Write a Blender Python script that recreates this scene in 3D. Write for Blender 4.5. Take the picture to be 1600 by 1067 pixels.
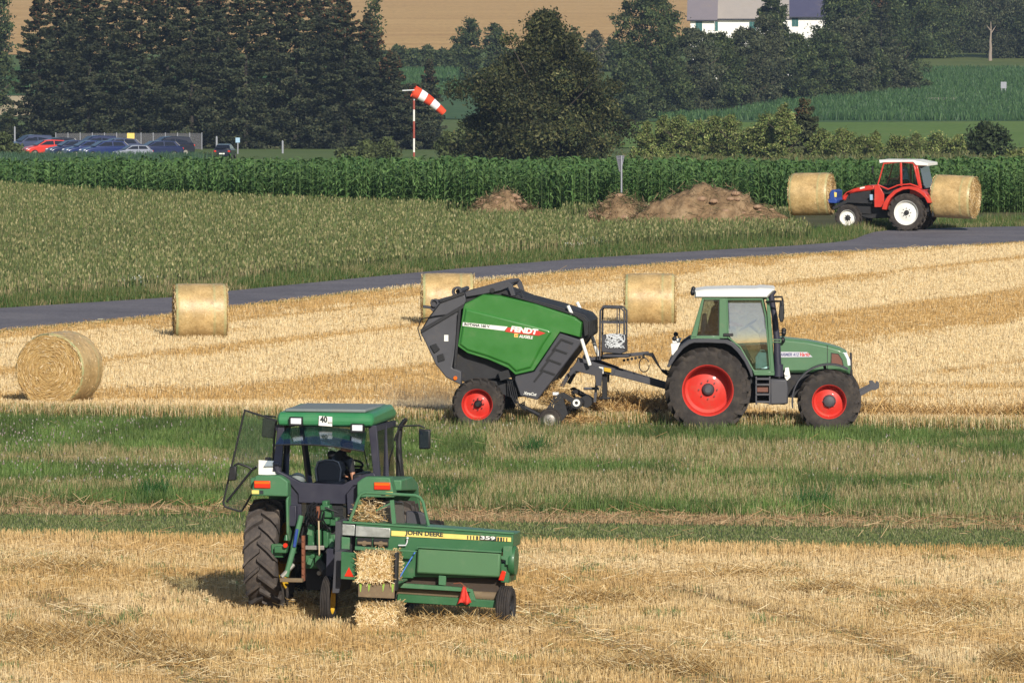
import bpy, bmesh, math, random
import numpy as np
from mathutils import Vector, Matrix, Euler
R = math.radians
sc = bpy.context.scene
for _o in list(bpy.data.objects): bpy.data.objects.remove(_o)
# ---------------------------------------------------------------- camera
CAMH, PITCH, FP = 10.6, 2.905, 300/36*1600
cam = bpy.data.objects.new('camera', bpy.data.cameras.new('camera'))
sc.collection.objects.link(cam); sc.camera = cam
cam.location = (0, 0, CAMH); cam.rotation_euler = (R(90-PITCH), 0, 0)
cam.data.lens = 300; cam.data.sensor_width = 36; cam.data.clip_start = 1; cam.data.clip_end = 20000
# ---------------------------------------------------------------- sky and sun
SUN_EL, SUN_AZ = 27, 15          # elevation; degrees to the right of straight behind the camera
w = bpy.data.worlds.new('World'); sc.world = w; w.use_nodes = True
nt = w.node_tree; nt.nodes.clear()
_sk = nt.nodes.new('ShaderNodeTexSky'); _sk.sky_type = 'NISHITA'; _sk.sun_disc = False
_sk.sun_elevation = R(SUN_EL); _sk.sun_rotation = R(180-SUN_AZ); _sk.air_density = 1.0; _sk.dust_density = 0.8
_bg = nt.nodes.new('ShaderNodeBackground'); _bg.inputs[1].default_value = 0.075
_wo = nt.nodes.new('ShaderNodeOutputWorld')
nt.links.new(_sk.outputs[0], _bg.inputs[0]); nt.links.new(_bg.outputs[0], _wo.inputs[0])
sun = bpy.data.objects.new('sun', bpy.data.lights.new('sun', 'SUN')); sc.collection.objects.link(sun)
sun.data.energy = 4.6; sun.data.angle = R(0.53); sun.data.color = (1.0, 0.93, 0.82)
_sd = Vector((math.sin(R(SUN_AZ))*math.cos(R(SUN_EL)), -math.cos(R(SUN_AZ))*math.cos(R(SUN_EL)), math.sin(R(SUN_EL))))
sun.rotation_euler = _sd.to_track_quat('Z', 'Y').to_euler(); sun.location = _sd*300
sc.view_settings.view_transform = 'Standard'; sc.view_settings.look = 'None'
sc.view_settings.exposure = 0.22; sc.view_settings.gamma = 1; sc.view_settings.use_curve_mapping = False
sc.cycles.max_bounces = 6; sc.cycles.transparent_max_bounces = 12; sc.cycles.volume_bounces = 0
sc.cycles.diffuse_bounces = 3; sc.cycles.glossy_bounces = 3

# ---------------------------------------------------------------- pixel <-> ground
_cp, _sp = math.cos(R(PITCH)), math.sin(R(PITCH))
def ray(px, py):
    v = (533.5-py)/FP
    return Vector(((px-800)/FP, _cp+v*_sp, -_sp+v*_cp))
def G(px, py, z=0.0):
    d = ray(px, py); t = (z-CAMH)/d.z
    return Vector((d.x*t, d.y*t, z))
def AT(px, py, Y):
    d = ray(px, py); t = Y/d.y
    return Vector((d.x*t, Y, CAMH+d.z*t))
PROF = [(298, None), (340, 321), (600, 263), (700, 249), (800, 240), (900, 232), (950, 224), (1000, 212), (1100, 182), (1200, 150),
        (1400, 95), (1700, 40), (2200, -20), (2600, -50), (3500, -90), (6000, -112), (9000, -124)]
PY = [-200.0]; PZ = [0.0]
for Y, py in PROF:
    PY.append(float(Y)); PZ.append(0.0 if py is None else AT(800, py, Y).z)
def gz(Y): return float(np.interp(Y, PY, PZ))
def gzn(Y): return np.interp(Y, PY, PZ)
def py_of(Y):
    z = gz(Y)
    # angle below optical axis
    dz = z-CAMH; a = math.atan2(-dz, Y)-R(PITCH)
    return 533.5+math.tan(a)*FP
_tabY = [341+i*4 for i in range(2100)]; _tabp = [py_of(y) for y in _tabY]
_inv = sorted(zip(_tabp, _tabY))
def Yfar(py): return float(np.interp(py, [a for a, b in _inv if b > 610], [b for a, b in _inv if b > 610]))
def GF(px, py):
    Y = Yfar(py); return Vector(((px-800)/FP*Y/_cp, Y, gz(Y)))

# ---------------------------------------------------------------- object helpers
def link(o, parent=None):
    sc.collection.objects.link(o)
    if parent is not None: o.parent = parent
    return o
def tag(o, label=None, cat=None, group=None, kind=None):
    if label: o['label'] = label
    if cat: o['category'] = cat
    if group: o['group'] = group
    if kind: o['kind'] = kind
    return o
def thing(name, loc, rz, label, cat, group=None, rx=0, ry=0):
    o = bpy.data.objects.new(name, None); link(o)
    o.location = loc; o.rotation_euler = (rx, ry, rz); o.empty_display_size = .2
    return tag(o, label, cat, group)
def copy_tree(o, parent=None):
    c = o.copy(); link(c, parent)
    for ch in list(o.children): copy_tree(ch, c)
    return c

class MB:
    def __init__(s): s.v = []; s.f = []
    def add(s, V, F, M=None):
        b = len(s.v)
        if M is not None: V = [M @ Vector(p) for p in V]
        s.v += [tuple(p) for p in V]; s.f += [tuple(i+b for i in f) for f in F]; return s
    def box(s, x0, x1, y0, y1, z0, z1, M=None):
        V = [(x, y, z) for x in (x0, x1) for y in (y0, y1) for z in (z0, z1)]
        return s.add(V, [(0,1,3,2),(4,6,7,5),(0,4,5,1),(2,3,7,6),(0,2,6,4),(1,5,7,3)], M)
    def obox(s, c, size, rot=(0,0,0)):
        a, b, d = [q/2 for q in size]
        return s.box(-a, a, -b, b, -d, d, Matrix.Translation(c) @ Euler(rot).to_matrix().to_4x4())
    def bar(s, p, q, w, h=None):            # rectangular bar between two points
        p = Vector(p); q = Vector(q); h = h or w; d = q-p
        M = Matrix.Translation((p+q)/2) @ d.to_track_quat('X', 'Z').to_matrix().to_4x4()
        return s.box(-d.length/2, d.length/2, -w/2, w/2, -h/2, h/2, M)
    def prism(s, poly, a, b, axis='y', poly2=None):   # axis y: poly is (x,z);  axis x: poly is (y,z)
        n = len(poly); poly2 = poly2 or poly
        if axis == 'y': V = [(p[0], a, p[1]) for p in poly]+[(p[0], b, p[1]) for p in poly2]
        elif axis == 'x': V = [(a, p[0], p[1]) for p in poly]+[(b, p[0], p[1]) for p in poly2]
        else: V = [(p[0], p[1], a) for p in poly]+[(p[0], p[1], b) for p in poly2]
        F = [tuple(range(n)), tuple(reversed(range(n, 2*n)))]+[(i, (i+1) % n, n+(i+1) % n, n+i) for i in range(n)]
        return s.add(V, F)
    def ring(s, poly, inset, a, b, axis='y'):
        ip = offset(poly, inset); n = len(poly)
        def P(p, d): return (p[0], d, p[1]) if axis == 'y' else (d, p[0], p[1])
        V = [P(p, a) for p in poly]+[P(p, a) for p in ip]+[P(p, b) for p in poly]+[P(p, b) for p in ip]; F = []
        for i in range(n):
            j = (i+1) % n
            F += [(i, j, n+j, n+i), (2*n+i, 3*n+i, 3*n+j, 2*n+j), (i, 2*n+i, 2*n+j, j), (n+i, n+j, 3*n+j, 3*n+i)]
        return s.add(V, F)
    def tube(s, pts, r, n=8, cap=True):
        pts = [Vector(p) for p in pts]; m = len(pts); rs = r if isinstance(r, (list, tuple)) else [r]*m
        V = []; F = []; up = None
        for i, p in enumerate(pts):
            t = (pts[min(i+1, m-1)]-pts[max(i-1, 0)]).normalized()
            if up is None:
                up = Vector((0, 0, 1)) if abs(t.z) < .9 else Vector((1, 0, 0))
            a = t.cross(up)
            if a.length < 1e-5: a = t.orthogonal()
            a.normalize(); b = a.cross(t); up = b
            for k in range(n):
                q = 2*math.pi*k/n; V.append(p+(a*math.cos(q)+b*math.sin(q))*rs[i])
        for i in range(m-1):
            for k in range(n):
                F.append((i*n+k, i*n+(k+1) % n, (i+1)*n+(k+1) % n, (i+1)*n+k))
        if cap: F += [tuple(reversed(range(n))), tuple(range((m-1)*n, m*n))]
        return s.add(V, F)
    def lathe(s, prof, c, n=32, axis='y', closed=True):  # prof (r, along)
        V = []; F = []; m = len(prof); c = Vector(c)
        for k in range(n):
            q = 2*math.pi*k/n; cs, sn = math.cos(q), math.sin(q)
            for r, a in prof:
                V.append(c+(Vector((r*cs, a, r*sn)) if axis == 'y' else Vector((r*cs, r*sn, a)) if axis == 'z' else Vector((a, r*cs, r*sn))))
        for k in range(n):
            k2 = (k+1) % n
            for i in range(m if closed else m-1):
                j = (i+1) % m
                F.append((k*m+i, k*m+j, k2*m+j, k2*m+i))
        return s.add(V, F)
    def disc(s, r, c, y0, y1, n=24, axis='y'):
        return s.lathe([(1e-4, y0), (r, y0), (r, y1), (1e-4, y1)], c, n, axis)
    def ball(s, c, rad, n=12, m=8):
        rx, ry, rz = rad if isinstance(rad, (tuple, list)) else (rad,)*3; V = []; F = []
        for i in range(m+1):
            t = math.pi*i/m
            for k in range(n):
                q = 2*math.pi*k/n
                V.append((c[0]+rx*math.sin(t)*math.cos(q), c[1]+ry*math.sin(t)*math.sin(q), c[2]+rz*math.cos(t)))
        for i in range(m):
            for k in range(n): F.append((i*n+k, i*n+(k+1) % n, (i+1)*n+(k+1) % n, (i+1)*n+k))
        return s.add(V, F)
    def capsule(s, p, q, r1, r2, n=12):
        p = Vector(p); q = Vector(q); d = (q-p).normalized(); pts = []; rs = []
        for a in (85, 60, 30): pts.append(p-d*r1*math.sin(R(a))); rs.append(r1*math.cos(R(a)))
        pts += [p, q]; rs += [r1, r2]
        for a in (30, 60, 85): pts.append(q+d*r2*math.sin(R(a))); rs.append(r2*math.cos(R(a)))
        return s.tube(pts, rs, n)
    def build(s, name, m, parent=None, bevel=0, smooth=35, seg=2):
        me = bpy.data.meshes.new(name); me.from_pydata(s.v, [], s.f)
        bm = bmesh.new(); bm.from_mesh(me)
        bmesh.ops.remove_doubles(bm, verts=bm.verts, dist=1e-6)
        bmesh.ops.recalc_face_normals(bm, faces=bm.faces); bm.to_mesh(me); bm.free()
        for q in (m if isinstance(m, (list, tuple)) else [m]): me.materials.append(q)
        if smooth:
            me.shade_smooth(); me.set_sharp_from_angle(angle=R(smooth))
        o = bpy.data.objects.new(name, me); link(o, parent)
        if bevel:
            b = o.modifiers.new('bevel', 'BEVEL'); b.width = bevel; b.segments = seg; b.limit_method = 'ANGLE'; b.angle_limit = R(30)
            b.harden_normals = False
        return o
def offset(poly, d):
    n = len(poly); A = sum(poly[i][0]*poly[(i+1) % n][1]-poly[(i+1) % n][0]*poly[i][1] for i in range(n))
    sg = 1 if A > 0 else -1; out = []
    for i in range(n):
        p0 = Vector(poly[i-1][:2]); p = Vector(poly[i][:2]); p1 = Vector(poly[(i+1) % n][:2])
        e0 = (p-p0).normalized(); e1 = (p1-p).normalized()
        n0 = Vector((-e0.y, e0.x))*sg; n1 = Vector((-e1.y, e1.x))*sg
        b = n0+n1; k = b.dot(n0)
        k = max(k, .35)
        out.append(tuple(p+b*(d/k)))
    return out
def lettering(text, size, width, m, M, parent, name='lettering', shear=0, thick=0.002, bold=0.0):
    c = bpy.data.curves.new('t', 'FONT'); c.body = text; c.size = size; c.extrude = thick; c.shear = shear
    c.offset = bold; c.align_x = 'LEFT'; c.align_y = 'BOTTOM_BASELINE' if False else 'BOTTOM'; c.resolution_u = 3
    t = bpy.data.objects.new('t', c); sc.collection.objects.link(t)
    bpy.context.view_layer.update()
    dg = bpy.context.evaluated_depsgraph_get()
    me = bpy.data.meshes.new_from_object(t.evaluated_get(dg)); bpy.data.objects.remove(t)
    xs = [v.co.x for v in me.vertices]; k = width/(max(xs)-min(xs)) if width else 1
    x0 = min(xs)
    for v in me.vertices: v.co = M @ Vector(((v.co.x-x0)*k, v.co.y, v.co.z))
    me.materials.clear(); me.materials.append(m)
    o = bpy.data.objects.new(name, me); return link(o, parent)

# ---------------------------------------------------------------- materials
def _new(name):
    m = bpy.data.materials.new(name); m.use_nodes = True; t = m.node_tree
    return m, t, t.nodes['Principled BSDF'], t.nodes['Material Output']
def _noise(t, scale, detail=4, coord='Object', rough=.55, dist=0, stretch=None):
    tc = t.nodes.new('ShaderNodeTexCoord'); n = t.nodes.new('ShaderNodeTexNoise')
    n.inputs['Scale'].default_value = scale; n.inputs['Detail'].default_value = detail
    n.inputs['Roughness'].default_value = rough; n.inputs['Distortion'].default_value = dist
    if stretch:
        mp = t.nodes.new('ShaderNodeMapping'); mp.inputs['Scale'].default_value = stretch
        t.links.new(tc.outputs[coord], mp.inputs[0]); t.links.new(mp.outputs[0], n.inputs[0])
    else: t.links.new(tc.outputs[coord], n.inputs[0])
    return n
def _ramp(t, src, stops):
    r = t.nodes.new('ShaderNodeValToRGB'); e = r.color_ramp.elements
    while len(e) < len(stops): e.new(.5)
    for i, (p, c) in enumerate(stops): e[i].position = p; e[i].color = (*c, 1)
    t.links.new(src, r.inputs[0]); return r
def solid(name, col, rough=.5, metal=0, dirt=.0, dirtcol=(.25,.2,.13), scale=3, bump=0, bscale=60, coat=0, spec=.5, emit=None):
    m, t, b, o = _new(name)
    b.inputs['Base Color'].default_value = (*col, 1); b.inputs['Roughness'].default_value = rough
    b.inputs['Metallic'].default_value = metal; b.inputs['Coat Weight'].default_value = coat; b.inputs['Coat Roughness'].default_value = .12
    b.inputs['Specular IOR Level'].default_value = spec
    if dirt:
        n = _noise(t, scale, 6, rough=.65); f = tuple(c*(1-dirt)+d*dirt for c, d in zip(col, dirtcol))
        r = _ramp(t, n.outputs[0], [(.36, tuple(c*.93 for c in col)), (.55, col), (.78, f)])
        t.links.new(r.outputs[0], b.inputs['Base Color'])
        r2 = _ramp(t, n.outputs[0], [(.35, (rough,)*3), (.75, (min(1, rough+.3),)*3)]); t.links.new(r2.outputs[0], b.inputs['Roughness'])
    if bump:
        n2 = _noise(t, bscale, 5); bp = t.nodes.new('ShaderNodeBump'); bp.inputs['Strength'].default_value = bump; bp.inputs['Distance'].default_value = .02
        t.links.new(n2.outputs[0], bp.inputs['Height']); t.links.new(bp.outputs[0], b.inputs['Normal'])
    if emit: b.inputs['Emission Color'].default_value = (*emit[0], 1); b.inputs['Emission Strength'].default_value = emit[1]
    return m
def glass(name, tint, refl=.12, opacity=.15, rough=.03, body=(.02,.03,.035), top=1):
    m, t, b, o = _new(name); t.nodes.remove(b)
    tr = t.nodes.new('ShaderNodeBsdfTransparent'); tr.inputs[0].default_value = (*tint, 1)
    df = t.nodes.new('ShaderNodeBsdfDiffuse'); df.inputs[0].default_value = (*body, 1)
    gl = t.nodes.new('ShaderNodeBsdfGlossy'); gl.inputs['Roughness'].default_value = rough
    m1 = t.nodes.new('ShaderNodeMixShader'); m1.inputs[0].default_value = opacity
    t.links.new(tr.outputs[0], m1.inputs[1]); t.links.new(df.outputs[0], m1.inputs[2])
    fr = t.nodes.new('ShaderNodeLayerWeight'); fr.inputs[0].default_value = .35
    mr = t.nodes.new('ShaderNodeMapRange'); mr.inputs[3].default_value = refl; mr.inputs[4].default_value = top
    t.links.new(fr.outputs['Fresnel'], mr.inputs[0])
    m2 = t.nodes.new('ShaderNodeMixShader'); t.links.new(mr.outputs[0], m2.inputs[0])
    t.links.new(m1.outputs[0], m2.inputs[1]); t.links.new(gl.outputs[0], m2.inputs[2]); t.links.new(m2.outputs[0], o.inputs[0])
    return m
def ground_mat(name, cols, scale, fine=30, bump=.4, rough=.95, stretch=(1, 1, 1)):
    m, t, b, o = _new(name)
    n = _noise(t, scale, 8, 'Object', .7, 0, stretch); r = _ramp(t, n.outputs[0], [(.3, cols[0]), (.5, cols[1]), (.7, cols[2])])
    n2 = _noise(t, fine, 4, 'Object', .6)
    mx = t.nodes.new('ShaderNodeMixRGB'); mx.blend_type = 'MULTIPLY'; mx.inputs[0].default_value = .7
    r2 = _ramp(t, n2.outputs[0], [(.3, (.55,.55,.55)), (.65, (1.15,1.15,1.15))])
    t.links.new(r.outputs[0], mx.inputs[1]); t.links.new(r2.outputs[0], mx.inputs[2]); t.links.new(mx.outputs[0], b.inputs['Base Color'])
    b.inputs['Roughness'].default_value = rough; b.inputs['Specular IOR Level'].default_value = .2
    bp = t.nodes.new('ShaderNodeBump'); bp.inputs['Strength'].default_value = bump; bp.inputs['Distance'].default_value = .05
    t.links.new(n2.outputs[0], bp.inputs['Height']); t.links.new(bp.outputs[0], b.inputs['Normal'])
    return m
def blade_mat(name, trans=.15, rough=.6, spec=.25):
    m, t, b, o = _new(name)
    a = t.nodes.new('ShaderNodeAttribute'); a.attribute_name = 'col'
    t.links.new(a.outputs['Color'], b.inputs['Base Color']); b.inputs['Roughness'].default_value = rough; b.inputs['Specular IOR Level'].default_value = spec
    if trans:
        tl = t.nodes.new('ShaderNodeBsdfTranslucent'); t.links.new(a.outputs['Color'], tl.inputs[0])
        mx = t.nodes.new('ShaderNodeMixShader'); mx.inputs[0].default_value = trans
        t.links.new(b.outputs[0], mx.inputs[1]); t.links.new(tl.outputs[0], mx.inputs[2]); t.links.new(mx.outputs[0], o.inputs[0])
    return m
M = {}
M['jd'] = solid('green_paint', (.028,.12,.045), .42, dirt=.45, dirtcol=(.2,.19,.12), scale=2.5, coat=.15)
M['jd_light'] = solid('faded_green_paint', (.055,.165,.075), .55, dirt=.5, dirtcol=(.22,.22,.15), scale=3)
M['fendt'] = solid('soft_green_paint', (.07,.165,.08), .42, dirt=.35, scale=3, coat=.3)
M['baler_green'] = solid('bright_green_paint', (.03,.165,.024), .34, dirt=.3, dirtcol=(.17,.2,.1), scale=2.2, coat=.3)
M['grey'] = solid('dark_grey_paint', (.06,.06,.07), .45, dirt=.3, dirtcol=(.16,.14,.12), scale=3)
M['dark'] = solid('black_iron', (.016,.016,.019), .6, dirt=.35, dirtcol=(.12,.1,.07), scale=5)
M['navy'] = solid('blue_black_paint', (.022,.022,.04), .45, dirt=.25, dirtcol=(.1,.09,.09), scale=4)
M['black'] = solid('black_plastic', (.01,.01,.012), .5)
M['red'] = solid('red_paint', (.55,.028,.016), .45, dirt=.5, dirtcol=(.3,.12,.07), scale=3, coat=.2)
M['redtr'] = solid('tomato_red_paint', (.55,.035,.02), .35, dirt=.2, scale=3, coat=.3)
M['white'] = solid('white_paint', (.78,.77,.72), .45, dirt=.15, dirtcol=(.5,.45,.36), scale=5)
M['whitewheel'] = solid('white_wheel_paint', (.75,.74,.7), .45, dirt=.35, dirtcol=(.4,.35,.27), scale=6)
M['yellow'] = solid('yellow_paint', (.6,.36,.02), .45, dirt=.3, scale=4)
M['stripe'] = solid('yellow_decal', (.78,.6,.16), .5, dirt=.2, dirtcol=(.8,.75,.5), scale=8)
M['orange'] = solid('orange_lens', (.7,.13,.01), .25)
M['redlens'] = solid('red_lens', (.6,.03,.01), .25)
M['lens'] = solid('clear_lamp_lens', (.7,.72,.75), .12, spec=.8)
M['chrome'] = solid('galvanised_sheet', (.5,.52,.5), .33, metal=.75, dirt=.35, dirtcol=(.3,.3,.22), scale=9)
M['steel'] = solid('bare_steel', (.33,.31,.28), .45, metal=.6, dirt=.4, scale=9)
M['rust'] = solid('rusty_iron', (.2,.07,.035), .8, dirt=.4, dirtcol=(.1,.05,.03), scale=8, bump=.3)
M['rustplate'] = solid('worn_brown_sheet', (.17,.12,.07), .7, dirt=.5, dirtcol=(.3,.24,.14), scale=8)
M['blue'] = solid('blue_paint', (.02,.06,.28), .4, dirt=.2, scale=5)
M['grate'] = solid('reddish_grille', (.16,.07,.05), .7, dirt=.3, scale=9)
M['cord'] = solid('blue_twine', (.03,.14,.5), .6)
M['skin'] = solid('skin', (.42,.2,.12), .5)
M['hair'] = solid('dark_hair', (.015,.012,.01), .7, bump=.5, bscale=120)
M['tshirt'] = solid('black_cotton', (.012,.012,.016), .85, bump=.2)
M['shirt_navy'] = solid('navy_cotton', (.02,.03,.09), .85)
M['shirt_blue'] = solid('pale_blue_cotton', (.2,.5,.68), .8)
M['jeans'] = solid('dark_denim', (.03,.035,.06), .85)
M['net'] = solid('white_net', (.6,.62,.64), .7)
M['teal'] = solid('pale_teal_plastic', (.42,.68,.66), .5, dirt=.2, dirtcol=(.3,.5,.5), scale=14)
M['glass'] = glass('cab_glass', (.86,.92,.91), .2, .02)
M['glass_sky'] = glass('sky_reflecting_glass', (.86,.92,.91), .3, .02)
M['glass_blue'] = glass('blue_tinted_glass', (.62,.74,.9), .1, .04, body=(.03,.05,.09), top=.38)
M['glass_door'] = glass('open_door_glass', (.82,.88,.86), .05, .05, body=(.12,.14,.13))
M['glass_dark'] = glass('smoked_glass', (.25,.32,.42), .12, .45)
M['mesh'] = glass('dusty_screen', (.5,.48,.45), .03, .55, .4, (.11,.1,.09))
def tyre_mat(k=1.0):
    m, t, b, o = _new('tyre_rubber')
    n = _noise(t, 4, 6, rough=.7); r = _ramp(t, n.outputs[0], [(.3, (.04*k,.035*k,.034*k)), (.5, (.078*k,.066*k,.06*k)), (.75, (.16*k,.128*k,.1*k))])
    t.links.new(r.outputs[0], b.inputs['Base Color']); b.inputs['Roughness'].default_value = .85; b.inputs['Specular IOR Level'].default_value = .3
    n2 = _noise(t, 40, 4); bp = t.nodes.new('ShaderNodeBump'); bp.inputs['Strength'].default_value = .3; bp.inputs['Distance'].default_value = .01
    t.links.new(n2.outputs[0], bp.inputs['Height']); t.links.new(bp.outputs[0], b.inputs['Normal']); return m
M['tyre'] = tyre_mat()
M['tyre_clean'] = tyre_mat(.52)
M['blade'] = blade_mat('straw_blades', .12, .55, .3)
M['leafy'] = blade_mat('green_blades', .3, .5, .3)
M['leaf_far'] = blade_mat('tree_leaves', .2, .6, .2)
M['needle'] = blade_mat('spruce_needles', .05, .7, .15)
M['strawlay'] = blade_mat('loose_straw', .1, .5, .3)
M['bark'] = solid('bark', (.1,.075,.055), .9, dirt=.4, dirtcol=(.2,.17,.13), scale=4, bump=.6, bscale=8)
M['palebark'] = solid('pale_bark', (.26,.21,.17), .9, dirt=.4, scale=2)
M['galv'] = solid('galvanised_post', (.5,.52,.55), .5, metal=.4)
M['signback'] = solid('grey_sign_back', (.17,.17,.2), .6)
M['rustred'] = solid('faded_red_paint', (.3,.06,.04), .6)
M['sockred'] = solid('red_orange_fabric', (.7,.06,.015), .8)
M['sockwhite'] = solid('white_fabric', (.78,.76,.78), .8)
M['stonew'] = solid('pale_stone', (.35,.3,.27), .9, dirt=.4, scale=2)
M['wire'] = glass('wire_mesh', (.7,.7,.72), .0, .22, .6, (.08,.08,.1))
M['signyellow'] = solid('yellow_sign', (.75,.52,.12), .5)
M['darkbark'] = solid('dark_bark', (.035,.028,.022), .9, bump=.5, bscale=8)
# ================================================================ the land
rng = np.random.default_rng(7)
def fbm(x, y, seed=0, octs=4):
    r = np.random.default_rng(seed); T = r.random((64, 64)); out = 0; a = 1; tot = 0
    for o in range(octs):
        xx = x*2**o+o*17.3; yy = y*2**o+o*9.1
        xi = np.floor(xx).astype(int); yi = np.floor(yy).astype(int); fx = xx-xi; fy = yy-yi
        fx = fx*fx*(3-2*fx); fy = fy*fy*(3-2*fy)
        g = lambda i, j: T[i % 64, j % 64]
        v = g(xi, yi)*(1-fx)*(1-fy)+g(xi+1, yi)*fx*(1-fy)+g(xi, yi+1)*(1-fx)*fy+g(xi+1, yi+1)*fx*fy
        out = out+v*a; tot += a; a *= .55
    return out/tot
def mesh_np(name, V, F, m, col=None, parent=None):
    V = np.asarray(V, np.float32); F = np.asarray(F, np.int32); me = bpy.data.meshes.new(name)
    k = F.shape[1]; me.vertices.add(len(V)); me.vertices.foreach_set('co', V.ravel())
    me.loops.add(F.size); me.loops.foreach_set('vertex_index', F.ravel()); me.polygons.add(len(F))
    me.polygons.foreach_set('loop_start', np.arange(len(F), dtype=np.int32)*k)
    me.update(calc_edges=True)
    if col is not None:
        a = me.attributes.new('col', 'FLOAT_COLOR', 'POINT'); c = np.ones((len(V), 4), np.float32); c[:, :3] = col
        a.data.foreach_set('color', c.ravel())
    me.materials.append(m); o = bpy.data.objects.new(name, me); return link(o, parent)
def sheet(name, rows, m, lift=.004):      # rows of world points (left, right)
    V = []; F = []
    for a, b in rows:
        n = 8
        for i in range(n+1):
            p = a.lerp(b, i/n); V.append((p.x, p.y, gz(p.y)+lift))
    for r in range(len(rows)-1):
        for i in range(8): F.append((r*9+i, r*9+i+1, (r+1)*9+i+1, (r+1)*9+i))
    o = mesh_np(name, V, F, m); return o
def rows_Y(y0, y1, x0f, x1f):
    ys = [y0]+[y for y in PY if y0 < y < y1]+[y1]
    ys = sorted(set(ys+list(np.linspace(y0, y1, 12))))
    return [(Vector((x0f(y), y, 0)), Vector((x1f(y), y, 0))) for y in ys]

gm = ground_mat('meadow_ground', [(.07,.105,.025), (.1,.145,.035), (.13,.16,.05)], .02, .8, .2)
_ys = [-200, -50, 60, 115, 150, 200, 250, 300]+[y for y in PY if y > 300]
o = sheet('ground', [(Vector((-4000, y, 0)), Vector((4000, y, 0))) for y in _ys], gm, 0); tag(o, kind='structure')

soil = ground_mat('stubble_soil', [(.27,.18,.085), (.38,.27,.14), (.46,.34,.18)], .6, 18)
grassbase = ground_mat('grass_soil', [(.06,.085,.03), (.09,.12,.045), (.18,.16,.08)], .5, 12)
cropbase = ground_mat('crop_soil', [(.07,.07,.035), (.09,.09,.04), (.13,.11,.06)], .3, 10)
YS = [G(800, p).y for p in (1100, 838, 800, 655)]
def X(px, Y): return (px-800)/FP*Y/_cp
# boundary of near green strip / second stubble at (px,py)
L0, L1 = G(-150, 650), G(1750, 679)
def Yb(x): return L0.y+(x-L0.x)*(L1.y-L0.y)/(L1.x-L0.x)
G0 = G(-150, 840); G1 = G(1750, 872)
def Yg(x): return G0.y+(x-G0.x)*(G1.y-G0.y)/(G1.x-G0.x)
o = sheet('stubble_ground', rows_Y(95, G(800, 835).y+2, lambda y: -70, lambda y: 70), soil, .004); tag(o, kind='structure')
o = sheet('grass_ground', [(Vector((-70, Yg(-70), 0)), Vector((70, Yg(70), 0))), (Vector((-70, Yb(-70), 0)), Vector((70, Yb(70), 0)))], grassbase, .008); tag(o, kind='structure')
# road
up = [G(*p) for p in ((-420, 512), (-150, 494), (0, 483), (270, 466), (360, 456), (560, 436), (740, 419), (900, 406), (1100, 393), (1230, 386), (1295, 381), (1322, 378), (1338, 374), (1350, 369), (1366, 364))]
lo = [G(*p) for p in ((-420, 559), (-150, 533), (0, 519), (250, 496), (360, 482), (600, 454), (750, 440), (950, 421), (1100, 409), (1230, 401), (1300, 397), (1330, 395.5), (1345, 395), (1360, 394), (1375, 393.3), (1400, 392))]
up += [G(1390, 361), G(1500, 357), G(1750, 352), G(2600, 330)]; lo += [G(1440, 390), G(1600, 382), G(1800, 368), G(2600, 345)]
_nx = sorted(p.x for p in up); up = [Vector((x_, float(np.interp(x_, [p.x for p in up], [p.y for p in up])), 0)) for x_ in _nx]; lo = [Vector((x_, float(np.interp(x_, [p.x for p in lo], [p.y for p in lo])), 0)) for x_ in _nx]
def seg_y(pts, x):   # Y of a polyline at x
    return np.interp(x, [p.x for p in pts], [p.y for p in pts])
o = mesh_np('stubble_ground_far', [(p.x, p.y, .004) for p in lo]+[(p.x, Yb(p.x), .004) for p in lo],
            [(i, i+1, len(lo)+i+1, len(lo)+i) for i in range(len(lo)-1)], soil); tag(o, kind='structure'); o.name = 'stubble_ground'
roadm = ground_mat('asphalt', [(.12,.113,.128), (.16,.15,.168), (.205,.19,.2)], .35, 14, .3, .85)
o = mesh_np('road', [(p.x, p.y, .03) for p in up]+[(p.x, p.y, .03) for p in lo], [(i, i+1, len(lo)+i+1, len(lo)+i) for i in range(len(lo)-1)], roadm)
tag(o, kind='structure')
CORN0 = [G(-300, 282), G(20, 306), G(45, 308), G(250, 320), G(740, 338), G(1230, 346), G(1360, 350), G(1700, 346), G(2600, 325)]
o = mesh_np('crop_ground', [(p.x, p.y, .004) for p in up]+[(p.x, 297.5, .004) for p in up], [(i, i+1, len(up)+i+1, len(up)+i) for i in range(len(up)-1)], cropbase)
tag(o, kind='structure')

def blades(name, P, H, W, col, m, taper=.6, lean=.15, leandir=None, parent=None, bend=0):
    N = len(P); az = rng.random(N)*2*np.pi
    H = np.broadcast_to(H, N); W = np.broadcast_to(W, N)
    ux = np.cos(az)*W/2; uy = np.sin(az)*W/2
    la = rng.random(N)*2*np.pi; lm = np.abs(rng.normal(0, 1, N))*lean
    lx = np.cos(la)*lm*H; ly = np.sin(la)*lm*H
    if leandir is not None: lx = lx+leandir[0]*H; ly = ly+leandir[1]*H
    V = np.zeros((N, 4, 3), np.float32)
    V[:, 0] = np.stack([P[:, 0]-ux, P[:, 1]-uy, P[:, 2]-.02], 1); V[:, 1] = np.stack([P[:, 0]+ux, P[:, 1]+uy, P[:, 2]-.02], 1)
    V[:, 2] = np.stack([P[:, 0]+lx+ux*taper, P[:, 1]+ly+uy*taper, P[:, 2]+H], 1); V[:, 3] = np.stack([P[:, 0]+lx-ux*taper, P[:, 1]+ly-uy*taper, P[:, 2]+H], 1)
    F = np.arange(N*4).reshape(N, 4)
    c = np.repeat(col, 4, axis=0)
    return V.reshape(-1, 3), F, c
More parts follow.
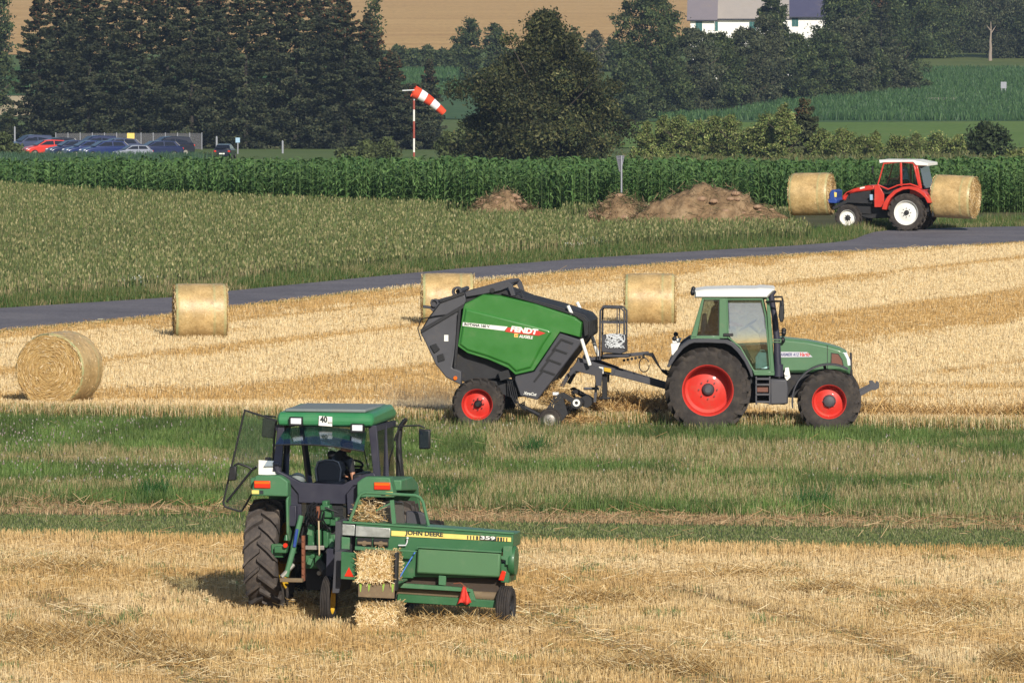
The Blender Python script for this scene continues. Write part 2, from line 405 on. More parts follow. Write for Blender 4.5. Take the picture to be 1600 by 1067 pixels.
def straws(P, L, W, col, zlift, tilt=.15, az=None, azs=9):   # lying straws
    N = len(P); a = rng.random(N)*2*np.pi if az is None else az+rng.normal(0, azs, N)
    el = rng.normal(0, tilt, N); L = np.broadcast_to(L, N)
    d = np.stack([np.cos(a)*np.cos(el), np.sin(a)*np.cos(el), np.sin(el)], 1)*(L/2)[:, None]
    s = np.stack([-np.sin(a)*.7, np.cos(a)*.7, np.full(N, .7)], 1)*(W/2)
    C = P+np.stack([np.zeros(N), np.zeros(N), zlift+np.abs(d[:, 2])], 1)
    V = np.stack([C-d-s, C+d-s, C+d+s, C-d+s], 1)
    return V.reshape(-1, 3), np.arange(N*4).reshape(N, 4), np.repeat(col, 4, axis=0)
def join(*a):
    V = []; F = []; C = []; b = 0
    for v, f, c in a: V.append(v); F.append(f+b); C.append(c); b += len(v)
    return np.concatenate(V), np.concatenate(F), np.concatenate(C)
def pick(pal, N, w=None):
    pal = np.array(pal); i = rng.choice(len(pal), N, p=w); c = pal[i]*(1+rng.normal(0, .12, (N, 1))); return np.clip(c, .005, .9)
def scatter(N, y0, y1, wide=1.08):
    N = int(N*1.14); wide *= 1.14       # uniform over the visible wedge
    Y = np.sqrt(rng.random(N)*(y1**2-y0**2)+y0**2); Xx = (rng.random(N)*2-1)*wide*800/FP*Y
    return Xx, Y
STRAW = [(.58,.41,.185), (.68,.51,.26), (.48,.31,.12), (.78,.63,.38), (.37,.22,.08), (.62,.45,.2)]
PALE = [(.78,.62,.38), (.86,.72,.47), (.68,.5,.27)]
GOLD = [(.47,.29,.1), (.38,.22,.07), (.55,.36,.14)]
GREEN = [(.09,.155,.035), (.125,.195,.05), (.068,.122,.028), (.17,.22,.07)]
def squeeze(c, k, keep=None):
    m = c.mean(0); return m+(c-m)*k
# ---- foreground stubble
def P3(x, y): return np.stack([x, y, np.zeros_like(x)], 1)
x, y = scatter(250000, 112, 149); k = y < Yg(x)+.2; x, y = x[k], y[k]; N = len(x)
row = np.round((x+.35*y)/.13)*.13-.35*y; x = np.where(rng.random(N) < .7, row+rng.normal(0, .012, N), x)
pale = fbm(x*.25+3, y*.35, 2); 
def near_path(x, y, pts):
    d = np.full(len(x), 9.); W = [G(*p) for p in pts]
    for a, b in zip(W[:-1], W[1:]):
        ab = np.array([b.x-a.x, b.y-a.y]); t = np.clip(((x-a.x)*ab[0]+(y-a.y)*ab[1])/(ab@ab), 0, 1); d = np.minimum(d, np.hypot(x-a.x-t*ab[0], y-a.y-t*ab[1]))
    return d
rut = np.minimum(near_path(x, y, ((790, 948), (860, 978), (950, 1012), (1050, 1046), (1130, 1080))), near_path(x, y, ((60, 935), (130, 975), (230, 1025), (330, 1080))))
rut = np.minimum(rut, near_path(x, y, ((1040, 925), (1170, 955), (1330, 1000), (1500, 1080)))+.12)
c = pick(STRAW, N); pm = pick(PALE, N); gd = pick(GOLD, N)
c = squeeze(c, .62); pm = squeeze(pm, .7); gd = squeeze(gd, .7)
a = np.clip((pale-.45)*5, 0, 1)[:, None]; c = c*(1-a*.6)+pm*a*.6
g = np.clip((fbm(x*.3+30, y*.4, 5)-.47)*5, 0, 1)[:, None]; c = c*(1-g*.75)+gd*g*.75
bk = (np.clip(1-(Yg(x)-y)/3.2, 0, 1)*.6)[:, None]; c = c*(1-bk)+gd*1.15*bk
H = .1+.07*rng.random(N)+.03*(fbm(x*.8, y*.8, 9)-.5)
inr = rut < .3+.15*fbm(x, y, 13); H = np.where(inr, H*.45, H); c[inr] *= np.array([.72,.68,.6]); wid = (rut < 1.0) & (rng.random(N) < .5); c[wid] *= .86
edge = y > Yg(x)-1.6; H = np.where(edge, H*1.25, H)
gi = (fbm(x*1.6, y*1.2, 77) > .68) | (inr & (rng.random(N) < .25)); gi &= rng.random(N) < .5
c[gi] = pick(GREEN, gi.sum())*.9+.02
A = blades('', P3(x, y), H, .0085, c, None, .8, .22)
n2 = 60000; x2, y2 = scatter(n2, 112, 149); k = y2 < Yg(x2)-.3; x2, y2 = x2[k], y2[k]
dens = fbm(x2*.45, y2*.5, 21); k = rng.random(len(x2)) < np.clip((dens-.33)*3, .1, 1); x2, y2 = x2[k], y2[k]
c2 = pick(PALE+GOLD+STRAW, len(x2))
B = straws(P3(x2, y2), .08+.2*rng.random(len(x2)), .007, c2, .05+.08*rng.random(len(x2)), .22)
# clumps of golden straw left in heaps
cl = []
for (px, py, rx, ry, n, dark) in ((60, 1010, 2.0, 1.4, 9000, .8), (260, 1035, 1.0, .5, 2500, .75), (1000, 1050, 1.2, .5, 2500, .8), (950, 945, .9, .5, 2500, .9), (1290, 930, .8, .5, 2200, .85),
                       (1590, 1045, .5, .9, 3500, .7), (90, 895, 1.0, .6, 2600, .9), (520, 935, 1.3, .5, 5000, .95), (190, 1010, .4, .4, 1500, .8), (1180, 905, 1.1, .4, 1800, 1), (700, 985, 1.4, .5, 3000, .9), (1480, 960, 1.2, .8, 3000, .85)):
    p = G(px, py); rr = np.sqrt(rng.random(n)); t = rng.random(n)*6.283
    xx = p.x+rr*np.cos(t)*rx; yy = p.y+rr*np.sin(t)*ry*2
    zz = .04+.16*(1-rr)*rng.random(n)
    cl.append(straws(P3(xx, yy), .1+.22*rng.random(n), .008, pick(GOLD+STRAW, n)*dark, zz, .35))
V, F, C = join(A, B, *cl); o = mesh_np('stubble_straw', V, F, M['blade'], C); tag(o, kind='stuff')

# ---- green strip
x, y = scatter(330000, 140, 184); k = (y > Yg(x)-.3) & (y < Yb(x)); x, y = x[k], y[k]; N = len(x)
f = (y-Yg(x))/(Yb(x)-Yg(x))
bandn = fbm(x*.12+2, y*.45, 31, 3); patch = fbm(x*.5, y*.35, 33)
strawy = np.clip((bandn-.47)*7+(patch-.5)*4, 0, 1)
left = np.clip((-x-1.5)/5, 0, 1); strawy = np.where((f > .68), strawy*.55*(1-left), strawy); rs_ = np.clip((fbm(x*.2+9, y*.3, 37, 5)-.46)*9+.72, 0, 1); strawy = np.where((x > -.5) & (f > .3) & (f < .93), rs_, strawy)
strawy = np.where((f > .2) & (f < .36), np.clip(strawy-.25, 0, 1), strawy)
isS = rng.random(N) < strawy*.8
c = pick(GREEN, N); c = c*(1+1.5*(fbm(x*1.1, y*.7, 36)-.5))[:, None]
c[isS] = pick([(.42,.34,.17), (.5,.42,.24), (.33,.25,.12), (.25,.22,.09)], isS.sum())
H = .12+.16*rng.random(N)*(.5+fbm(x*.7, y*.7, 35)); H = np.where(isS, H*.9, H)
mown = f < .17; rust = (f > .17) & (f < .235)
H = np.where(mown, .03+.03*rng.random(N), H); H = np.where(rust, .06+.05*rng.random(N), H)
cm = pick([(.17,.21,.07), (.13,.17,.055), (.24,.24,.11)], N); c[mown] = cm[mown]
cr = pick([(.46,.3,.16), (.58,.42,.24), (.34,.22,.12)], N); rr_ = rust & (rng.random(N) < .15+.75*np.clip((fbm(x*.4, y*.9, 41)-.38)*6, 0, 1)); c[rr_] = cr[rr_]
H = np.where(f > .95, H*.6+.02, H)
A = blades('', P3(x, y), H, np.where(mown, .03, .017), c, None, .2, .35)
x2, y2 = scatter(26000, 140, 184); n2 = len(x2); f2 = (y2-Yg(x2))/(Yb(x2)-Yg(x2))
k = ((f2 > .16) & (f2 < .25) & (fbm(x2*.5, y2*.8, 41) > .3)); k |= (rng.random(n2) < .08) & (f2 > 0) & (f2 < .9)
x2, y2, f2 = x2[k], y2[k], f2[k]; c2 = pick([(.45,.26,.13), (.6,.42,.24), (.35,.2,.1)], len(x2))
B = straws(P3(x2, y2), .12+.26*rng.random(len(x2)), .009, c2, .05+.08*rng.random(len(x2)), .3)
# clover heads
x3, y3 = scatter(9000, 148, 184); n3 = len(x3); f3 = (y3-Yg(x3))/(Yb(x3)-Yg(x3))
k = (f3 > .3) & (f3 < .98) & (rng.random(n3) < np.clip((fbm(x3*.3, y3*.4, 51)-.47)*5, 0, 1)*np.where(x3 < -1, 1, .22)); x3, y3 = x3[k], y3[k]; n = len(x3)
Pc = P3(x3, y3); Pc[:, 2] = .2+.1*rng.random(n); D = blades('', Pc, .016, .018, pick([(.36,.3,.28), (.42,.4,.34), (.3,.22,.22)], n), None, 1, 0)
# darker leafy tufts
tf = []
for px, py in ((832, 712), (240, 780), (690, 785), (1270, 795), (1590, 668)):
    p = G(px, py); n = 260; xx = p.x+rng.normal(0, .2, n); yy = p.y+rng.normal(0, .6, n)
    tf.append(blades('', P3(xx, yy), .2+.25*rng.random(n), .02, pick([(.03,.09,.02), (.045,.12,.03)], n), None, .2, .5))
n4 = 60000; x4 = rng.uniform(-13, 13, n4); y4 = Yb(x4)-.9+1.5*rng.random(n4); q4 = rng.random(n4)
c4 = pick(PALE+STRAW, n4); gq = q4 < np.clip((Yb(x4)-y4)/.9, 0, 1)*.45; c4[gq] = pick(GREEN, gq.sum()); Fr = blades('', P3(x4, y4), .2+.17*rng.random(n4), .012, c4, None, .5, .25)
V, F, C = join(A, B, D, Fr, *tf); o = mesh_np('grass_strip', V, F, M['leafy'], C); tag(o, kind='stuff')

# ---- second stubble field (up to the road)
x, y = scatter(800000, 172, 300, 1.05); k = (y > Yb(x)-.1) & (y < seg_y(lo, x)-.15); x, y = x[k], y[k]
N = len(x); dr = seg_y(lo, x)-y
perp = y-2.35*x; wgt = np.clip((y-180)/18, 0, 1)
b1 = fbm(perp*.2, x*.02+5, 61, 3); b2 = fbm(y*.55, x*.05, 62, 3); bb = b1*wgt+b2*(1-wgt)
loc = fbm(x*.8, y*.25, 63)
gold = np.clip((bb-.47)*12+(loc-.5)*3, 0, 1)
c = squeeze(pick(PALE+STRAW[:2], N), .6); gc = squeeze(pick(GOLD+[(.5,.34,.15)], N), .8)*1.08; u = rng.random(N) < gold*.9; c[u] = gc[u]
H = .08+.045*rng.random(N)+.03*(1-gold); H = np.where(y < Yb(x)+5, H*.95, H)
A = blades('', P3(x, y), H, .010, c, None, .8, .3)
n2 = 26000; x2, y2 = scatter(n2, 172, 300, 1.05); k = (y2 > Yb(x2)+.3) & (y2 < seg_y(lo, x2)-.4); x2, y2 = x2[k], y2[k]
B = straws(P3(x2, y2), .1+.22*rng.random(len(x2)), .010, pick(GOLD+STRAW, len(x2)), .05+.08*rng.random(len(x2)), .2)
# grassy edge along the road
ed = []
for poly, w0, w1 in ((lo, -.05, -1.0), (up, .1, 1.3)):
    n = 26000; xs = rng.uniform(-16, 26, n); d = rng.random(n); ys = seg_y(poly, xs)+w0+(w1-w0)*d*(.4+1.2*fbm(xs*.4, xs*0, 71))
    gg = pick([(.07,.12,.03), (.12,.15,.05), (.3,.26,.12)], n, [.5,.3,.2]); ed.append(blades('', P3(xs, ys), (.03 if poly is lo else .06)+.1*rng.random(n)*(.3+d), .014, gg, None, .2, .4))
V, F, C = join(A, B, ed[0]); o = mesh_np('stubble_straw', V, F, M['blade'], C); tag(o, kind='stuff')
# ---- rows of raked straw (swath)
def swath(p0, p1, wd, n, h, pal, name):
    t = rng.random(n); a = np.array(p0)*(1-t)[:, None]+np.array(p1)*t[:, None]
    q = rng.normal(0, .45, n); a[:, 1] += q*wd; hh = h*np.exp(-(q*1.1)**2)*(.55+.9*fbm(a[:, 0]*1.2, a[:, 0]*0, 81))
    z = rng.random(n)**.6*hh; A = straws(np.stack([a[:, 0], a[:, 1], z*0], 1), .15+.35*rng.random(n), .012, pick(pal, n), z, .5)
    core = blades('', np.stack([a[:, 0], a[:, 1], z*0], 1)[: n//4], hh[: n//4]*.8, .02, pick(pal, n//4)*.7, None, .7, .7)
    V, F, C = join(A, core); o = mesh_np(name, V, F, M['strawlay'], C); return tag(o, kind='stuff')
SW = [(.56,.37,.15), (.46,.29,.11), (.68,.5,.26), (.38,.22,.08)]
a = G(1330, 667); b = G(1750, 668); swath((a.x, a.y, 0), (b.x, b.y, 0), .9, 16000, .32, SW, 'straw_swath')
a = G(930, 664); b = G(1045, 664); swath((a.x, a.y, 0), (b.x, b.y, 0), .9, 6000, .42, SW, 'straw_swath')

HEAPS = [(786, 348, 2.1), (972, 356, 1.9), (1095, 362, 3.9)]
def heapzone(x, y):
    m = np.zeros(len(x), bool)
    for px, py, r in HEAPS: c = G(px, py); m |= (np.abs(x-c.x) < r*.95) & (y > c.y-2.3-.5*np.cos((x-c.x)*2)) & (y < c.y+6)
    return m
# ---- ripening seed crop between road and maize
x, y = scatter(300000, 215, 335, 1.06)
c0 = seg_y(CORN0, x); k = (y > seg_y(up, x)+1.2+2.2*fbm(x*.25, x*0, 73)) & (y < c0-.1) & ~((x > G(1270, 380).x) & (y > 250)) & ~heapzone(x, y); x, y = x[k], y[k]; N = len(x)
gr = fbm(x*.2, y*.08, 91); tone = pick([(.1,.135,.045), (.13,.16,.055), (.17,.18,.07), (.31,.275,.14), (.07,.1,.035)], N, [.33,.27,.15,.07,.18])
nearm = np.clip(((seg_y(up, x)+9-y)/7), 0, 1); u = rng.random(N) < nearm*.35*(gr > .4); tone[u] = pick([(.35,.28,.15), (.42,.34,.2)], u.sum())
H = .38+.22*rng.random(N); A = blades('', P3(x, y), H, .022, tone*(.8+.5*gr)[:, None], None, .5, .12)
n = N//2; i = rng.choice(N, n, replace=False); Pp = P3(x[i], y[i]); Pp[:, 2] = H[i]*(.75+.25*rng.random(n))
B = blades('', Pp, .06, .055, pick([(.2,.21,.08), (.34,.31,.15), (.12,.16,.05)], n), None, .5, .2)
V, F, C = join(A, B); o = mesh_np('seed_crop', V, F, M['leafy'], C); tag(o, kind='stuff')
# grassy verge above the road
n = 90000; xs = rng.uniform(-17, 26, n); d = rng.random(n); wv = 1.5+3.0*fbm(xs*.25, xs*0, 73); wv = np.where(xs > G(1000, 390).x, wv+3, wv); wv = np.where(xs > G(1240, 380).x, 8, wv)
ys = seg_y(up, xs)+.1+wv*d; gcol = pick([(.07,.125,.03), (.09,.15,.04), (.17,.18,.06), (.3,.25,.12)], n, [.4,.3,.18,.12])
dry = fbm(xs*.3, ys*.3, 75) > .56; uu = dry & (rng.random(n) < .4); gcol[uu] = pick([(.3,.25,.12), (.4,.32,.18)], uu.sum())
k = ~((xs > G(1350, 370).x) & (ys < seg_y(up, xs)+.1)) & (ys < seg_y(CORN0, xs)+.3) & ~heapzone(xs, ys)
V, F, C = join(blades('', P3(xs, ys)[k], (.1+.28*rng.random(n)*np.clip(d*3, .3, 1))[k], .022, gcol[k], None, .15, .35), ed[1])
o = mesh_np('verge_grass', V, F, M['leafy'], C); tag(o, kind='stuff')
# white-flowered weeds by the verge
def weed(px, py, h, w, label, group='flowering weeds on the road verge'):
    p = G(px, py); n = 260
    q = rng.uniform(-.5, .5, n)*w; r = rng.uniform(-.5, .5, n)*w
    A = blades('', P3(p.x+q, p.y+r), h*(.4+.5*rng.random(n)), .035, pick([(.04,.1,.03), (.06,.13,.05)], n), None, .3, .4)
    m = 45; q = rng.normal(0, w/2.4, m); Pw = P3(p.x+q, p.y+rng.normal(0, w/2, m)); Pw[:, 2] = h*(.45+.5*rng.random(m))
    Bb = blades('', Pw, .025, .035, pick([(.65,.66,.6), (.55,.58,.5)], m), None, 1, .3)
    A = (A[0]-np.array([p.x, p.y, 0], np.float32), A[1], A[2]); Bb = (Bb[0]-np.array([p.x, p.y, 0], np.float32), Bb[1], Bb[2])
    o = mesh_np('flowering_weed', A[0], A[1], M['leafy'], A[2]); o.location = p
    f = mesh_np('blossom', Bb[0], Bb[1], M['leafy'], Bb[2], o); tag(o, label, 'plant', group)
weed(208, 461, .55, .55, 'bushy weed with white blossom at the road edge near the left standing bale')
weed(925, 394, .5, .6, 'low weed with white blossom on the verge in front of the small soil heap')
weed(893, 399, .4, .4, 'small white flowering weed left of the bushier weed on the verge')

# ---- maize
def maize_template(seed):
    r = np.random.default_rng(seed); V = []; F = []; C = []
    def quad(a, b, c, d, col):
        i = len(V); V.extend([a, b, c, d]); F.append((i, i+1, i+2, i+3)); C.extend([col]*4)
    h = 2.1
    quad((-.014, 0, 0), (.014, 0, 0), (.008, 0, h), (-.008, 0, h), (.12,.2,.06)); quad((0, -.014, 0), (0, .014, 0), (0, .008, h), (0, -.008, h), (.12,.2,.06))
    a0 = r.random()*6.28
    for k in range(11):
        z = .25+k*.165; a = a0+(k % 2)*math.pi+r.normal(0, .3); L = .75*(1-.35*abs(k-5)/6)*r.uniform(.85, 1.15); el = R(r.uniform(52, 68)); pts = []
        px, pz = 0., z; ang = el; ds = L/5
        for s in range(6):
            pts.append((px, pz)); px += math.cos(ang)*ds; pz += math.sin(ang)*ds; ang -= R(r.uniform(18, 30))
        wd = [.03,.055,.06,.05,.035,.004]; tw = r.normal(0, .25)
        base = np.array(((.08,.155,.045), (.115,.195,.065), (.048,.105,.03))[r.integers(3)])
        for s in range(5):
            def pt(j, sd):
                x, z_ = pts[j]; off = sd*wd[j]*.8; return (x*math.cos(a)-off*math.sin(a), x*math.sin(a)+off*math.cos(a), z_+off*tw)
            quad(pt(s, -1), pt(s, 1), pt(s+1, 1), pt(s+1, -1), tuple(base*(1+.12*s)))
    return np.array(V), np.array(F), np.array(C)
def maize(name, X_, Y_, Z_, sc_=1.0):
    T = [maize_template(s) for s in range(6)]; parts = []
    N = len(X_); kind = rng.integers(0, 6, N)
    for k in range(6):
        idx = np.where(kind == k)[0]; n = len(idx); V, F, C = T[k]
        a = rng.random(n)*6.283; s = (sc_*(.8+.36*rng.random(n)+.4*(fbm(X_[idx]*.5, Y_[idx]*.5, 55)-.5)))[:, None]
        ca, sa = np.cos(a)[:, None], np.sin(a)[:, None]
        x = (V[None, :, 0]*ca-V[None, :, 1]*sa)*s+X_[idx][:, None]; y = (V[None, :, 0]*sa+V[None, :, 1]*ca)*s+Y_[idx][:, None]; z = V[None, :, 2]*s+Z_[idx][:, None]
        VV = np.stack([x, y, z], 2).reshape(-1, 3); FF = (F[None]+(np.arange(n)*len(V))[:, None, None]).reshape(-1, 4)
        CC = (np.tile(C, (n, 1))*np.repeat(1+rng.normal(0, .15, n), len(V))[:, None]); parts.append((VV, FF, np.clip(CC, .005, 1)))
    V, F, C = join(*parts); o = mesh_np(name, V, F, M['leafy'], C); return tag(o, kind='stuff')
xs = []; ys = []
for r_ in range(52):
    yy = 297+r_*.75; n = 260; xx = np.linspace(-21, 25, n)+rng.normal(0, .1, n); xs.append(xx); ys.append(np.full(n, yy)+rng.normal(0, .06, n))
x = np.concatenate(xs); y = np.concatenate(ys); k = (y > seg_y(CORN0, x)+.25) & ~((x < G(40, 308).x) & (y < 312)) & (np.abs(x) < y*.0615+1)
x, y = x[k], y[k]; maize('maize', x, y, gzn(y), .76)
# rough scrubby growth behind the maize on the right
x, y = scatter(70000, 575, 650, 1.0); k = (x > X(985, 610)) & (fbm(x*.12, y*.05, 95) > .3); x, y = x[k], y[k]
V, F, C = blades('', np.stack([x, y, gzn(y)], 1), (.3+.9*rng.random(len(x)))*(.2+1.3*fbm(x*.25, y*.1, 96)), .11, pick([(.12,.135,.045), (.16,.165,.06), (.085,.11,.04), (.2,.18,.08)], len(x)), None, .3, .7)
o = mesh_np('rough_scrub', V, F, M['leafy'], C); tag(o, kind='stuff')
# bluish far crop in front of the parked cars
x, y = scatter(40000, 540, 645, 1.0); k = (x < X(300, 600)+rng.normal(0, .5, len(x))); x, y = x[k], y[k]
A = blades('', np.stack([x, y, gzn(y)], 1), .7+.35*rng.random(len(x)), .09, pick([(.05,.1,.055), (.065,.125,.07), (.04,.085,.045)], len(x)), None, .3, .3)
V, F, C = A; o = mesh_np('young_crop', V, F, M['leafy'], C); tag(o, kind='stuff')

# ---- far fields (draped sheets)
def far_patch(name, pts_top, pts_bot, m, lift=.08):     # two polylines of (px,py), same count
    V = []; F = []; n = len(pts_top); K = 24
    for i in range(n):
        a, b = GF(*pts_top[i]), GF(*pts_bot[i])
        for k in range(K+1):
            p = a.lerp(b, k/K); V.append((p.x, p.y, gz(p.y)+lift))
    for i in range(n-1):
        for k in range(K): F.append((i*(K+1)+k, i*(K+1)+k+1, (i+1)*(K+1)+k+1, (i+1)*(K+1)+k))
    return tag(mesh_np(name, V, F, m), kind='structure')
wheat = ground_mat('ripe_wheat', [(.46,.27,.1), (.55,.34,.13), (.62,.4,.16)], .05, 1.0, .2, stretch=(.3, 1, 1))
stubfar = ground_mat('pale_stubble', [(.5,.38,.2), (.56,.44,.26), (.62,.5,.3)], .05, 1, .2)
greenf = ground_mat('bright_meadow', [(.1,.17,.025), (.12,.2,.035), (.15,.21,.045)], .04, 1.2, .2)
maizef = ground_mat('far_maize', [(.04,.095,.035), (.06,.12,.042), (.08,.14,.05)], .08, 1.0, .8)
lawnf = ground_mat('hill_grass', [(.09,.13,.035), (.12,.15,.04), (.14,.17,.05)], .04, 1.2, .2)
far_patch('wheat_hill', [(-900, -88), (400, -88), (1100, -88)], [(-900, 92), (400, 84), (1100, 72)], wheat)
far_patch('maize_field', [(-900, 112), (400, 112), (760, 112)], [(-900, 151), (400, 150), (760, 148)], maizef)
far_patch('stubble_field', [(-900, 151), (0, 151), (60, 151)], [(-900, 183), (0, 183), (60, 183)], stubfar)
far_patch('maize_field', [(560, 150), (760, 150), (1150, 150), (1330, 108), (2400, 108)], [(560, 185), (760, 188), (1150, 192), (1330, 192), (2400, 186)], maizef, .1)
far_patch('meadow', [(900, 192), (1270, 192), (2400, 187)], [(900, 232), (1270, 232), (2400, 232)], greenf)
far_patch('hill_lawn', [(1330, 70), (1500, 70), (2400, 60)], [(1330, 108), (1500, 108), (2400, 108)], lawnf, .1)
# leafy surface of the far maize
x, y = scatter(260000, 1010, 1350, 1.0); pyv = np.interp(y, _tabY, _tabp); pxv = 800+x/y*FP
k = ((pxv > 1030) & (pyv < 190) & (pyv > 112+np.clip((1450-pxv)*.22, 0, 70))) | ((pxv < 760) & (pyv < 149) & (pyv > 114)); x, y = x[k], y[k]
A = blades('', np.stack([x, y, gzn(y)], 1), .7+.5*rng.random(len(x)), .16, pick([(.055,.12,.04), (.085,.16,.055), (.035,.085,.032)], len(x)), None, .3, .35)
V, F, C = A; o = mesh_np('far_maize', V, F, M['leafy'], C); tag(o, kind='stuff')
# ================================================================ trees
SPR = [(.034,.042,.022), (.046,.053,.026), (.026,.035,.02), (.056,.058,.03)]
DEC = [(.045,.065,.024), (.065,.086,.03), (.032,.05,.022), (.08,.095,.035)]
DARK = [(.036,.046,.018), (.06,.064,.022), (.026,.036,.015), (.09,.088,.034)]
WILLOW = [(.125,.165,.045), (.17,.2,.06), (.095,.135,.04), (.2,.21,.08)]
def leaf_quads(C, size, pal, r, outward=None, flat=0):
    n = len(C); a = r.normal(size=(n, 3)); a /= np.linalg.norm(a, axis=1)[:, None]
    b = r.normal(size=(n, 3)); b -= (a*b).sum(1)[:, None]*a; b /= np.linalg.norm(b, axis=1)[:, None]
    if flat: a[:, 2] *= 1-flat; b[:, 2] *= 1-flat
    s = (size*(.6+.8*r.random(n)))[:, None]
    V = np.stack([C-a*s*.5-b*s*.28, C+a*s*.5-b*s*.2, C+a*s*.6+b*s*.2, C-a*s*.4+b*s*.3], 1)
    i = r.choice(len(pal), n); c = np.array(pal)[i]*(1+r.normal(0, .18, (n, 1)))
    return V.reshape(-1, 3), np.arange(n*4).reshape(n, 4), np.repeat(np.clip(c, .004, 1), 4, axis=0)
def trunk_mb(h, r0, r, lean=.0, limbs=()):
    mb = MB(); pts = [(lean*h*(i/6)**2+r.normal(0, .05)*(i > 0), r.normal(0, .05)*(i > 0), h*i/6) for i in range(7)]
    mb.tube(pts, [r0*(1-.85*i/6) for i in range(7)], 8)
    for (z, a, L, up) in limbs:
        k = z/h; b = Vector((lean*h*k*k, 0, z)); d = Vector((math.cos(a), math.sin(a), up)).normalized()
        mid = b+d*L*.5+Vector((0, 0, .08*L)); mb.tube([b, mid, b+d*L+Vector((0, 0, .2*L))], [r0*.45*(1-k*.5), r0*.25, r0*.07], 6)
    return mb
def spruce(name, h, rad, seed, label, loc, pal=SPR, n=11000, group='spruces of the tall dark stand', bare=0.0):
    r = np.random.default_rng(seed); root = thing(name, loc, r.random()*6.28, label, 'spruce', group)
    trunk_mb(h*.98, h*.013, r).build('trunk', M['darkbark'], root)
    n = int(n*1.6); nb = int(h*7); per = n//nb; CC = []
    for b in range(nb):
        t = (b+r.random())/nb; t = t**1.15; z = h*(.03+.96*t); L = rad*((1-t)**.8)*r.uniform(.72, 1.15)+.15; a = b*2.4+r.normal(0, .3)
        s = r.random(per)**.6; droop = -.42*s*L*(1-t)+.2*(s**3)*L
        w_ = (.08+.2*L*s*(1.15-s))
        ox = s*L; oy = r.normal(0, 1, per)*w_; oz = droop-np.abs(r.normal(0, .11, per))*(1+L*.3)
        CC.append(np.stack([ox*math.cos(a)-oy*math.sin(a), ox*math.sin(a)+oy*math.cos(a), z+oz], 1))
    C = np.concatenate(CC); V, F, c = leaf_quads(C, .28, pal, r, flat=.2); c = c*np.repeat(np.repeat(np.clip(1+r.normal(0, .28, nb), .45, 1.8), per), 4)[:, None]
    # rusty cones and dead twigs near the top
    k = (np.repeat(C[:, 2], 4) > h*.72) & (np.repeat(r.random(len(C)) < .16, 4)); c[k] = (.14, .07, .035)
    mesh_np('crown', V, F, M['needle'], c, root); return root
def broad(name, h, rad, seed, label, loc, pal=DEC, cat='tree', group=None, prof=None, n=15000, leaf=.32, gap=.35, trunk_h=.75, bark='bark', clump=.17, base=.06, shell=.45, dens=260):
    r = np.random.default_rng(seed); root = thing(name, loc, r.random()*6.28 if not prof else 0, label, cat, group)
    limbs = [(h*r.uniform(.12, .5), r.random()*6.28, rad*r.uniform(.45, .8), r.uniform(.1, .7)) for _ in range(14)]
    trunk_mb(h*trunk_h, h*.02, r, r.normal(0, .03), limbs).build('trunk', M[bark], root)
    prof = prof or (lambda t: math.sin(math.pi*min(1, max(0, .12+.86*t)))**.55)
    K = int(dens*(rad*2*h/100)**.35)+30; cen = []; sz = []
    while len(cen) < K:
        t = r.random(); a = r.random()*6.28; R_ = rad*prof(t)*(.82+.3*math.sin(3*a+seed)*math.sin(5*t+seed*2)); R_ *= r.uniform(.78, 1.1); rr = R_*(shell+(1-shell)*r.random())*(r.random()**.25)
        cen.append((rr*math.cos(a), rr*math.sin(a), h*(base+(.95-base)*t))); sz.append(rad*clump*r.uniform(.6, 1.5)*(.55+.45*prof(t)))
    cen = np.array(cen); sz = np.array(sz); idx = r.choice(K, n, p=sz**2/(sz**2).sum())
    d = r.normal(size=(n, 3)); d /= np.linalg.norm(d, axis=1)[:, None]; d *= (r.random(n)**.55*np.where(r.random(n) < .2, 1.7, 1.05))[:, None]
    tone = np.clip(1+r.normal(0, .27, K), .5, 1.8)[idx]
    C = cen[idx]+d*sz[idx][:, None]*np.array([1.15, 1.15, .8]); C[:, 2] = np.maximum(C[:, 2], .1)
    V, F, c = leaf_quads(C, leaf, pal, r); c = c*np.repeat(tone, 4)[:, None]
    mesh_np('crown', V, F, M['leaf_far'], np.clip(c, .004, 1), root); return root
def PT(px, Y): return Vector(((px-800)/FP*Y/_cp, Y, gz(Y)))
def H_at(Y, pytop): return AT(800, pytop, Y).z-gz(Y)

# the spruce stand on the left (px of trunk, depth, top py, radius)
stand = [(62, 905, -25, 3.3), (98, 925, -60, 3.5), (140, 900, -70, 3.9), (182, 930, -85, 3.7), (222, 895, -80, 4.0), (262, 915, -95, 3.8), (300, 890, -75, 4.1),
         (342, 912, -80, 3.9), (385, 888, -62, 4.2), (425, 915, -72, 3.8), (462, 890, -48, 4.1), (500, 910, -55, 3.8), (538, 886, -8, 4.0), (575, 905, 18, 3.9), (612, 884, 78, 3.6), (648, 872, 130, 2.6),
         (120, 950, -40, 3.5), (330, 950, -40, 4), (520, 950, -30, 4)]
spots = ['at the far left end of the stand, above the parked grey car', 'second from the left end, behind the left fence', 'standing over the red car', 'rising over the roof of the red car on its right', 'standing left of the yellow sign',
         'just right of the yellow sign', 'above the row of fence posts', 'behind the right end of the fence', 'above the small dark car by itself', 'right of the lone dark car', 'in the middle right of the stand with rusty twigs',
         'left of the thin bare tree', 'under the thin bare tree', 'near the right end, sloping towards the windsock', 'just left of the windsock mast', 'low at the right foot of the stand by the windsock',
         'tucked behind the left part of the stand', 'tucked behind the middle of the stand', 'tucked behind the right part of the stand']
for i, ((px, Y, tp, rd), sp) in enumerate(zip(stand, spots)):
    spruce('spruce_tree', H_at(Y, tp), rd*1.4, 100+i, 'dark spruce '+sp, PT(px, Y), n=15000 if i < 16 else 7000)
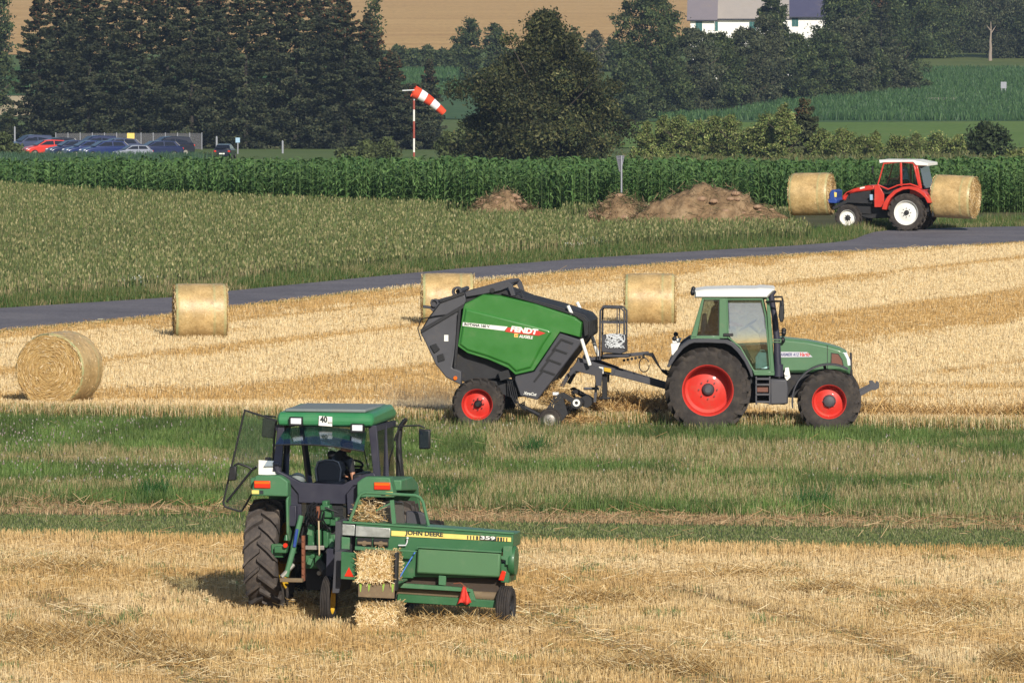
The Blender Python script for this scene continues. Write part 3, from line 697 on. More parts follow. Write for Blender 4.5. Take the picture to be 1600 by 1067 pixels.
spruce('spruce_tree', H_at(980, 92), 2.3, 150, 'small narrow spruce standing behind the windsock', PT(671, 980), n=6000, group='small spruces')
spruce('spruce_tree', H_at(620, 152), 1.9, 151, 'small pointed spruce among the pale shrubs left of the red tractor roof', PT(1257, 620), n=5000, pal=[(.06,.07,.03), (.045,.055,.028)], group='small spruces')
broad('thin_tree', H_at(960, -60), 1.6, 160, 'thin sparse tree poking above the spruces left of the wheat hill', PT(583, 960), n=2600, leaf=.3, clump=.3)
broad('leafy_tree', H_at(1060, -70), 3.6, 161, 'dark leafy tree cut by the left edge of the photo', PT(-8, 1060), n=9000)
broad('dark_shrub', H_at(930, 176), 2.0, 162, 'dark shrub at the left edge beside the parked cars', PT(12, 930), cat='shrub', n=2500)
# the big dark beech
def bp(t):
    return float(np.interp(t, [0, .1, .3, .5, .63, .72, .8, .9, 1], [.85, .97, 1, .88, .62, .45, .33, .17, .05]))
broad('beech_tree', H_at(640, 10), 8.8, 170, 'large dark spreading tree in the centre behind the maize', PT(852, 640), pal=DARK, prof=bp, n=120000, leaf=.19, clump=.1, shell=.62, dens=230, base=.0, trunk_h=.9)
broad('thin_tree', H_at(700, 34), 1.6, 171, 'sparse tree top with bare twigs right of the big dark tree top', PT(900, 700), pal=[(.1,.1,.05), (.07,.08,.04)], n=2600, leaf=.25, group=None)
broad('leafy_tree', H_at(1240, 26), 3.2, 172, 'twin topped tree left of the big dark tree, its left crown', PT(733, 1240), n=5000)
broad('leafy_tree', H_at(1240, 34), 2.6, 173, 'twin topped tree left of the big dark tree, its right crown', PT(772, 1245), n=4000)
broad('leafy_tree', H_at(1300, 45), 2.5, 174, 'pale tree behind the right shoulder of the big dark tree', PT(928, 1300), n=3500, pal=[(.09,.09,.05), (.07,.08,.045)])
# hedge below the wheat hill
for i, (px, tp) in enumerate(((600, 78), (622, 70), (645, 74), (668, 70), (692, 76), (715, 68), (792, 76), (930, 70), (955, 60))):
    broad('hedge_bush', H_at(1330, tp), 2.3, 180+i, 'dark hedge bush under the wheat hill, '+['first from the left', 'second from the left', 'third from the left', 'fourth from the left', 'fifth from the left', 'below the twin topped tree', 'left of the big dark tree top', 'just right of the big dark tree', 'rightmost, by the round dark trees'][i],
          PT(px, 1330), cat='bush', group='bushes of the hedge below the wheat hill', n=2200, leaf=.4, base=0, trunk_h=.6)
# wood on the right
wood = [(1015, 1010, -30, 4.6, 0), (985, 985, 88, 3.4, 0), (1040, 975, 95, 3.6, 0), (1080, 985, 40, 3.6, 1), (1120, 960, 48, 3.6, 0), (1165, 965, 40, 3.9, 1), (1196, 975, 14, 2.6, 1), (1240, 950, 50, 3.6, 0),
        (1290, 955, 44, 3.6, 0), (1325, 975, 24, 3.6, 1), (1345, 955, 66, 3.4, 0), (1385, 945, 72, 3.0, 1), (1418, 945, 105, 2.0, 0), (1206, 1050, -25, 2.4, 0), (1318, 1080, -50, 3.6, 0), (1362, 1090, -70, 4.4, 0), (1405, 1100, -60, 5.2, 0), (1455, 1120, -50, 4.8, 0), (1500, 1150, -40, 4.2, 1), (1590, 1120, -40, 5.0, 1), (1560, 1140, -60, 4.5, 0), (1640, 1100, -30, 5, 0)]
wl = ['round dark tree left of the white farmhouse', 'low dark tree at the left foot of the wood', 'dark leafy tree behind the road sign', 'brownish tree in front of the farmhouse gable', 'dark tree under the farmhouse wall', 'brownish crown covering the lower farmhouse wall',
      'tree between the farmhouse and the second white building', 'broad crown right of the farmhouse', 'tall dark crown in the middle of the right wood', 'brown green crown right of the middle of the wood', 'dark tree at the edge of the far maize', 'brownish tree leaning over the far maize', 'smallest dark tree at the right foot of the wood',
      'tree rising between the two white buildings', 'tall dark tree right of the second white building', 'very tall dark tree at the top of the wood', 'tall dark tree left of the low wall', 'dark tree left of the pale bare trunk', 'tree beside the pale bare trunk', 'brown green tree at the upper right corner', 'dark tree just right of the pale bare trunk', 'dark tree cut by the right edge']
for i, ((px, Y, tp, rd, k), l) in enumerate(zip(wood, wl)):
    bpy_ = 192-(px-960)*.105; Y = Yfar(max(bpy_, 112)) if Y < 1020 else Yfar(max(bpy_-22, 100)); rd = rd*Y/960
    if px > 1430: Y = Yfar(92 if i % 2 else 84); rd = rd*1.25
    broad('leafy_tree', H_at(Y, tp), rd*1.2, 200+i, l, PT(px, Y), pal=DEC if not k else [(.07,.08,.04), (.085,.09,.045), (.05,.065,.035)], group='trees of the right wood', n=24000, leaf=.28, base=0.0, clump=.13, dens=150, shell=.6)
spruce('spruce_tree', H_at(1230, -40), 3.6, 240, 'dark spruce inside the right wood', PT(1375, 1230), n=6000, group='small spruces')
# bare pale trunk
r_ = np.random.default_rng(5); tr = thing('bare_trunk', PT(1546, 1395), 0, 'pale bare tree trunk on the grassy slope at upper right', 'tree')
trunk_mb(6.5, .32, r_, .02, [(4.5, .5, 1.4, 1), (5, 3.3, 1.0, 1)]).build('trunk', M['palebark'], tr)
# pale shrubs behind the maize
shr = [(1010, 192, 1.5), (1035, 178, 1.6), (1062, 172, 1.8), (1090, 188, 1.6), (1115, 175, 1.9), (1142, 182, 1.7), (1170, 196, 1.7), (1198, 168, 1.9), (1225, 160, 1.8), (1285, 196, 1.6), (1315, 205, 1.7), (1345, 212, 1.6), (1368, 196, 1.1), (1400, 215, 1.8), (1430, 205, 1.8), (1465, 212, 1.9), (1498, 208, 1.6)]
wh = ['beside the big dark tree', 'right behind the road sign', 'tall, right of the road sign', 'low, in the left part of the row', 'tallest of the left group', 'between two taller ones left of the soil heap top', 'above the left end of the big soil heap', 'over the top of the big soil heap', 'just left of the small pointed spruce',
      'just right of the small pointed spruce', 'low, left of the red tractor cab', 'behind the left loader bale', 'narrow, in front of the bright meadow', 'behind the red tractor roof', 'right of the red tractor roof', 'behind the bale on the red tractor rear', 'left of the dark bush at the right']
for i, ((px, tp, rd), l) in enumerate(zip(shr, wh)):
    Y = 600+(i*37) % 40; broad('willow_shrub', H_at(Y, tp+(i*7 % 5)*3-4), rd*(1.1+.5*((i*5) % 4)/3), 260+i, 'pale olive shrub '+l, PT(px, Y), pal=WILLOW, cat='shrub', group='pale shrubs behind the maize', n=8000, leaf=.14, base=0, trunk_h=.8, clump=.16, dens=130, prof=lambda t: (1-t)**.65*.95+.06)
broad('dark_bush', H_at(600, 192), 2.2, 290, 'dark green bush at the right behind the maize', PT(1543, 600), pal=[(.05,.07,.028), (.035,.055,.022)], cat='shrub', n=5000, leaf=.25, base=0)
broad('willow_shrub', H_at(590, 236), 2.0, 291, 'low pale shrub at the right edge behind the maize', PT(1600, 590), pal=WILLOW, cat='shrub', group='pale shrubs behind the maize', n=2500, leaf=.22, base=0)
for i, (px, tp, l) in enumerate(((5, 205, 'pale shrub at the left edge in front of the parked cars'), (25, 225, 'low pale shrub left of the red car'), (575, 220, 'low shrub left of the windsock mast'), (545, 232, 'lowest shrub on the meadow by the spruces'), (605, 215, 'shrub right beside the windsock mast foot'), (700, 205, 'shrub at the left foot of the big dark tree'), (320, 243, 'tiny shrub beside the lone dark car'), (725, 190, 'shrub against the left side of the big dark tree'))):
    broad('willow_shrub', H_at(690, tp), 1.4, 300+i, l, PT(px, 690), pal=[(.09,.11,.04), (.07,.09,.035)], cat='shrub', group='low shrubs by the spruces', n=2200, leaf=.22, base=0)
# ================================================================ wheels, people, bales
def wheel(parent, c, R_, wd, rr, rimmat, out=-1, lugs=20, hubmat=None, swap=1, deep=.5, name='wheel', lugh=.05, plain=False, hubr=.1, bolts=8, tyre='tyre_clean'):
    """c: centre (x,y,z) in the parent's frame; out: sign of y that faces outward"""
    o_ = out; cx, cy, cz = c
    rim = MB()
    rim.lathe([(rr, o_*wd*.43), (rr*1.03, o_*wd*.46), (rr*1.03, -o_*wd*.46), (rr, -o_*wd*.43), (rr*.93, -o_*wd*.2), (rr*.92, o_*wd*.02), (rr*.9, o_*wd*.1), (rr*.94, o_*wd*.36), (rr*.985, o_*wd*.43)], (0, 0, 0), 40)
    yd = o_*wd*(.43-deep)
    rim.lathe([(rr*.93, yd+o_*.05*wd), (rr*.8, yd-o_*.02*wd), (rr*.5, yd+o_*.1*wd), (rr*.42, yd+o_*.12*wd), (1e-4, yd+o_*.12*wd), (1e-4, yd+o_*.05*wd), (rr*.42, yd+o_*.05*wd), (rr*.8, yd-o_*.09*wd), (rr*.93, yd-o_*.02*wd)], (0, 0, 0), 40)
    o = rim.build(name, rimmat, parent, smooth=30); o.location = c
    t = MB()
    prof = [(rr, wd*.40), (rr*1.02, wd*.46), (rr*.6+R_*.4, wd*.5), (R_*.86, wd*.5), (R_*.9, wd*.47), (R_*.92, wd*.38), (R_*.925, 0)]
    prof = prof+[(a, -b) for a, b in reversed(prof[:-1])]
    t.lathe(prof, (0, 0, 0), 56)
    if not plain:
        for i in range(lugs):
            for s in (1, -1):
                a0 = 2*math.pi*(i+(.5 if s > 0 else 0))/lugs; sw = swap*.30*(20/lugs)
                th = .028*20/lugs
                def P(a, y, r): return (r*math.cos(a), y, r*math.sin(a))
                V = []; st = [(-.03*wd*s, 0, R_*.91, R_), (.28*wd*s, .5, R_*.91, R_), (.47*wd*s, .9, R_*.89, R_*.99), (.535*wd*s, 1.15, R_*.8, R_*.87)]
                for (y, q, r1, r2) in st:
                    a = a0+sw*q; V += [P(a-th*1.5, y, r1), P(a+th*1.5, y, r1), P(a+th, y, r2), P(a-th, y, r2)]
                F = []
                for k in range(3):
                    b = k*4; F += [(b+j, b+(j+1) % 4, b+4+(j+1) % 4, b+4+j) for j in range(4)]
                F += [(0, 3, 2, 1), (12, 13, 14, 15)]
                t.add(V, F)
    else:
        for k in range(-2, 3):
            t.lathe([(R_*.955, k*wd*.16-.05*wd), (R_, k*wd*.16-.04*wd), (R_, k*wd*.16+.04*wd), (R_*.955, k*wd*.16+.05*wd)], (0, 0, 0), 48)
    t.build('tyre', M[tyre], o, smooth=30)
    h = MB(); h.lathe([(1e-4, yd), (hubr*1.25, yd+o_*.1*wd), (hubr, yd+o_*.3*wd), (hubr*.6, yd+o_*.36*wd), (1e-4, yd+o_*.36*wd)], (0, 0, 0), 20, closed=False)
    for k in range(bolts):
        a = 2*math.pi*k/bolts; h.disc(.014, (rr*.36*math.cos(a), 0, rr*.36*math.sin(a)), yd+o_*.1*wd, yd+o_*.22*wd, 6)
    h.build('hub', hubmat or M['dark'], o)
    return o
def body_mesh(name, caps, m, parent, vox=.012, balls=()):
    mb = MB()
    for (p, q, r1, r2) in caps: mb.capsule(p, q, r1, r2, 14)
    for c, r in balls: mb.ball(c, r, 16, 12)
    o = mb.build(name, m, parent, smooth=0)
    r = o.modifiers.new('remesh', 'REMESH'); r.mode = 'VOXEL'; r.voxel_size = vox; r.use_smooth_shade = True
    s = o.modifiers.new('smooth', 'SMOOTH'); s.factor = .5; s.iterations = 4
    return o
def hand(caps, w_, d, up, s=1, curl=.7):
    """adds palm, four unequal bent fingers and a thumb; w_ wrist, d pointing direction, up back-of-hand normal"""
    d = Vector(d).normalized(); up = Vector(up); up = (up-d*up.dot(d)).normalized(); sd = d.cross(up)*s; w_ = Vector(w_)
    caps.append((w_, w_+d*.04, .025, .026))
    for k, (o, L) in enumerate(((-.03, .068), (-.01, .078), (.011, .073), (.031, .056))):
        b = w_+d*.075+sd*o; caps.append((w_+d*.02+sd*o*.6, b, .016, .0125)); q = d; p = b
        for j, f in enumerate((.45, .32, .23)):
            q = (q-up*curl*(.5+.25*j)).normalized(); e = p+q*L*f; caps.append((p, e, .0095-.001*j, .0088-.001*j)); p = e
    p = w_+d*.025-sd*.03; q = (d*.6-sd*.8-up*.2).normalized(); e = p+q*.035; caps.append((p, e, .013, .011)); q = (d-sd*.2-up*.5).normalized(); caps.append((e, e+q*.032, .0105, .009))
def seated(name, loc, rz, label, shirt, lean=.1, turn=0.0, headdown=.25, sleeves='short', head_yaw=0, hl=(.48, .2, .25), hr=(.48, -.2, .25), hair='hair', group=None):
    """seated person: origin at the seat surface under the hips, facing +x"""
    root = thing(name, loc, rz, label, 'person', group)
    hip = Vector((0, 0, .09)); ch = Vector((.05+lean*.3, 0, .36)); sh = Vector((.03+lean*.48, 0, .50)); nk = sh+Vector((.015+lean*.05, 0, .07))
    hd = nk+Vector((.03+.05*headdown, 0, .12))
    caps = []; sk = caps
    SL = sh+Vector((0, .19, -.02)); SR = sh+Vector((0, -.19, -.02))
    arms = []
    for S_, h, s in ((SL, Vector(hl), 1), (SR, Vector(hr), -1)):
        m_ = (S_+h)/2; L = (h-S_).length; b = math.sqrt(max(.001, .29**2-(L/2)**2)) if L < .57 else .03
        E_ = m_+Vector((-.15, s*.45, -.9)).normalized()*b; arms.append((S_, E_, h, s))
    # one continuous body (torso, neck, head, arms, hands, legs)
    caps += [(hip, ch, .125, .12), (ch, sh, .12, .09), (sh, nk+Vector((0, 0, .03)), .058, .05), (SL, SR, .055, .055)]
    for s in (1, -1):
        kn = Vector((.43, s*.12, .1)); an = Vector((.52, s*.12, -.32)); caps += [(hip+Vector((0, s*.08, 0)), kn, .085, .056), (kn, an, .052, .036), (an, an+Vector((.15, 0, -.06)), .036, .03)]
    for S_, E_, h, s in arms:
        caps += [(S_, E_, .045, .036), (E_, h, .036, .024)]; d = (h-E_).normalized(); hand(caps, h, (d+Vector((.3, 0, 0))).normalized(), Vector((0, 0, 1)), s)
    rot = Matrix.Rotation(head_yaw, 3, 'Z')
    def Hh(x, y, z):
        v = rot @ Vector((x, y, z)); return hd+Vector((v.x+headdown*.0, v.y, v.z-.35*headdown*x))
    balls = [(Hh(0, 0, .03), (.093, .076, .1)), (Hh(.025, 0, -.035), (.07, .058, .075)), (Hh(.062, 0, -.075), (.03, .03, .026)), (Hh(.1, 0, -.01), (.02, .013, .024)), (Hh(.0, .078, 0), (.014, .01, .03)), (Hh(.0, -.078, 0), (.014, .01, .03))]
    caps += [(Hh(.083, -.02, -.045), Hh(.083, .02, -.045), .009, .009)]
    body_mesh('body', caps, M['skin'], root, .009, balls)
    e = MB()
    for s in (1, -1): e.ball(Hh(.083, s*.03, .018), .011, 8, 6)
    e.build('eyes', M['black'], root)
    hm = MB(); hm.ball(Hh(-.014, 0, .052), (.098, .087, .092), 18, 12); hm.ball(Hh(-.04, 0, .0), (.07, .08, .07), 16, 10)
    o = hm.build('hair', M[hair], root, smooth=60)
    sc_ = [(hip+Vector((0, 0, -.02)), ch, .137, .134), (ch, sh, .134, .1), (SL, SR, .064, .064), (sh, nk, .068, .056)]
    for S_, E_, h, s in arms:
        if sleeves == 'short': sc_.append((S_, S_.lerp(E_, .4), .058, .05))
        else: sc_ += [(S_, E_, .056, .045), (E_, E_.lerp(h, .85), .045, .033)]
    body_mesh('shirt', sc_, M[shirt], root, .012)
    tr = []
    for s in (1, -1):
        kn = Vector((.43, s*.12, .1)); an = Vector((.52, s*.12, -.3)); tr += [(hip+Vector((0, s*.08, -.01)), kn, .097, .068), (kn, an, .066, .052)]
    body_mesh('trousers', tr+[(hip+Vector((0, -.08, 0)), hip+Vector((0, .08, 0)), .12, .12)], M['jeans'], root, .014)
    sh_ = []
    for s in (1, -1): an = Vector((.52, s*.12, -.35)); sh_.append((an, an+Vector((.17, 0, -.03)), .045, .038))
    body_mesh('shoes', sh_, M['black'], root, .014)
    return root

def bale_mats():
    def mk(name, net):
        m, t, b, o = _new(name); tc = t.nodes.new('ShaderNodeTexCoord'); mp = t.nodes.new('ShaderNodeMapping')
        mp.inputs['Scale'].default_value = (1, 1, 1); t.links.new(tc.outputs['UV'], mp.inputs[0])
        n = t.nodes.new('ShaderNodeTexNoise'); n.inputs['Scale'].default_value = 1; n.inputs['Detail'].default_value = 7; n.inputs['Roughness'].default_value = .75; n.inputs['Distortion'].default_value = 1.5
        mp.inputs['Scale'].default_value = (12, 46, 1) if net else (70, 4, 1)
        t.links.new(mp.outputs[0], n.inputs[0])
        cols = [(.3, (.16,.09,.03)), (.45, (.38,.24,.09)), (.56, (.52,.36,.15)), (.7, (.66,.5,.26))] if not net else [(.3, (.3,.185,.07)), (.45, (.46,.315,.14)), (.58, (.56,.4,.19)), (.72, (.68,.52,.28))]
        r = _ramp(t, n.outputs[0], cols); last = r.outputs[0]
        if net:   # green edge threads of the net wrap
            sx = t.nodes.new('ShaderNodeSeparateXYZ'); t.links.new(tc.outputs['UV'], sx.inputs[0])
            rr = _ramp(t, sx.outputs[0], [(0, (.85,)*3), (.035, (.85,)*3), (.06, (.1,)*3), (.5, (.0,)*3), (.72, (.02,)*3), (.76, (.55,)*3), (.79, (.1,)*3), (.93, (.05,)*3), (.955, (.6,)*3), (1, (.4,)*3)])
            n5 = _noise(t, 3.5, 3); r5 = _ramp(t, n5.outputs[0], [(.35, (.78,.76,.72)), (.65, (1.1,1.08,1.05))]); m5 = t.nodes.new('ShaderNodeMixRGB'); m5.blend_type = 'MULTIPLY'; m5.inputs[0].default_value = 1; t.links.new(last, m5.inputs[1]); t.links.new(r5.outputs[0], m5.inputs[2]); last = m5.outputs[0]; nn = _noise(t, 30, 3); mm = t.nodes.new('ShaderNodeMath'); mm.operation = 'MULTIPLY'; t.links.new(rr.outputs[0], mm.inputs[0]); t.links.new(nn.outputs[0], mm.inputs[1])
            mx = t.nodes.new('ShaderNodeMixRGB'); t.links.new(mm.outputs[0], mx.inputs[0]); t.links.new(last, mx.inputs[1]); mx.inputs[2].default_value = (.25,.45,.24,1); last = mx.outputs[0]
        t.links.new(last, b.inputs['Base Color']); b.inputs['Roughness'].default_value = .42 if net else .8; b.inputs['Specular IOR Level'].default_value = .5 if net else .2
        bp = t.nodes.new('ShaderNodeBump'); bp.inputs['Strength'].default_value = .3 if net else .9; bp.inputs['Distance'].default_value = .02; t.links.new(n.outputs[0], bp.inputs['Height']); t.links.new(bp.outputs[0], b.inputs['Normal'])
        return m
    M['bale_net'] = mk('net_wrapped_straw', True); M['bale_end'] = mk('coiled_straw', False)
bale_mats()
def round_bale(loc, rz, D, L, label, group='round straw bales lying on the stubble', seed=0, flip=False, fuzz=2600, tilt=0):
    """axis along local x; end at -x carries the coil towards -x"""
    r = np.random.default_rng(900+seed); root = thing('round_bale', loc, rz, label, 'bale', group, ry=tilt); R_ = D/2
    n, m = 72, 22; V = []; UV = []; F = []; sq = .97
    for i in range(m+1):
        a = i/m; edge = min(a, 1-a)*L; rd = R_*(1-.05*math.exp(-edge/.035))
        for k in range(n):
            q = 2*math.pi*k/n; rr = rd*(1+.006*math.sin(q*5+seed)+.008*r.normal()*.6)
            z = rr*math.sin(q); z = max(z, -R_*sq)
            V.append(((a-.5)*L, rr*math.cos(q), z+R_*sq)); UV.append((a, k/n))
    for i in range(m):
        for k in range(n): F.append((i*n+k, i*n+(k+1) % n, (i+1)*n+(k+1) % n, (i+1)*n+k))
    def mkmesh(name, V, F, UV, mat_, smooth=True):
        me = bpy.data.meshes.new(name); me.from_pydata(V, [], F); uv = me.uv_layers.new(name='UVMap')
        for lp in me.loops: uv.data[lp.index].uv = UV[lp.vertex_index]
        me.materials.append(mat_)
        if smooth: me.shade_smooth()
        return link(bpy.data.objects.new(name, me), root)
    mkmesh('net_wrap', V, F, UV, M['bale_net'])
    # the two straw faces in a bowed, lumpy spiral
    V = []; F = []; UV = []
    for s in (-1, 1):
        b0 = len(V); rings = 26
        for j in range(rings+1):
            rr = R_*.965*(j/rings)
            for k in range(n):
                q = 2*math.pi*k/n; bow = .035*(1-(j/rings)**2)+.012*math.sin(j*2.1+q)+r.normal()*.004
                z = max(rr*math.sin(q), -R_*sq); V.append((s*(L/2-.01+bow), rr*math.cos(q), z+R_*sq)); UV.append((j/rings, q/6.283*R_*3+j*.13))
        for j in range(rings):
            for k in range(n): F.append((b0+j*n+k, b0+j*n+(k+1) % n, b0+(j+1)*n+(k+1) % n, b0+(j+1)*n+k))
    mkmesh('straw_face', V, F, UV, M['bale_end'])
    # loose straw ends
    q = r.random(fuzz)*6.283; rr = R_*np.sqrt(r.random(fuzz)); s = np.where(r.random(fuzz) < .5, -1, 1); nearr = r.random(fuzz) < .1
    C = np.stack([s*(L/2+.02+.02*(1-(rr/R_)**2)), rr*np.cos(q), np.maximum(rr*np.sin(q), -R_*sq)+R_*sq], 1)
    C[nearr] = np.stack([(r.random(nearr.sum())-.5)*L, R_*np.cos(q[nearr]), np.maximum(R_*np.sin(q[nearr]), -R_*sq)+R_*sq], 1)
    td = np.stack([r.normal(0, .25, fuzz), -np.sin(q), np.cos(q)], 1)+r.normal(0, .25, (fuzz, 3)); td /= np.linalg.norm(td, axis=1)[:, None]
    w2 = np.cross(td, r.normal(size=(fuzz, 3))); w2 /= np.linalg.norm(w2, axis=1)[:, None]; Ls = ((.02+.05*r.random(fuzz))*np.where(nearr, .6, 1))[:, None]; W_ = .004
    VV = np.stack([C-td*Ls-w2*W_, C+td*Ls-w2*W_, C+td*Ls+w2*W_, C-td*Ls+w2*W_], 1).reshape(-1, 3)
    col = np.repeat(np.array(PALE+GOLD+STRAW)[r.integers(0, 12, fuzz)], 4, axis=0)
    mesh_np('loose_straw', VV, np.arange(fuzz*4).reshape(fuzz, 4), M['strawlay'], col, root)
    return root
def square_bale(loc, rz, sx, sy, sz, label, seed, M4=None, ry=0):
    r = np.random.default_rng(seed); root = thing('square_bale', loc, rz, label, 'bale', 'small square bales at the old baler', ry=ry)
    bm = bmesh.new(); bmesh.ops.create_cube(bm, size=1); bmesh.ops.subdivide_edges(bm, edges=bm.edges, cuts=14, use_grid_fill=True)
    for v in bm.verts:
        c = v.co; k = 1-.08*(abs(c.x*2)**8)*(abs(c.z*2)**8)-.06*(abs(c.y*2)**8)*(abs(c.z*2)**8)
        tw = .012*math.exp(-((abs(c.y)-.22)/.03)**2)
        v.co = Vector((c.x*sx*k, c.y*sy*k, c.z*sz*k*(1-tw*4)+sz/2))+Vector(r.normal(0, .007, 3))
    me = bpy.data.meshes.new('straw_block'); bm.to_mesh(me); bm.free(); me.materials.append(M['bale_block']); me.shade_smooth()
    link(bpy.data.objects.new('straw_block', me), root)
    n = 2600; f = r.integers(0, 6, n); C = (r.random((n, 3))-.5)*np.array([sx, sy, sz])
    for a in range(3):
        for s in (0, 1): k = f == a*2+s; C[k, a] = (s-.5)*(sx, sy, sz)[a]*1.015
    C[:, 2] += sz/2; nrm = np.zeros((n, 3)); nrm[np.arange(n), f//2] = 1
    td = r.normal(size=(n, 3)); td -= (td*nrm).sum(1)[:, None]*nrm*.75; td /= np.linalg.norm(td, axis=1)[:, None]
    w2 = np.cross(td, nrm); w2 /= np.linalg.norm(w2, axis=1)[:, None]+1e-6; Ls = (.02+.06*r.random(n))[:, None]; W_ = .0045
    VV = np.stack([C-td*Ls-w2*W_, C+td*Ls-w2*W_, C+td*Ls+w2*W_, C-td*Ls+w2*W_], 1).reshape(-1, 3)
    col = np.repeat(np.array(PALE+STRAW+GOLD[:2])[r.integers(0, 11, n)], 4, axis=0)
    mesh_np('loose_straw', VV, np.arange(n*4).reshape(n, 4), M['strawlay'], col, root)
    tw = MB()
    for s in (-1, 1): tw.prism([(-sx/2-.006, -.004), (sx/2+.006, -.004), (sx/2+.006, sz+.006), (-sx/2-.006, sz+.006)], s*sy*.22, s*sy*.22+.006)
    tw.build('twine', M['cord'] if False else M['strawcord'], root)
    return root
M['strawcord'] = solid('pale_twine', (.5,.4,.25), .8)
M['bale_block'] = solid('packed_straw', (.5,.36,.16), .85, dirt=.6, dirtcol=(.7,.55,.3), scale=25, bump=1, bscale=50)

round_bale(G(93, 632), R(71), 1.58, 1.2, 'large round straw bale with its coiled end facing the camera, at the left edge', seed=1)
round_bale(G(313, 530), R(5), 1.39, 1.25, 'round straw bale standing alone below the road, its dark end to the left', seed=2)
round_bale(G(700, 509), R(1), 1.36, 1.28, 'round straw bale half hidden behind the green baler', seed=3)
round_bale(G(1016, 511), R(-2), 1.38, 1.24, 'round straw bale behind the drawbar, between baler and cab', seed=4)
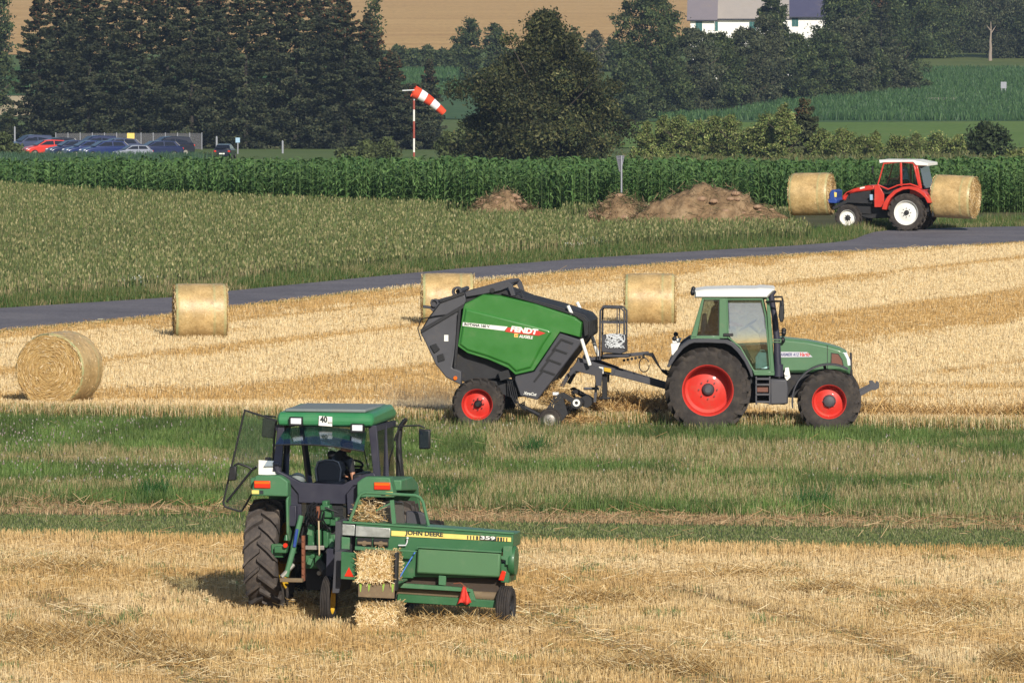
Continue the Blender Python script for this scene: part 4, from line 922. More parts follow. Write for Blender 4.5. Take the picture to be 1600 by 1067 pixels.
# ================================================================ big green tractor in profile
def big_tractor():
    S = 261.8
    root = thing('tractor', G(1107, 672), R(-2), 'large soft green tractor with white roof and red wheel rims, towing the round baler', 'tractor')
    def L(u, v): return ((u-633)/S, (821-v)/S)
    def PL(*p): return [L(*q) for q in p]
    g, dk, gy = M['fendt'], M['dark'], M['grey']
    for s in (-1, 1):
        wheel(root, (0, s*.88, .872), .872, .5, .515, M['red'], s, 20, M['grey'], swap=-1, deep=.78, hubr=.1)
        wheel(root, ((1275-633)/S, s*.86, .645), .645, .42, .345, M['red'], s, 18, M['grey'], swap=-1, deep=.5, hubr=.11, lugh=.04)
    # chassis
    b = MB(); b.prism(PL((560, 520), (1010, 500), (1010, 660), (640, 690), (540, 640)), -.3, .3); b.prism(PL((1000, 500), (1400, 500), (1400, 620), (1300, 650), (1000, 640)), -.27, .27)
    b.tube([(0, -.8, .87), (0, .8, .87)], .13, 14); b.tube([(2.45, -.7, .64), (2.45, .7, .64)], .1, 12); b.obox((2.45, 0, .66), (.35, .5, .25))
    b.build('chassis', dk, root, .01)
    t = MB(); t.prism(PL((962, 535), (1050, 540), (1058, 590), (1056, 668), (962, 672)), -.86, -.36); t.build('fuel_tank', gy, root, .03)
    st = MB()
    for v in (530, 560, 612, 652): st.box(*[L(u, 0)[0] for u in (886, 960)], -.88, -.4, L(0, v+10)[1], L(0, v)[1])
    for u in (884, 956): st.prism(PL((u, 522), (u+8, 522), (u+8, 672), (u, 672)), -.87, -.84); st.prism(PL((u, 522), (u+8, 522), (u+8, 672), (u, 672)), -.42, -.39)
    st.build('step', gy, root, .004)
    gr = MB(); gr.box(*[L(u, 0)[0] for u in (892, 954)], -.8, -.5, L(0, 606)[1], L(0, 566)[1]); gr.build('toolbox', M['grate'], root, .01)
    lt = MB(); lt.prism(PL((900, 640), (1040, 660), (1040, 690), (900, 680)), .3, .8); lt.prism(PL((880, 530), (1055, 540), (1055, 668), (880, 668)), .4, .85); lt.build('battery_box', dk, root, .02)
    # hood
    hp = PL((985, 320), (1060, 328), (1160, 338), (1262, 358), (1330, 378), (1362, 395), (1380, 430), (1388, 480), (1384, 515), (1330, 500), (1262, 500), (1140, 508), (985, 508))
    ins = offset(hp, .05)
    h = MB(); h.prism(hp, -.36, .36); h.prism(ins, -.42, -.36, poly2=hp); h.prism(hp, .36, .42, poly2=ins)
    hood = h.build('hood', g, root, .012, smooth=40)
    x = L(1265, 0)[0]; MB().box(x-.006, x+.006, -.424, .424, L(0, 498)[1], L(0, 362)[1]).build('seam', dk, hood)
    q = MB(); q.prism(PL((1288, 405), (1322, 410), (1340, 440), (1347, 468), (1286, 462)), -.428, .428); q.build('side_grille', M['grate'], hood, .006)
    q = MB(); q.ring(PL((1284, 401), (1324, 406), (1345, 438), (1352, 472), (1282, 466)), .012, -.432, .432); q.build('grille_frame', M['black'], hood)
    q = MB(); q.prism(PL((1340, 398), (1368, 402), (1386, 440), (1388, 470), (1362, 472), (1352, 430)), -.415, .415); q.build('headlight', M['lens'], root, .01)
    q = MB(); q.box(L(1384, 0)[0], L(1396, 0)[0], -.3, .3, L(0, 520)[1], L(0, 410)[1]); q.build('front_grille', dk, root, .01)
    q = MB(); q.prism(PL((1005, 396), (1158, 398), (1186, 424), (1005, 427)), -.427, -.42); dec = q.build('decal', M['decal_silver'], root)
    a = L(1006, 423); MX = Matrix.Translation((a[0], -.43, a[1])) @ Matrix.Rotation(R(90), 4, 'X')
    lettering('FARMER 412', .085, .41, M['txt_blue'], MX, dec, shear=.25, bold=.002)
    a = L(1120, 424); lettering('Vario', .1, .2, M['red'], Matrix.Translation((a[0], -.431, a[1])) @ Matrix.Rotation(R(90), 4, 'X'), dec, shear=.4, bold=.003)
    # bonnet mounts, fenders
    def arc(cx, cz, r, a0, a1, n=18): return [(cx+r*math.cos(R(a0+(a1-a0)*i/n)), cz+r*math.sin(R(a0+(a1-a0)*i/n))) for i in range(n+1)]
    for s in (-1, 1):
        o_ = PL((415, 468), (428, 440), (455, 395), (490, 355), (525, 330), (560, 322), (640, 322), (735, 328), (770, 345), (810, 385), (845, 440), (866, 490), (872, 520))
        i_ = PL((860, 520), (850, 490), (825, 440), (790, 392), (755, 358), (725, 345), (640, 341), (560, 341), (535, 349), (505, 370), (472, 408), (445, 450), (430, 472))
        f = MB(); f.prism(o_+i_, s*.55, s*1.12); fo = f.build('rear_fender', M['fender_grey'], root, .012)
        f = MB(); f.prism(PL((440, 445), (500, 360), (560, 335), (735, 338), (800, 385), (866, 500), (866, 560), (700, 640), (500, 560)), s*.5, s*.56); f.build('inner_panel', dk, fo)
        cx, cz = (1275-633)/S, .645
        o2 = arc(cx, cz, .78, 8, 82)[::1]+[(cx-.1, cz+.76)]+arc(cx, cz, .76, 100, 195)
        inn = arc(cx, cz, .735, 195, 100)+[(cx-.1, cz+.735)]+arc(cx, cz, .75, 82, 8)
        o2 = arc(cx, cz, .765, 60, 190); inn = arc(cx, cz, .735, 190, 60)
        f = MB(); f.prism(o2+inn, s*.66, s*1.07); f.bar((cx, s*.3, cz+.1), (cx-.1, s*.9, cz+.74), .05); f.build('front_fender', M['fender_grey'], root, .006)
    # cab
    W_ = .76
    cab = MB()
    for s in (-1, 1):
        y0, y1 = s*(W_-.05), s*W_
        cab.prism(PL((692, 112), (730, 112), (736, 322), (690, 322)), y0, y1)
        cab.ring(PL((728, 110), (922, 110), (942, 200), (968, 497), (872, 499), (800, 372), (734, 318)), .035, y0, y1)
        cab.prism(PL((600, 110), (612, 110), (572, 318), (540, 318)), y0, y1)
        cab.prism(PL((600, 104), (735, 104), (735, 118), (600, 118)), y0, y1)
        cab.prism(PL((540, 308), (695, 308), (695, 330), (540, 330)), y0, y1)
        cab.prism(PL((940, 110), (955, 110), (985, 505), (965, 505)), y0, y1)
        cab.prism(PL((870, 495), (985, 495), (985, 518), (878, 518)), y0-.04*s*-1*0, y1)
    cab.box(L(600, 0)[0], L(950, 0)[0], -W_+.05, W_-.05, L(0, 116)[1], L(0, 108)[1])
    cabo = cab.build('cab_frame', g, root, .012)
    q = MB(); q.prism(PL((545, 315), (700, 330), (790, 390), (870, 505), (560, 505), (545, 400)), -.5, .5); q.prism(PL((870, 470), (975, 470), (975, 515), (870, 515)), -.68, .68); q.build('cab_floor', M['olive'], root, .02)
    # glazing
    def pane(name, poly, y, m='glass', tilt=0):
        q = MB(); sg = 1 if y > 0 else -1; zs = [c for a, c in poly]; z0, z1 = min(zs), max(zs); n = 14 if tilt else 1
        if not tilt: q.prism(poly, y-.004, y+.004); return q.build(name, M[m], root)
        V = []
        for i in range(n+1):            # a sheet of glass that curves inwards towards the roof
            z = z0+(z1-z0)*(.001+.998*i/n); xs = []
            for (a, c), (a2, c2) in zip(poly, poly[1:]+poly[:1]):
                if (c-z)*(c2-z) <= 0 and c != c2: xs.append(a+(a2-a)*(z-c)/(c2-c))
            yy = y-sg*tilt*max(0, (z-z0)/(z1-z0)-.35)**2
            V += [(min(xs), yy, z), (max(xs), yy, z), (min(xs), yy-sg*.006, z), (max(xs), yy-sg*.006, z)]
        F = [(0, 1, 3, 2), (4*n, 4*n+2, 4*n+3, 4*n+1)]
        for i in range(n): b = 4*i; F += [(b, b+4, b+5, b+1), (b+2, b+3, b+7, b+6), (b, b+2, b+6, b+4), (b+1, b+5, b+7, b+3)]
        q.add(V, F); return q.build(name, M[m], root, smooth=50)
    for s in (-1, 1):
        d = pane('door', PL((734, 118), (916, 118), (935, 200), (958, 488), (880, 490), (808, 370), (742, 312)), s*(W_-.012), 'glass_sky', .3)
        q = MB(); q.obox((*L(740, 300)[:1], s*(W_+.02), L(0, 302)[1]), (.2, .03, .06)); q.build('door_handle', M['black'], d, .01)
        q = MB(); q.ring(PL((736, 120), (912, 120), (932, 202), (952, 484), (884, 486), (812, 372), (745, 312)), .012, s*(W_-.045), s*(W_-.03)); q.build('seal', M['black'], d)
        w_ = pane('rear_side_window', PL((610, 118), (694, 118), (690, 310), (560, 310)), s*(W_-.02))
        q = MB(); q.ring(PL((612, 120), (692, 120), (688, 308), (566, 308)), .012, s*(W_-.03), s*(W_-.012)); q.build('seal', M['black'], w_)
    q = MB(); a, b = L(948, 112), L(978, 500); q.add([(a[0], -W_+.05, a[1]), (a[0], W_-.05, a[1]), (b[0], W_-.05, b[1]), (b[0], -W_+.05, b[1]), (a[0]+.006, -W_+.05, a[1]), (a[0]+.006, W_-.05, a[1]), (b[0]+.006, W_-.05, b[1]), (b[0]+.006, -W_+.05, b[1])], [(0,1,2,3), (4,7,6,5), (0,4,5,1), (1,5,6,2), (2,6,7,3), (3,7,4,0)]); q.build('windscreen', M['glass'], root)
    q = MB(); a, b = L(603, 112), L(552, 312); q.add([(a[0], -W_+.05, a[1]), (a[0], W_-.05, a[1]), (b[0], W_-.05, b[1]), (b[0], -W_+.05, b[1]), (a[0]+.006, -W_+.05, a[1]), (a[0]+.006, W_-.05, a[1]), (b[0]+.006, W_-.05, b[1]), (b[0]+.006, -W_+.05, b[1])], [(0,1,2,3), (4,7,6,5), (0,4,5,1), (1,5,6,2), (2,6,7,3), (3,7,4,0)]); q.build('rear_window', M['glass_dark'], root)
    # roof
    rp = PL((560, 108), (562, 70), (620, 62), (760, 58), (880, 58), (905, 54), (975, 58), (985, 66), (962, 90), (945, 108)); ri = offset(rp, .03)
    q = MB(); q.prism(rp, -.74, .74); q.prism(ri, -.82, -.74, poly2=rp); q.prism(rp, .74, .82, poly2=ri); ro = q.build('roof', M['white'], root, .015, smooth=40)
    q = MB(); q.ball((L(550, 0)[0], -.6, L(0, 80)[1]), (.05, .05, .07)); q.ball((L(550, 0)[0], .6, L(0, 80)[1]), (.05, .05, .07)); q.build('work_light', M['black'], ro)
    # exhaust
    q = MB(); P = [(*L(1005, 520), 0), (*L(1000, 420), 0), (*L(997, 330), 0), (*L(985, 210), 0), (*L(968, 110), 0), (*L(968, 90), 0), (*L(985, 68), 0)]
    P = [(p[0], -.62, p[1]) for p in P]; q.tube(P, [.075, .075, .07, .062, .058, .058, .05], 14); q.tube([(P[0][0], -.62, L(0, 525)[1]), (P[0][0], -.62, L(0, 460)[1])], .1, 14)
    ex = q.build('exhaust', M['navy'], root)
    q = MB(); q.ring(PL((955, 325), (1022, 327), (1020, 345), (958, 343)), .02, -.7, -.55); q.bar((L(960, 0)[0], -.7, L(0, 340)[1]), (L(975, 0)[0], -.7, L(0, 440)[1]), .02); q.build('bracket', g, ex)
    # mirror, lights
    for s in (-1, 1):
        q = MB(); q.tube([(L(940, 0)[0], s*.76, L(0, 128)[1]), (L(985, 0)[0], s*.95, L(0, 122)[1]), (L(1022, 0)[0], s*1.0, L(0, 122)[1]), (L(1028, 0)[0], s*1.0, L(0, 150)[1])], .022, 8); a = q.build('mirror_arm', M['black'], root)
        q = MB(); q.prism(PL((1010, 145), (1032, 142), (1036, 210), (1030, 230), (1015, 232), (1006, 200)), s*1.0-.09, s*1.0+.09); q.build('mirror', M['black'], a, .02)
        q = MB(); q.ball((L(1033, 0)[0], s*.5, L(0, 296)[1]), (.05, .05, .06)); q.ball((L(1028, 0)[0], s*.5, L(0, 334)[1]), (.05, .06, .065)); q.tube([(L(1028, 0)[0], s*.45, L(0, 334)[1]), (L(1030, 0)[0], s*.5, L(0, 296)[1]), (L(985, 0)[0], s*.6, L(0, 296)[1])], .012, 6); q.build('work_light', M['black'], root)
    q = MB(); q.prism(PL((436, 348), (486, 342), (470, 380), (452, 410), (440, 405)), -1.05, -.8); q.prism(PL((436, 348), (486, 342), (470, 380), (452, 410), (440, 405)), .8, 1.05); q.build('tail_light', M['white'], root, .01)
    q = MB()
    for s in (-1, 1): q.ball((L(455, 0)[0], s*.9, L(0, 322)[1]), .05); q.tube([(L(462, 0)[0], s*.9, L(0, 325)[1]), (L(475, 0)[0], s*.9, L(0, 345)[1])], .012, 6)
    q.build('rear_lamp', M['black'], root)
    # front linkage
    q = MB()
    for s in (-.35, .35): q.prism(PL((1425, 610), (1490, 578), (1488, 560), (1505, 558), (1520, 575), (1528, 560), (1541, 570), (1538, 590), (1520, 600), (1500, 600), (1430, 640)), s-.025, s+.025)
    q.box(2.9, 3.1, -.4, .4, .62, .8); q.build('front_linkage', gy, root, .006)
    q = MB(); q.prism(PL((1040, 480), (1060, 478), (1070, 530), (1050, 550), (1038, 530)), -.6, -.45); q.disc(.05, L(1048, 510)[:1]+(0, L(1048, 510)[1]), -.62, -.5, 14); q.build('filter', M['white'], root, .01)
    # interior
    q = MB(); q.obox((L(650, 0)[0], 0, L(0, 330)[1]), (.45, .5, .12)); q.prism(PL((585, 330), (600, 200), (622, 200), (625, 330)), -.24, .24); q.obox((L(655, 0)[0], -.32, L(0, 285)[1]), (.3, .08, .05)); q.build('seat', M['navy'], root, .04)
    q = MB(); q.prism(PL((900, 300), (925, 280), (945, 285), (960, 470), (930, 470), (905, 350)), -.18, .18); q.tube([(L(925, 0)[0], 0, L(0, 320)[1]), (L(850, 0)[0], 0, L(0, 262)[1])], .03); dsh = q.build('dashboard', M['navy'], root, .02)
    q = MB(); ring_pts = []
    c = Vector((L(842, 0)[0], 0, L(0, 262)[1])); ax = Vector((.55, 0, -.83)); e1 = Vector((0, 1, 0)); e2 = ax.cross(e1).normalized()
    ring_pts = [c+(e1*math.cos(k*.3142)+e2*math.sin(k*.3142))*.2 for k in range(21)]; q.tube(ring_pts, .016, 8); q.bar(c-e1*.2, c+e1*.2, .02); q.build('steering_wheel', M['black'], root)
    q = MB(); q.tube([(L(790, 0)[0], -.35, L(0, 350)[1]), (L(840, 0)[0], -.45, L(0, 330)[1])], .04); q.prism(PL((745, 320), (800, 320), (840, 380), (860, 440), (800, 380)), -.5, -.42); q.build('control_console', M['olive'], root, .01)
    q = MB(); q.obox((L(720, 0)[0], -.58, L(0, 270)[1]), (.42, .01, .12)) if False else None
    return root, L
M['olive'] = solid('green_grey_trim', (.12,.16,.1), .6, dirt=.3)
M['decal_silver'] = solid('silver_decal', (.5,.5,.56), .4)
M['txt_blue'] = solid('blue_grey_lettering', (.08,.08,.2), .5)
M['txt_black'] = solid('black_lettering', (.02,.03,.03), .5)
M['fender_grey'] = solid('grey_plastic_fender', (.045,.045,.055), .55, dirt=.3, dirtcol=(.12,.1,.08), scale=4)
bt, FL = big_tractor()
def place_in(root, p): return root.matrix_world @ Vector(p) if False else (Matrix.Translation(root.location) @ root.rotation_euler.to_matrix().to_4x4()) @ Vector(p)
seated('person', place_in(bt, (FL(650, 0)[0], 0, FL(0, 312)[1])), R(-2), 'driver in a navy shirt sitting behind the glass of the large green tractor', 'shirt_navy', lean=.1, hl=(.55, .15, .2), hr=(.5, -.18, .2))
c = MB(); c.prism([(-.13, 0), (.13, 0), (.14, .26), (.1, .33), (-.06, .34), (-.13, .24)], -.1, .1); c.tube([(-.04, 0, .33), (-.03, 0, .38), (.05, 0, .37), (.07, 0, .32)], .012, 6)
cn = c.build('plastic_bag', M['teal'], None, .03); cn.location = place_in(bt, (FL(918, 0)[0], -.6, FL(0, 484)[1])); cn.rotation_euler = (0, 0, R(-2)); tag(cn, 'pale teal plastic bag standing in the doorway of the large green tractor cab', 'bag')
# ================================================================ round baler
def round_baler():
    yaw = -7; cy = math.cos(R(yaw)); S = 324.0
    root = thing('round_baler', G(757, 667), R(yaw), 'bright green round baler with dark grey tailgate raised nose and one visible red rim', 'baler')
    def L(u, v): return ((u-497)/S/cy, (1048-v)/S)
    def PL(*p): return [L(*q) for q in p]
    def LP(px, py): return ((px-756.5)/76/cy, (666-py)/76)       # photo pixels
    dk, gy, gr = M['dark'], M['grey'], M['baler_green']
    for s in (-1, 1): wheel(root, (0, s*1.0, .53), .53, .42, .315, M['red'], s, 18, M['black'], swap=-1, deep=.45, hubr=.07)
    b = MB(); b.tube([(0, -.9, .53), (0, .9, .53)], .07, 12); b.prism(PL((420, 700), (760, 760), (800, 830), (700, 840), (600, 800), (430, 760)), -.7, .7); b.build('axle', dk, root, .01)
    # hull
    hull = PL((130, 430), (250, 200), (400, 150), (620, 110), (800, 180), (1000, 230), (1190, 290), (1222, 330), (1222, 430), (1160, 470), (1010, 700), (890, 840), (740, 800), (700, 700), (400, 740), (300, 700), (215, 610))
    b = MB(); b.prism(hull, -.72, .72); b.build('hull', dk, root, .02)
    tg = PL((108, 405), (130, 370), (235, 200), (260, 180), (400, 145), (412, 200), (392, 235), (352, 300), (345, 480), (318, 640), (380, 665), (380, 755), (280, 705), (210, 620), (150, 490))
    for s in (-1, 1):
        b = MB(); b.prism(tg, s*.72, s*.9); t_ = b.build('tailgate', gy, root, .02)
        b = MB(); b.bar((*L(115, 400)[:1], s*.92, L(0, 400)[1]), (L(400, 0)[0], s*.92, L(0, 230)[1]), .045, .07); b.prism(PL((235, 195), (400, 140), (404, 155), (245, 212)), s*.9, s*.94); b.bar((L(340, 0)[0], s*.92, L(0, 640)[1]), (L(372, 0)[0], s*.92, L(0, 255)[1]), .05, .05); b.build('rib', dk, t_, .004)
    s = -1; tgr = [o for o in root.children if o.name.startswith('tailgate')][0]
    b = MB(); b.prism(PL((268, 424), (295, 424), (295, 466), (268, 466)), -.915, -.9); b.build('label_plate', M['white'], tgr)
    b = MB(); b.prism(PL((222, 560), (262, 545), (272, 590), (228, 605)), -.925, -.9); b.prism(PL((175, 495), (215, 480), (240, 520), (205, 545)), -.94, -.9); b.build('valve_block', M['black'], tgr, .006)
    b = MB(); b.disc(.04, (L(342, 0)[0], 0, L(0, 708)[1]), -.93, -.9, 14); b.build('reflector', M['orange'], tgr)
    b = MB(); b.lathe([(.105, -.9), (.105, -.7), (.06, -.7), (.06, -.9)], (L(350, 0)[0], 0, L(0, 140)[1]), 20); b.lathe([(.085, -.9), (.085, -.7), (.05, -.7), (.05, -.9)], (L(202, 0)[0], 0, L(0, 215)[1]), 20)
    b.tube([(L(350, 0)[0], -.7, L(0, 140)[1]), (L(350, 0)[0], .8, L(0, 140)[1])], .05); b.tube([(L(202, 0)[0], -.7, L(0, 215)[1]), (L(202, 0)[0], .8, L(0, 215)[1])], .045)
    b.prism(PL((125, 230), (205, 240), (205, 258), (125, 248)), -.85, -.75); b.prism(PL((180, 190), (230, 190), (200, 280), (175, 260)), -.85, -.75); b.build('roller', M['fender_grey'], root, .01)
    b = MB(); b.prism(PL((400, 142), (640, 75), (690, 70), (712, 95), (735, 165), (705, 165), (685, 110), (640, 130), (520, 155), (410, 175)), -.82, -.7); b.prism(PL((400, 142), (640, 75), (690, 70), (712, 95), (735, 165), (705, 165), (685, 110), (640, 130), (520, 155), (410, 175)), .7, .82)
    b.tube([(L(690, 0)[0], -.8, L(0, 85)[1]), (L(690, 0)[0], .8, L(0, 85)[1])], .03); fr = b.build('lifting_arm', M['fender_grey'], root, .01)
    b = MB(); b.disc(.05, (L(582, 0)[0], 0, L(0, 130)[1]), -.84, -.82, 16); b.build('pivot', M['black'], fr)
    tf_ = PL((640, 150), (800, 185), (1000, 240), (1190, 300), (1216, 330), (1218, 420), (1190, 430), (1180, 330), (1120, 292), (870, 215))
    for s in (-1, 1): b = MB(); b.prism(tf_, s*.72, s*.86); b.build('top_frame', M['black'], root, .01)
    # green side panels
    P0 = PL((400, 215), (522, 152), (640, 160), (870, 212), (1130, 297), (1180, 335), (1168, 440), (1035, 405), (862, 660), (738, 690), (688, 645), (560, 590), (420, 548), (352, 500), (392, 235))
    P1 = PL((408, 242), (700, 312), (960, 378), (985, 400), (930, 480), (845, 640), (742, 668), (690, 620), (560, 570), (420, 528), (366, 488))
    for s in (-1, 1):
        b = MB(); b.prism(P0, s*.74, s*.95, poly2=offset(P0, .02)); b.prism(P1, s*.945, s*.985, poly2=offset(P1, .045)); sp = b.build('side_panel', gr, root, .012, smooth=25)
        b = MB(); b.prism(PL((1032, 407), (1170, 452), (1165, 480), (885, 848), (772, 822), (735, 715), (738, 692), (864, 662)), s*.76, s*.97); gp = b.build('side_guard', M['fender_grey'], root, .02)
        b = MB()
        for u, v in ((1040, 440), (1000, 505), (960, 575), (920, 645)):
            b.prism(PL((u, v), (u+85, v+30), (u+78, v+42), (u+6, v+16), (u-50, v+85), (u-62, v+80)), s*.968, s*.985)
        b.build('vent', M['black'], gp)
        if s < 0: spn, gpn = sp, gp
    y = -.992
    d = MB(); d.prism(PL((395, 338), (690, 366), (668, 393), (392, 362)), y, y+.006); d1 = d.build('decal', M['white'], spn)
    d = MB(); d.prism(PL((690, 370), (712, 372), (895, 392), (940, 407), (895, 424), (730, 408), (672, 398)), y-.002, y+.004); d2 = d.build('decal', M['red'], spn)
    def MXp(u, v, ang, yy): a = L(u, v); return Matrix.Translation((a[0], yy, a[1])) @ Matrix.Rotation(R(ang), 4, 'Y') @ Matrix.Rotation(R(90), 4, 'X')
    lettering('ROTANA 160 V', .07, .52, M['txt_black'], MXp(404, 362, 5.5, y-.003), d1, bold=.003)
    lettering('FENDT', .145, .57, M['white'], MXp(706, 403, 7, y-.006), d2, shear=.15, bold=.008)
    d = MB(); d.prism(PL((735, 408), (760, 410), (757, 436), (732, 434)), y, y+.006); d3 = d.build('decal', M['stripe'], spn)
    lettering('LT', .06, .06, M['orange'], MXp(738, 432, 6, y-.004), d3, bold=.003)
    lettering('AUGELE', .08, .29, M['white'], MXp(763, 441, 6, y-.003), spn, shear=.15, bold=.003)
    lettering('XtraCut', .085, .27, M['white'], MXp(792, 816, 7, -.977), gpn, shear=.2, bold=.002)
    # white hydraulic rams
    for s in (-.9, .9):
        b = MB(); b.tube([(L(1080, 0)[0], s*.9, L(0, 228)[1]), (L(1108, 0)[0], s*.9, L(0, 288)[1])], .035, 10); b.build('hydraulic_ram', M['white'], root)
        b = MB(); b.tube([(L(1172, 0)[0], s, L(0, 445)[1]), (L(1228, 0)[0], s, L(0, 618)[1])], .038, 12); b.build('hydraulic_ram', M['white'], root)
    # drawbar
    b = MB()
    for s in (-.28, .28):
        A = LP(905, 560); B = LP(960, 578); C = LP(1040, 600); b.bar((A[0], s*2, A[1]), (B[0], s, B[1]), .09, .16); b.bar((B[0], s, B[1]), (C[0], s*.2, C[1]), .1, .13)
    for s in (-.2, .2): A = LP(975, 585); C = LP(1048, 606); b.bar((A[0], s, A[1]), (C[0], s*.2, C[1]), .05, .05)
    A = LP(905, 575); B = LP(960, 560); 
    for s in (-.7, .7):
        b.prism([LP(893, 578), LP(905, 561), LP(922, 563), LP(946, 572), LP(944, 598), LP(936, 598), LP(934, 582), LP(905, 575), LP(896, 584)], s-.04, s+.04)
    b.bar((LP(893, 0)[0], -.6, LP(0, 580)[1]), (LP(882, 0)[0], -.6, LP(0, 600)[1]), .08); b.bar((LP(893, 0)[0], .6, LP(0, 580)[1]), (LP(882, 0)[0], .6, LP(0, 600)[1]), .08)
    b.bar((LP(900, 0)[0], -.7, LP(0, 575)[1]), (LP(900, 0)[0], .7, LP(0, 575)[1]), .12); b.bar((LP(920, 0)[0], -.3, LP(0, 558)[1]), (LP(1012, 0)[0], -.05, LP(0, 549)[1]), .08, .07)
    dbar = b.build('drawbar', M['fender_grey'], root, .01)
    d = MB(); A = LP(938, 568); d.prism([LP(938, 569), LP(945, 570), LP(945, 580), LP(938, 579)], -.44, -.435); d.build('label_plate', M['white'], dbar)
    d = MB(); d.prism([LP(946, 570), LP(957, 572), LP(957, 578), LP(946, 576)], -.44, -.435); d.build('warning_label', M['yellow'], dbar)
    b = MB(); b.obox((LP(945, 0)[0], -.2, LP(0, 600)[1]), (.1, .1, .5)); b.obox((LP(945, 0)[0], -.2, LP(0, 619)[1]), (.22, .2, .03)); b.build('jack_stand', M['black'], root, .006)
    b = MB(); b.tube([(LP(915, 0)[0], -.5, LP(0, 603)[1]), (LP(938, 0)[0], -.4, LP(0, 603)[1])], .03, 8); b.bar((LP(936, 0)[0], -.45, LP(0, 575)[1]), (LP(932, 0)[0], -.45, LP(0, 624)[1]), .05); b.build('support_bar', gy, root)
    # hoses
    hs = MB()
    for k in range(5):
        o = (k-2)*.05; hs.tube([(LP(1005, 0)[0], -.15+o, LP(0, 550)[1]), (LP(1018, 0)[0], -.15+o, LP(0, 553-k)[1]), (LP(1026, 0)[0], -.1+o, LP(0, 566)[1]), (LP(1032, 0)[0], -.05+o, LP(0, 574+k)[1]), (LP(1046, 0)[0], o, LP(0, 577+k*3)[1])], .013, 6)
    lp = [(LP(1006+8*math.cos(a), 0)[0], -.2, LP(0, 567+11*math.sin(a))[1]) for a in [k*.45 for k in range(14)]]; hs.tube(lp, .012, 6)
    for k in range(6): A = LP(975+k*6, 560-k*1.2); hs.disc(.03, (A[0], 0, A[1]), -.24, -.2, 8)
    hs.build('hose', M['black'], root)
    # ladder rack with net box
    rk = MB()
    for s in (-.55, -.1):
        rk.tube([(LP(940, 0)[0], s, LP(0, 558)[1]), (LP(941, 0)[0], s, LP(0, 482)[1]), (LP(945, 0)[0], s, LP(0, 477)[1]), (LP(973, 0)[0], s, LP(0, 478)[1]), (LP(978, 0)[0], s, LP(0, 483)[1]), (LP(978, 0)[0], s, LP(0, 525)[1])], .02, 8)
        rk.bar((LP(941, 0)[0], s, LP(0, 500)[1]), (LP(978, 0)[0], s, LP(0, 501)[1]), .03); rk.bar((LP(967, 0)[0], s, LP(0, 478)[1]), (LP(967, 0)[0], s, LP(0, 522)[1]), .02)
    for u in (941, 978): rk.bar((LP(u, 0)[0], -.55, LP(0, 500)[1]), (LP(u, 0)[0], -.1, LP(0, 500)[1]), .025)
    rk.bar((LP(944, 0)[0], -.33, LP(0, 476)[1]), (LP(972, 0)[0], -.33, LP(0, 477)[1]), .5, .03); rk.build('ladder_rack', M['fender_grey'], root)
    b = MB(); b.prism([LP(943, 520), LP(979, 520), LP(980, 546), LP(972, 549), LP(943, 546)], -.6, -.1); b.obox((LP(965, 0)[0], -.35, LP(0, 552)[1]), (.55, .5, .06)); bx = b.build('storage_box', M['fender_grey'], root, .02)
    r = random.Random(4); nb = MB()
    for k in range(22):
        x0 = LP(955+r.random()*18, 0)[0]; z0 = LP(0, 519)[1]; pts = [(x0, -.45, z0+.01)]
        for j in range(5): pts.append((x0+r.uniform(-.1, .12), -.61-r.random()*.02, z0-.06*j-r.random()*.03))
        nb.tube(pts, .009, 5)
    nb.build('net_tangle', M['net'], bx)
    # pick-up
    b = MB(); b.tube([(LP(820, 0)[0], -.9, LP(0, 627)[1]), (LP(856, 0)[0], -.98, LP(0, 645)[1])], .04, 8)
    b.prism([LP(858, 640), LP(872, 615), LP(885, 607), (LP(895, 0)[0], LP(0, 640)[1]), LP(885, 652), LP(865, 652)], -1.02, -.95); b.prism([LP(858, 640), LP(872, 615), LP(885, 607), (LP(895, 0)[0], LP(0, 640)[1]), LP(885, 652), LP(865, 652)], .95, 1.02)
    b.tube([(LP(880, 0)[0], -.95, LP(0, 640)[1]), (LP(880, 0)[0], .95, LP(0, 640)[1])], .13, 14); b.bar((LP(885, 0)[0], -.95, LP(0, 610)[1]), (LP(912, 0)[0], -.95, LP(0, 625)[1]), .07, .1); b.bar((LP(885, 0)[0], .95, LP(0, 610)[1]), (LP(912, 0)[0], .95, LP(0, 625)[1]), .07, .1)
    b.tube([(LP(909, 0)[0], -.9, LP(0, 625)[1]), (LP(909, 0)[0], .9, LP(0, 625)[1])], .09, 14)
    for k in range(26):
        for a in (0, 1.2, 2.4, 3.6, 4.9): yy = -.9+k*.07; c0 = Vector((LP(880, 0)[0], yy, LP(0, 640)[1])); d_ = Vector((math.cos(a+k*.1), 0, math.sin(a+k*.1))); b.tube([c0+d_*.12, c0+d_*.24], .006, 4)
    pk = b.build('pickup', dk, root, smooth=30)
    d = MB(); A = LP(908, 623); d.lathe([(.075, -1.0), (.075, -.97), (.035, -.97), (.035, -1.0)], (A[0], 0, A[1]), 18); d.build('roller_cap', M['white'], pk)
    d = MB(); d.disc(.12, (A[0], 0, A[1]), -.98, -.88, 18); d.build('roller_disc', dk, pk); d = MB(); d.disc(.12, (LP(918, 0)[0], 0, A[1]-.01), -.4, -.1, 18); d.build('roller_disc', dk, pk)
    d = MB(); A = LP(874, 603); d.obox((LP(876, 0)[0], -.98, LP(0, 609)[1]), (.12, .02, .06)); d.build('label_plate', M['net'], pk)
    for s in (-1, 1):
        wheel(root, (LP(868, 0)[0], s*1.08, .23), .235, .14, .125, M['steel'], s, 8, M['steel'], plain=True, deep=.2, name='gauge_wheel', hubr=.03, bolts=5)
    hz = MB()
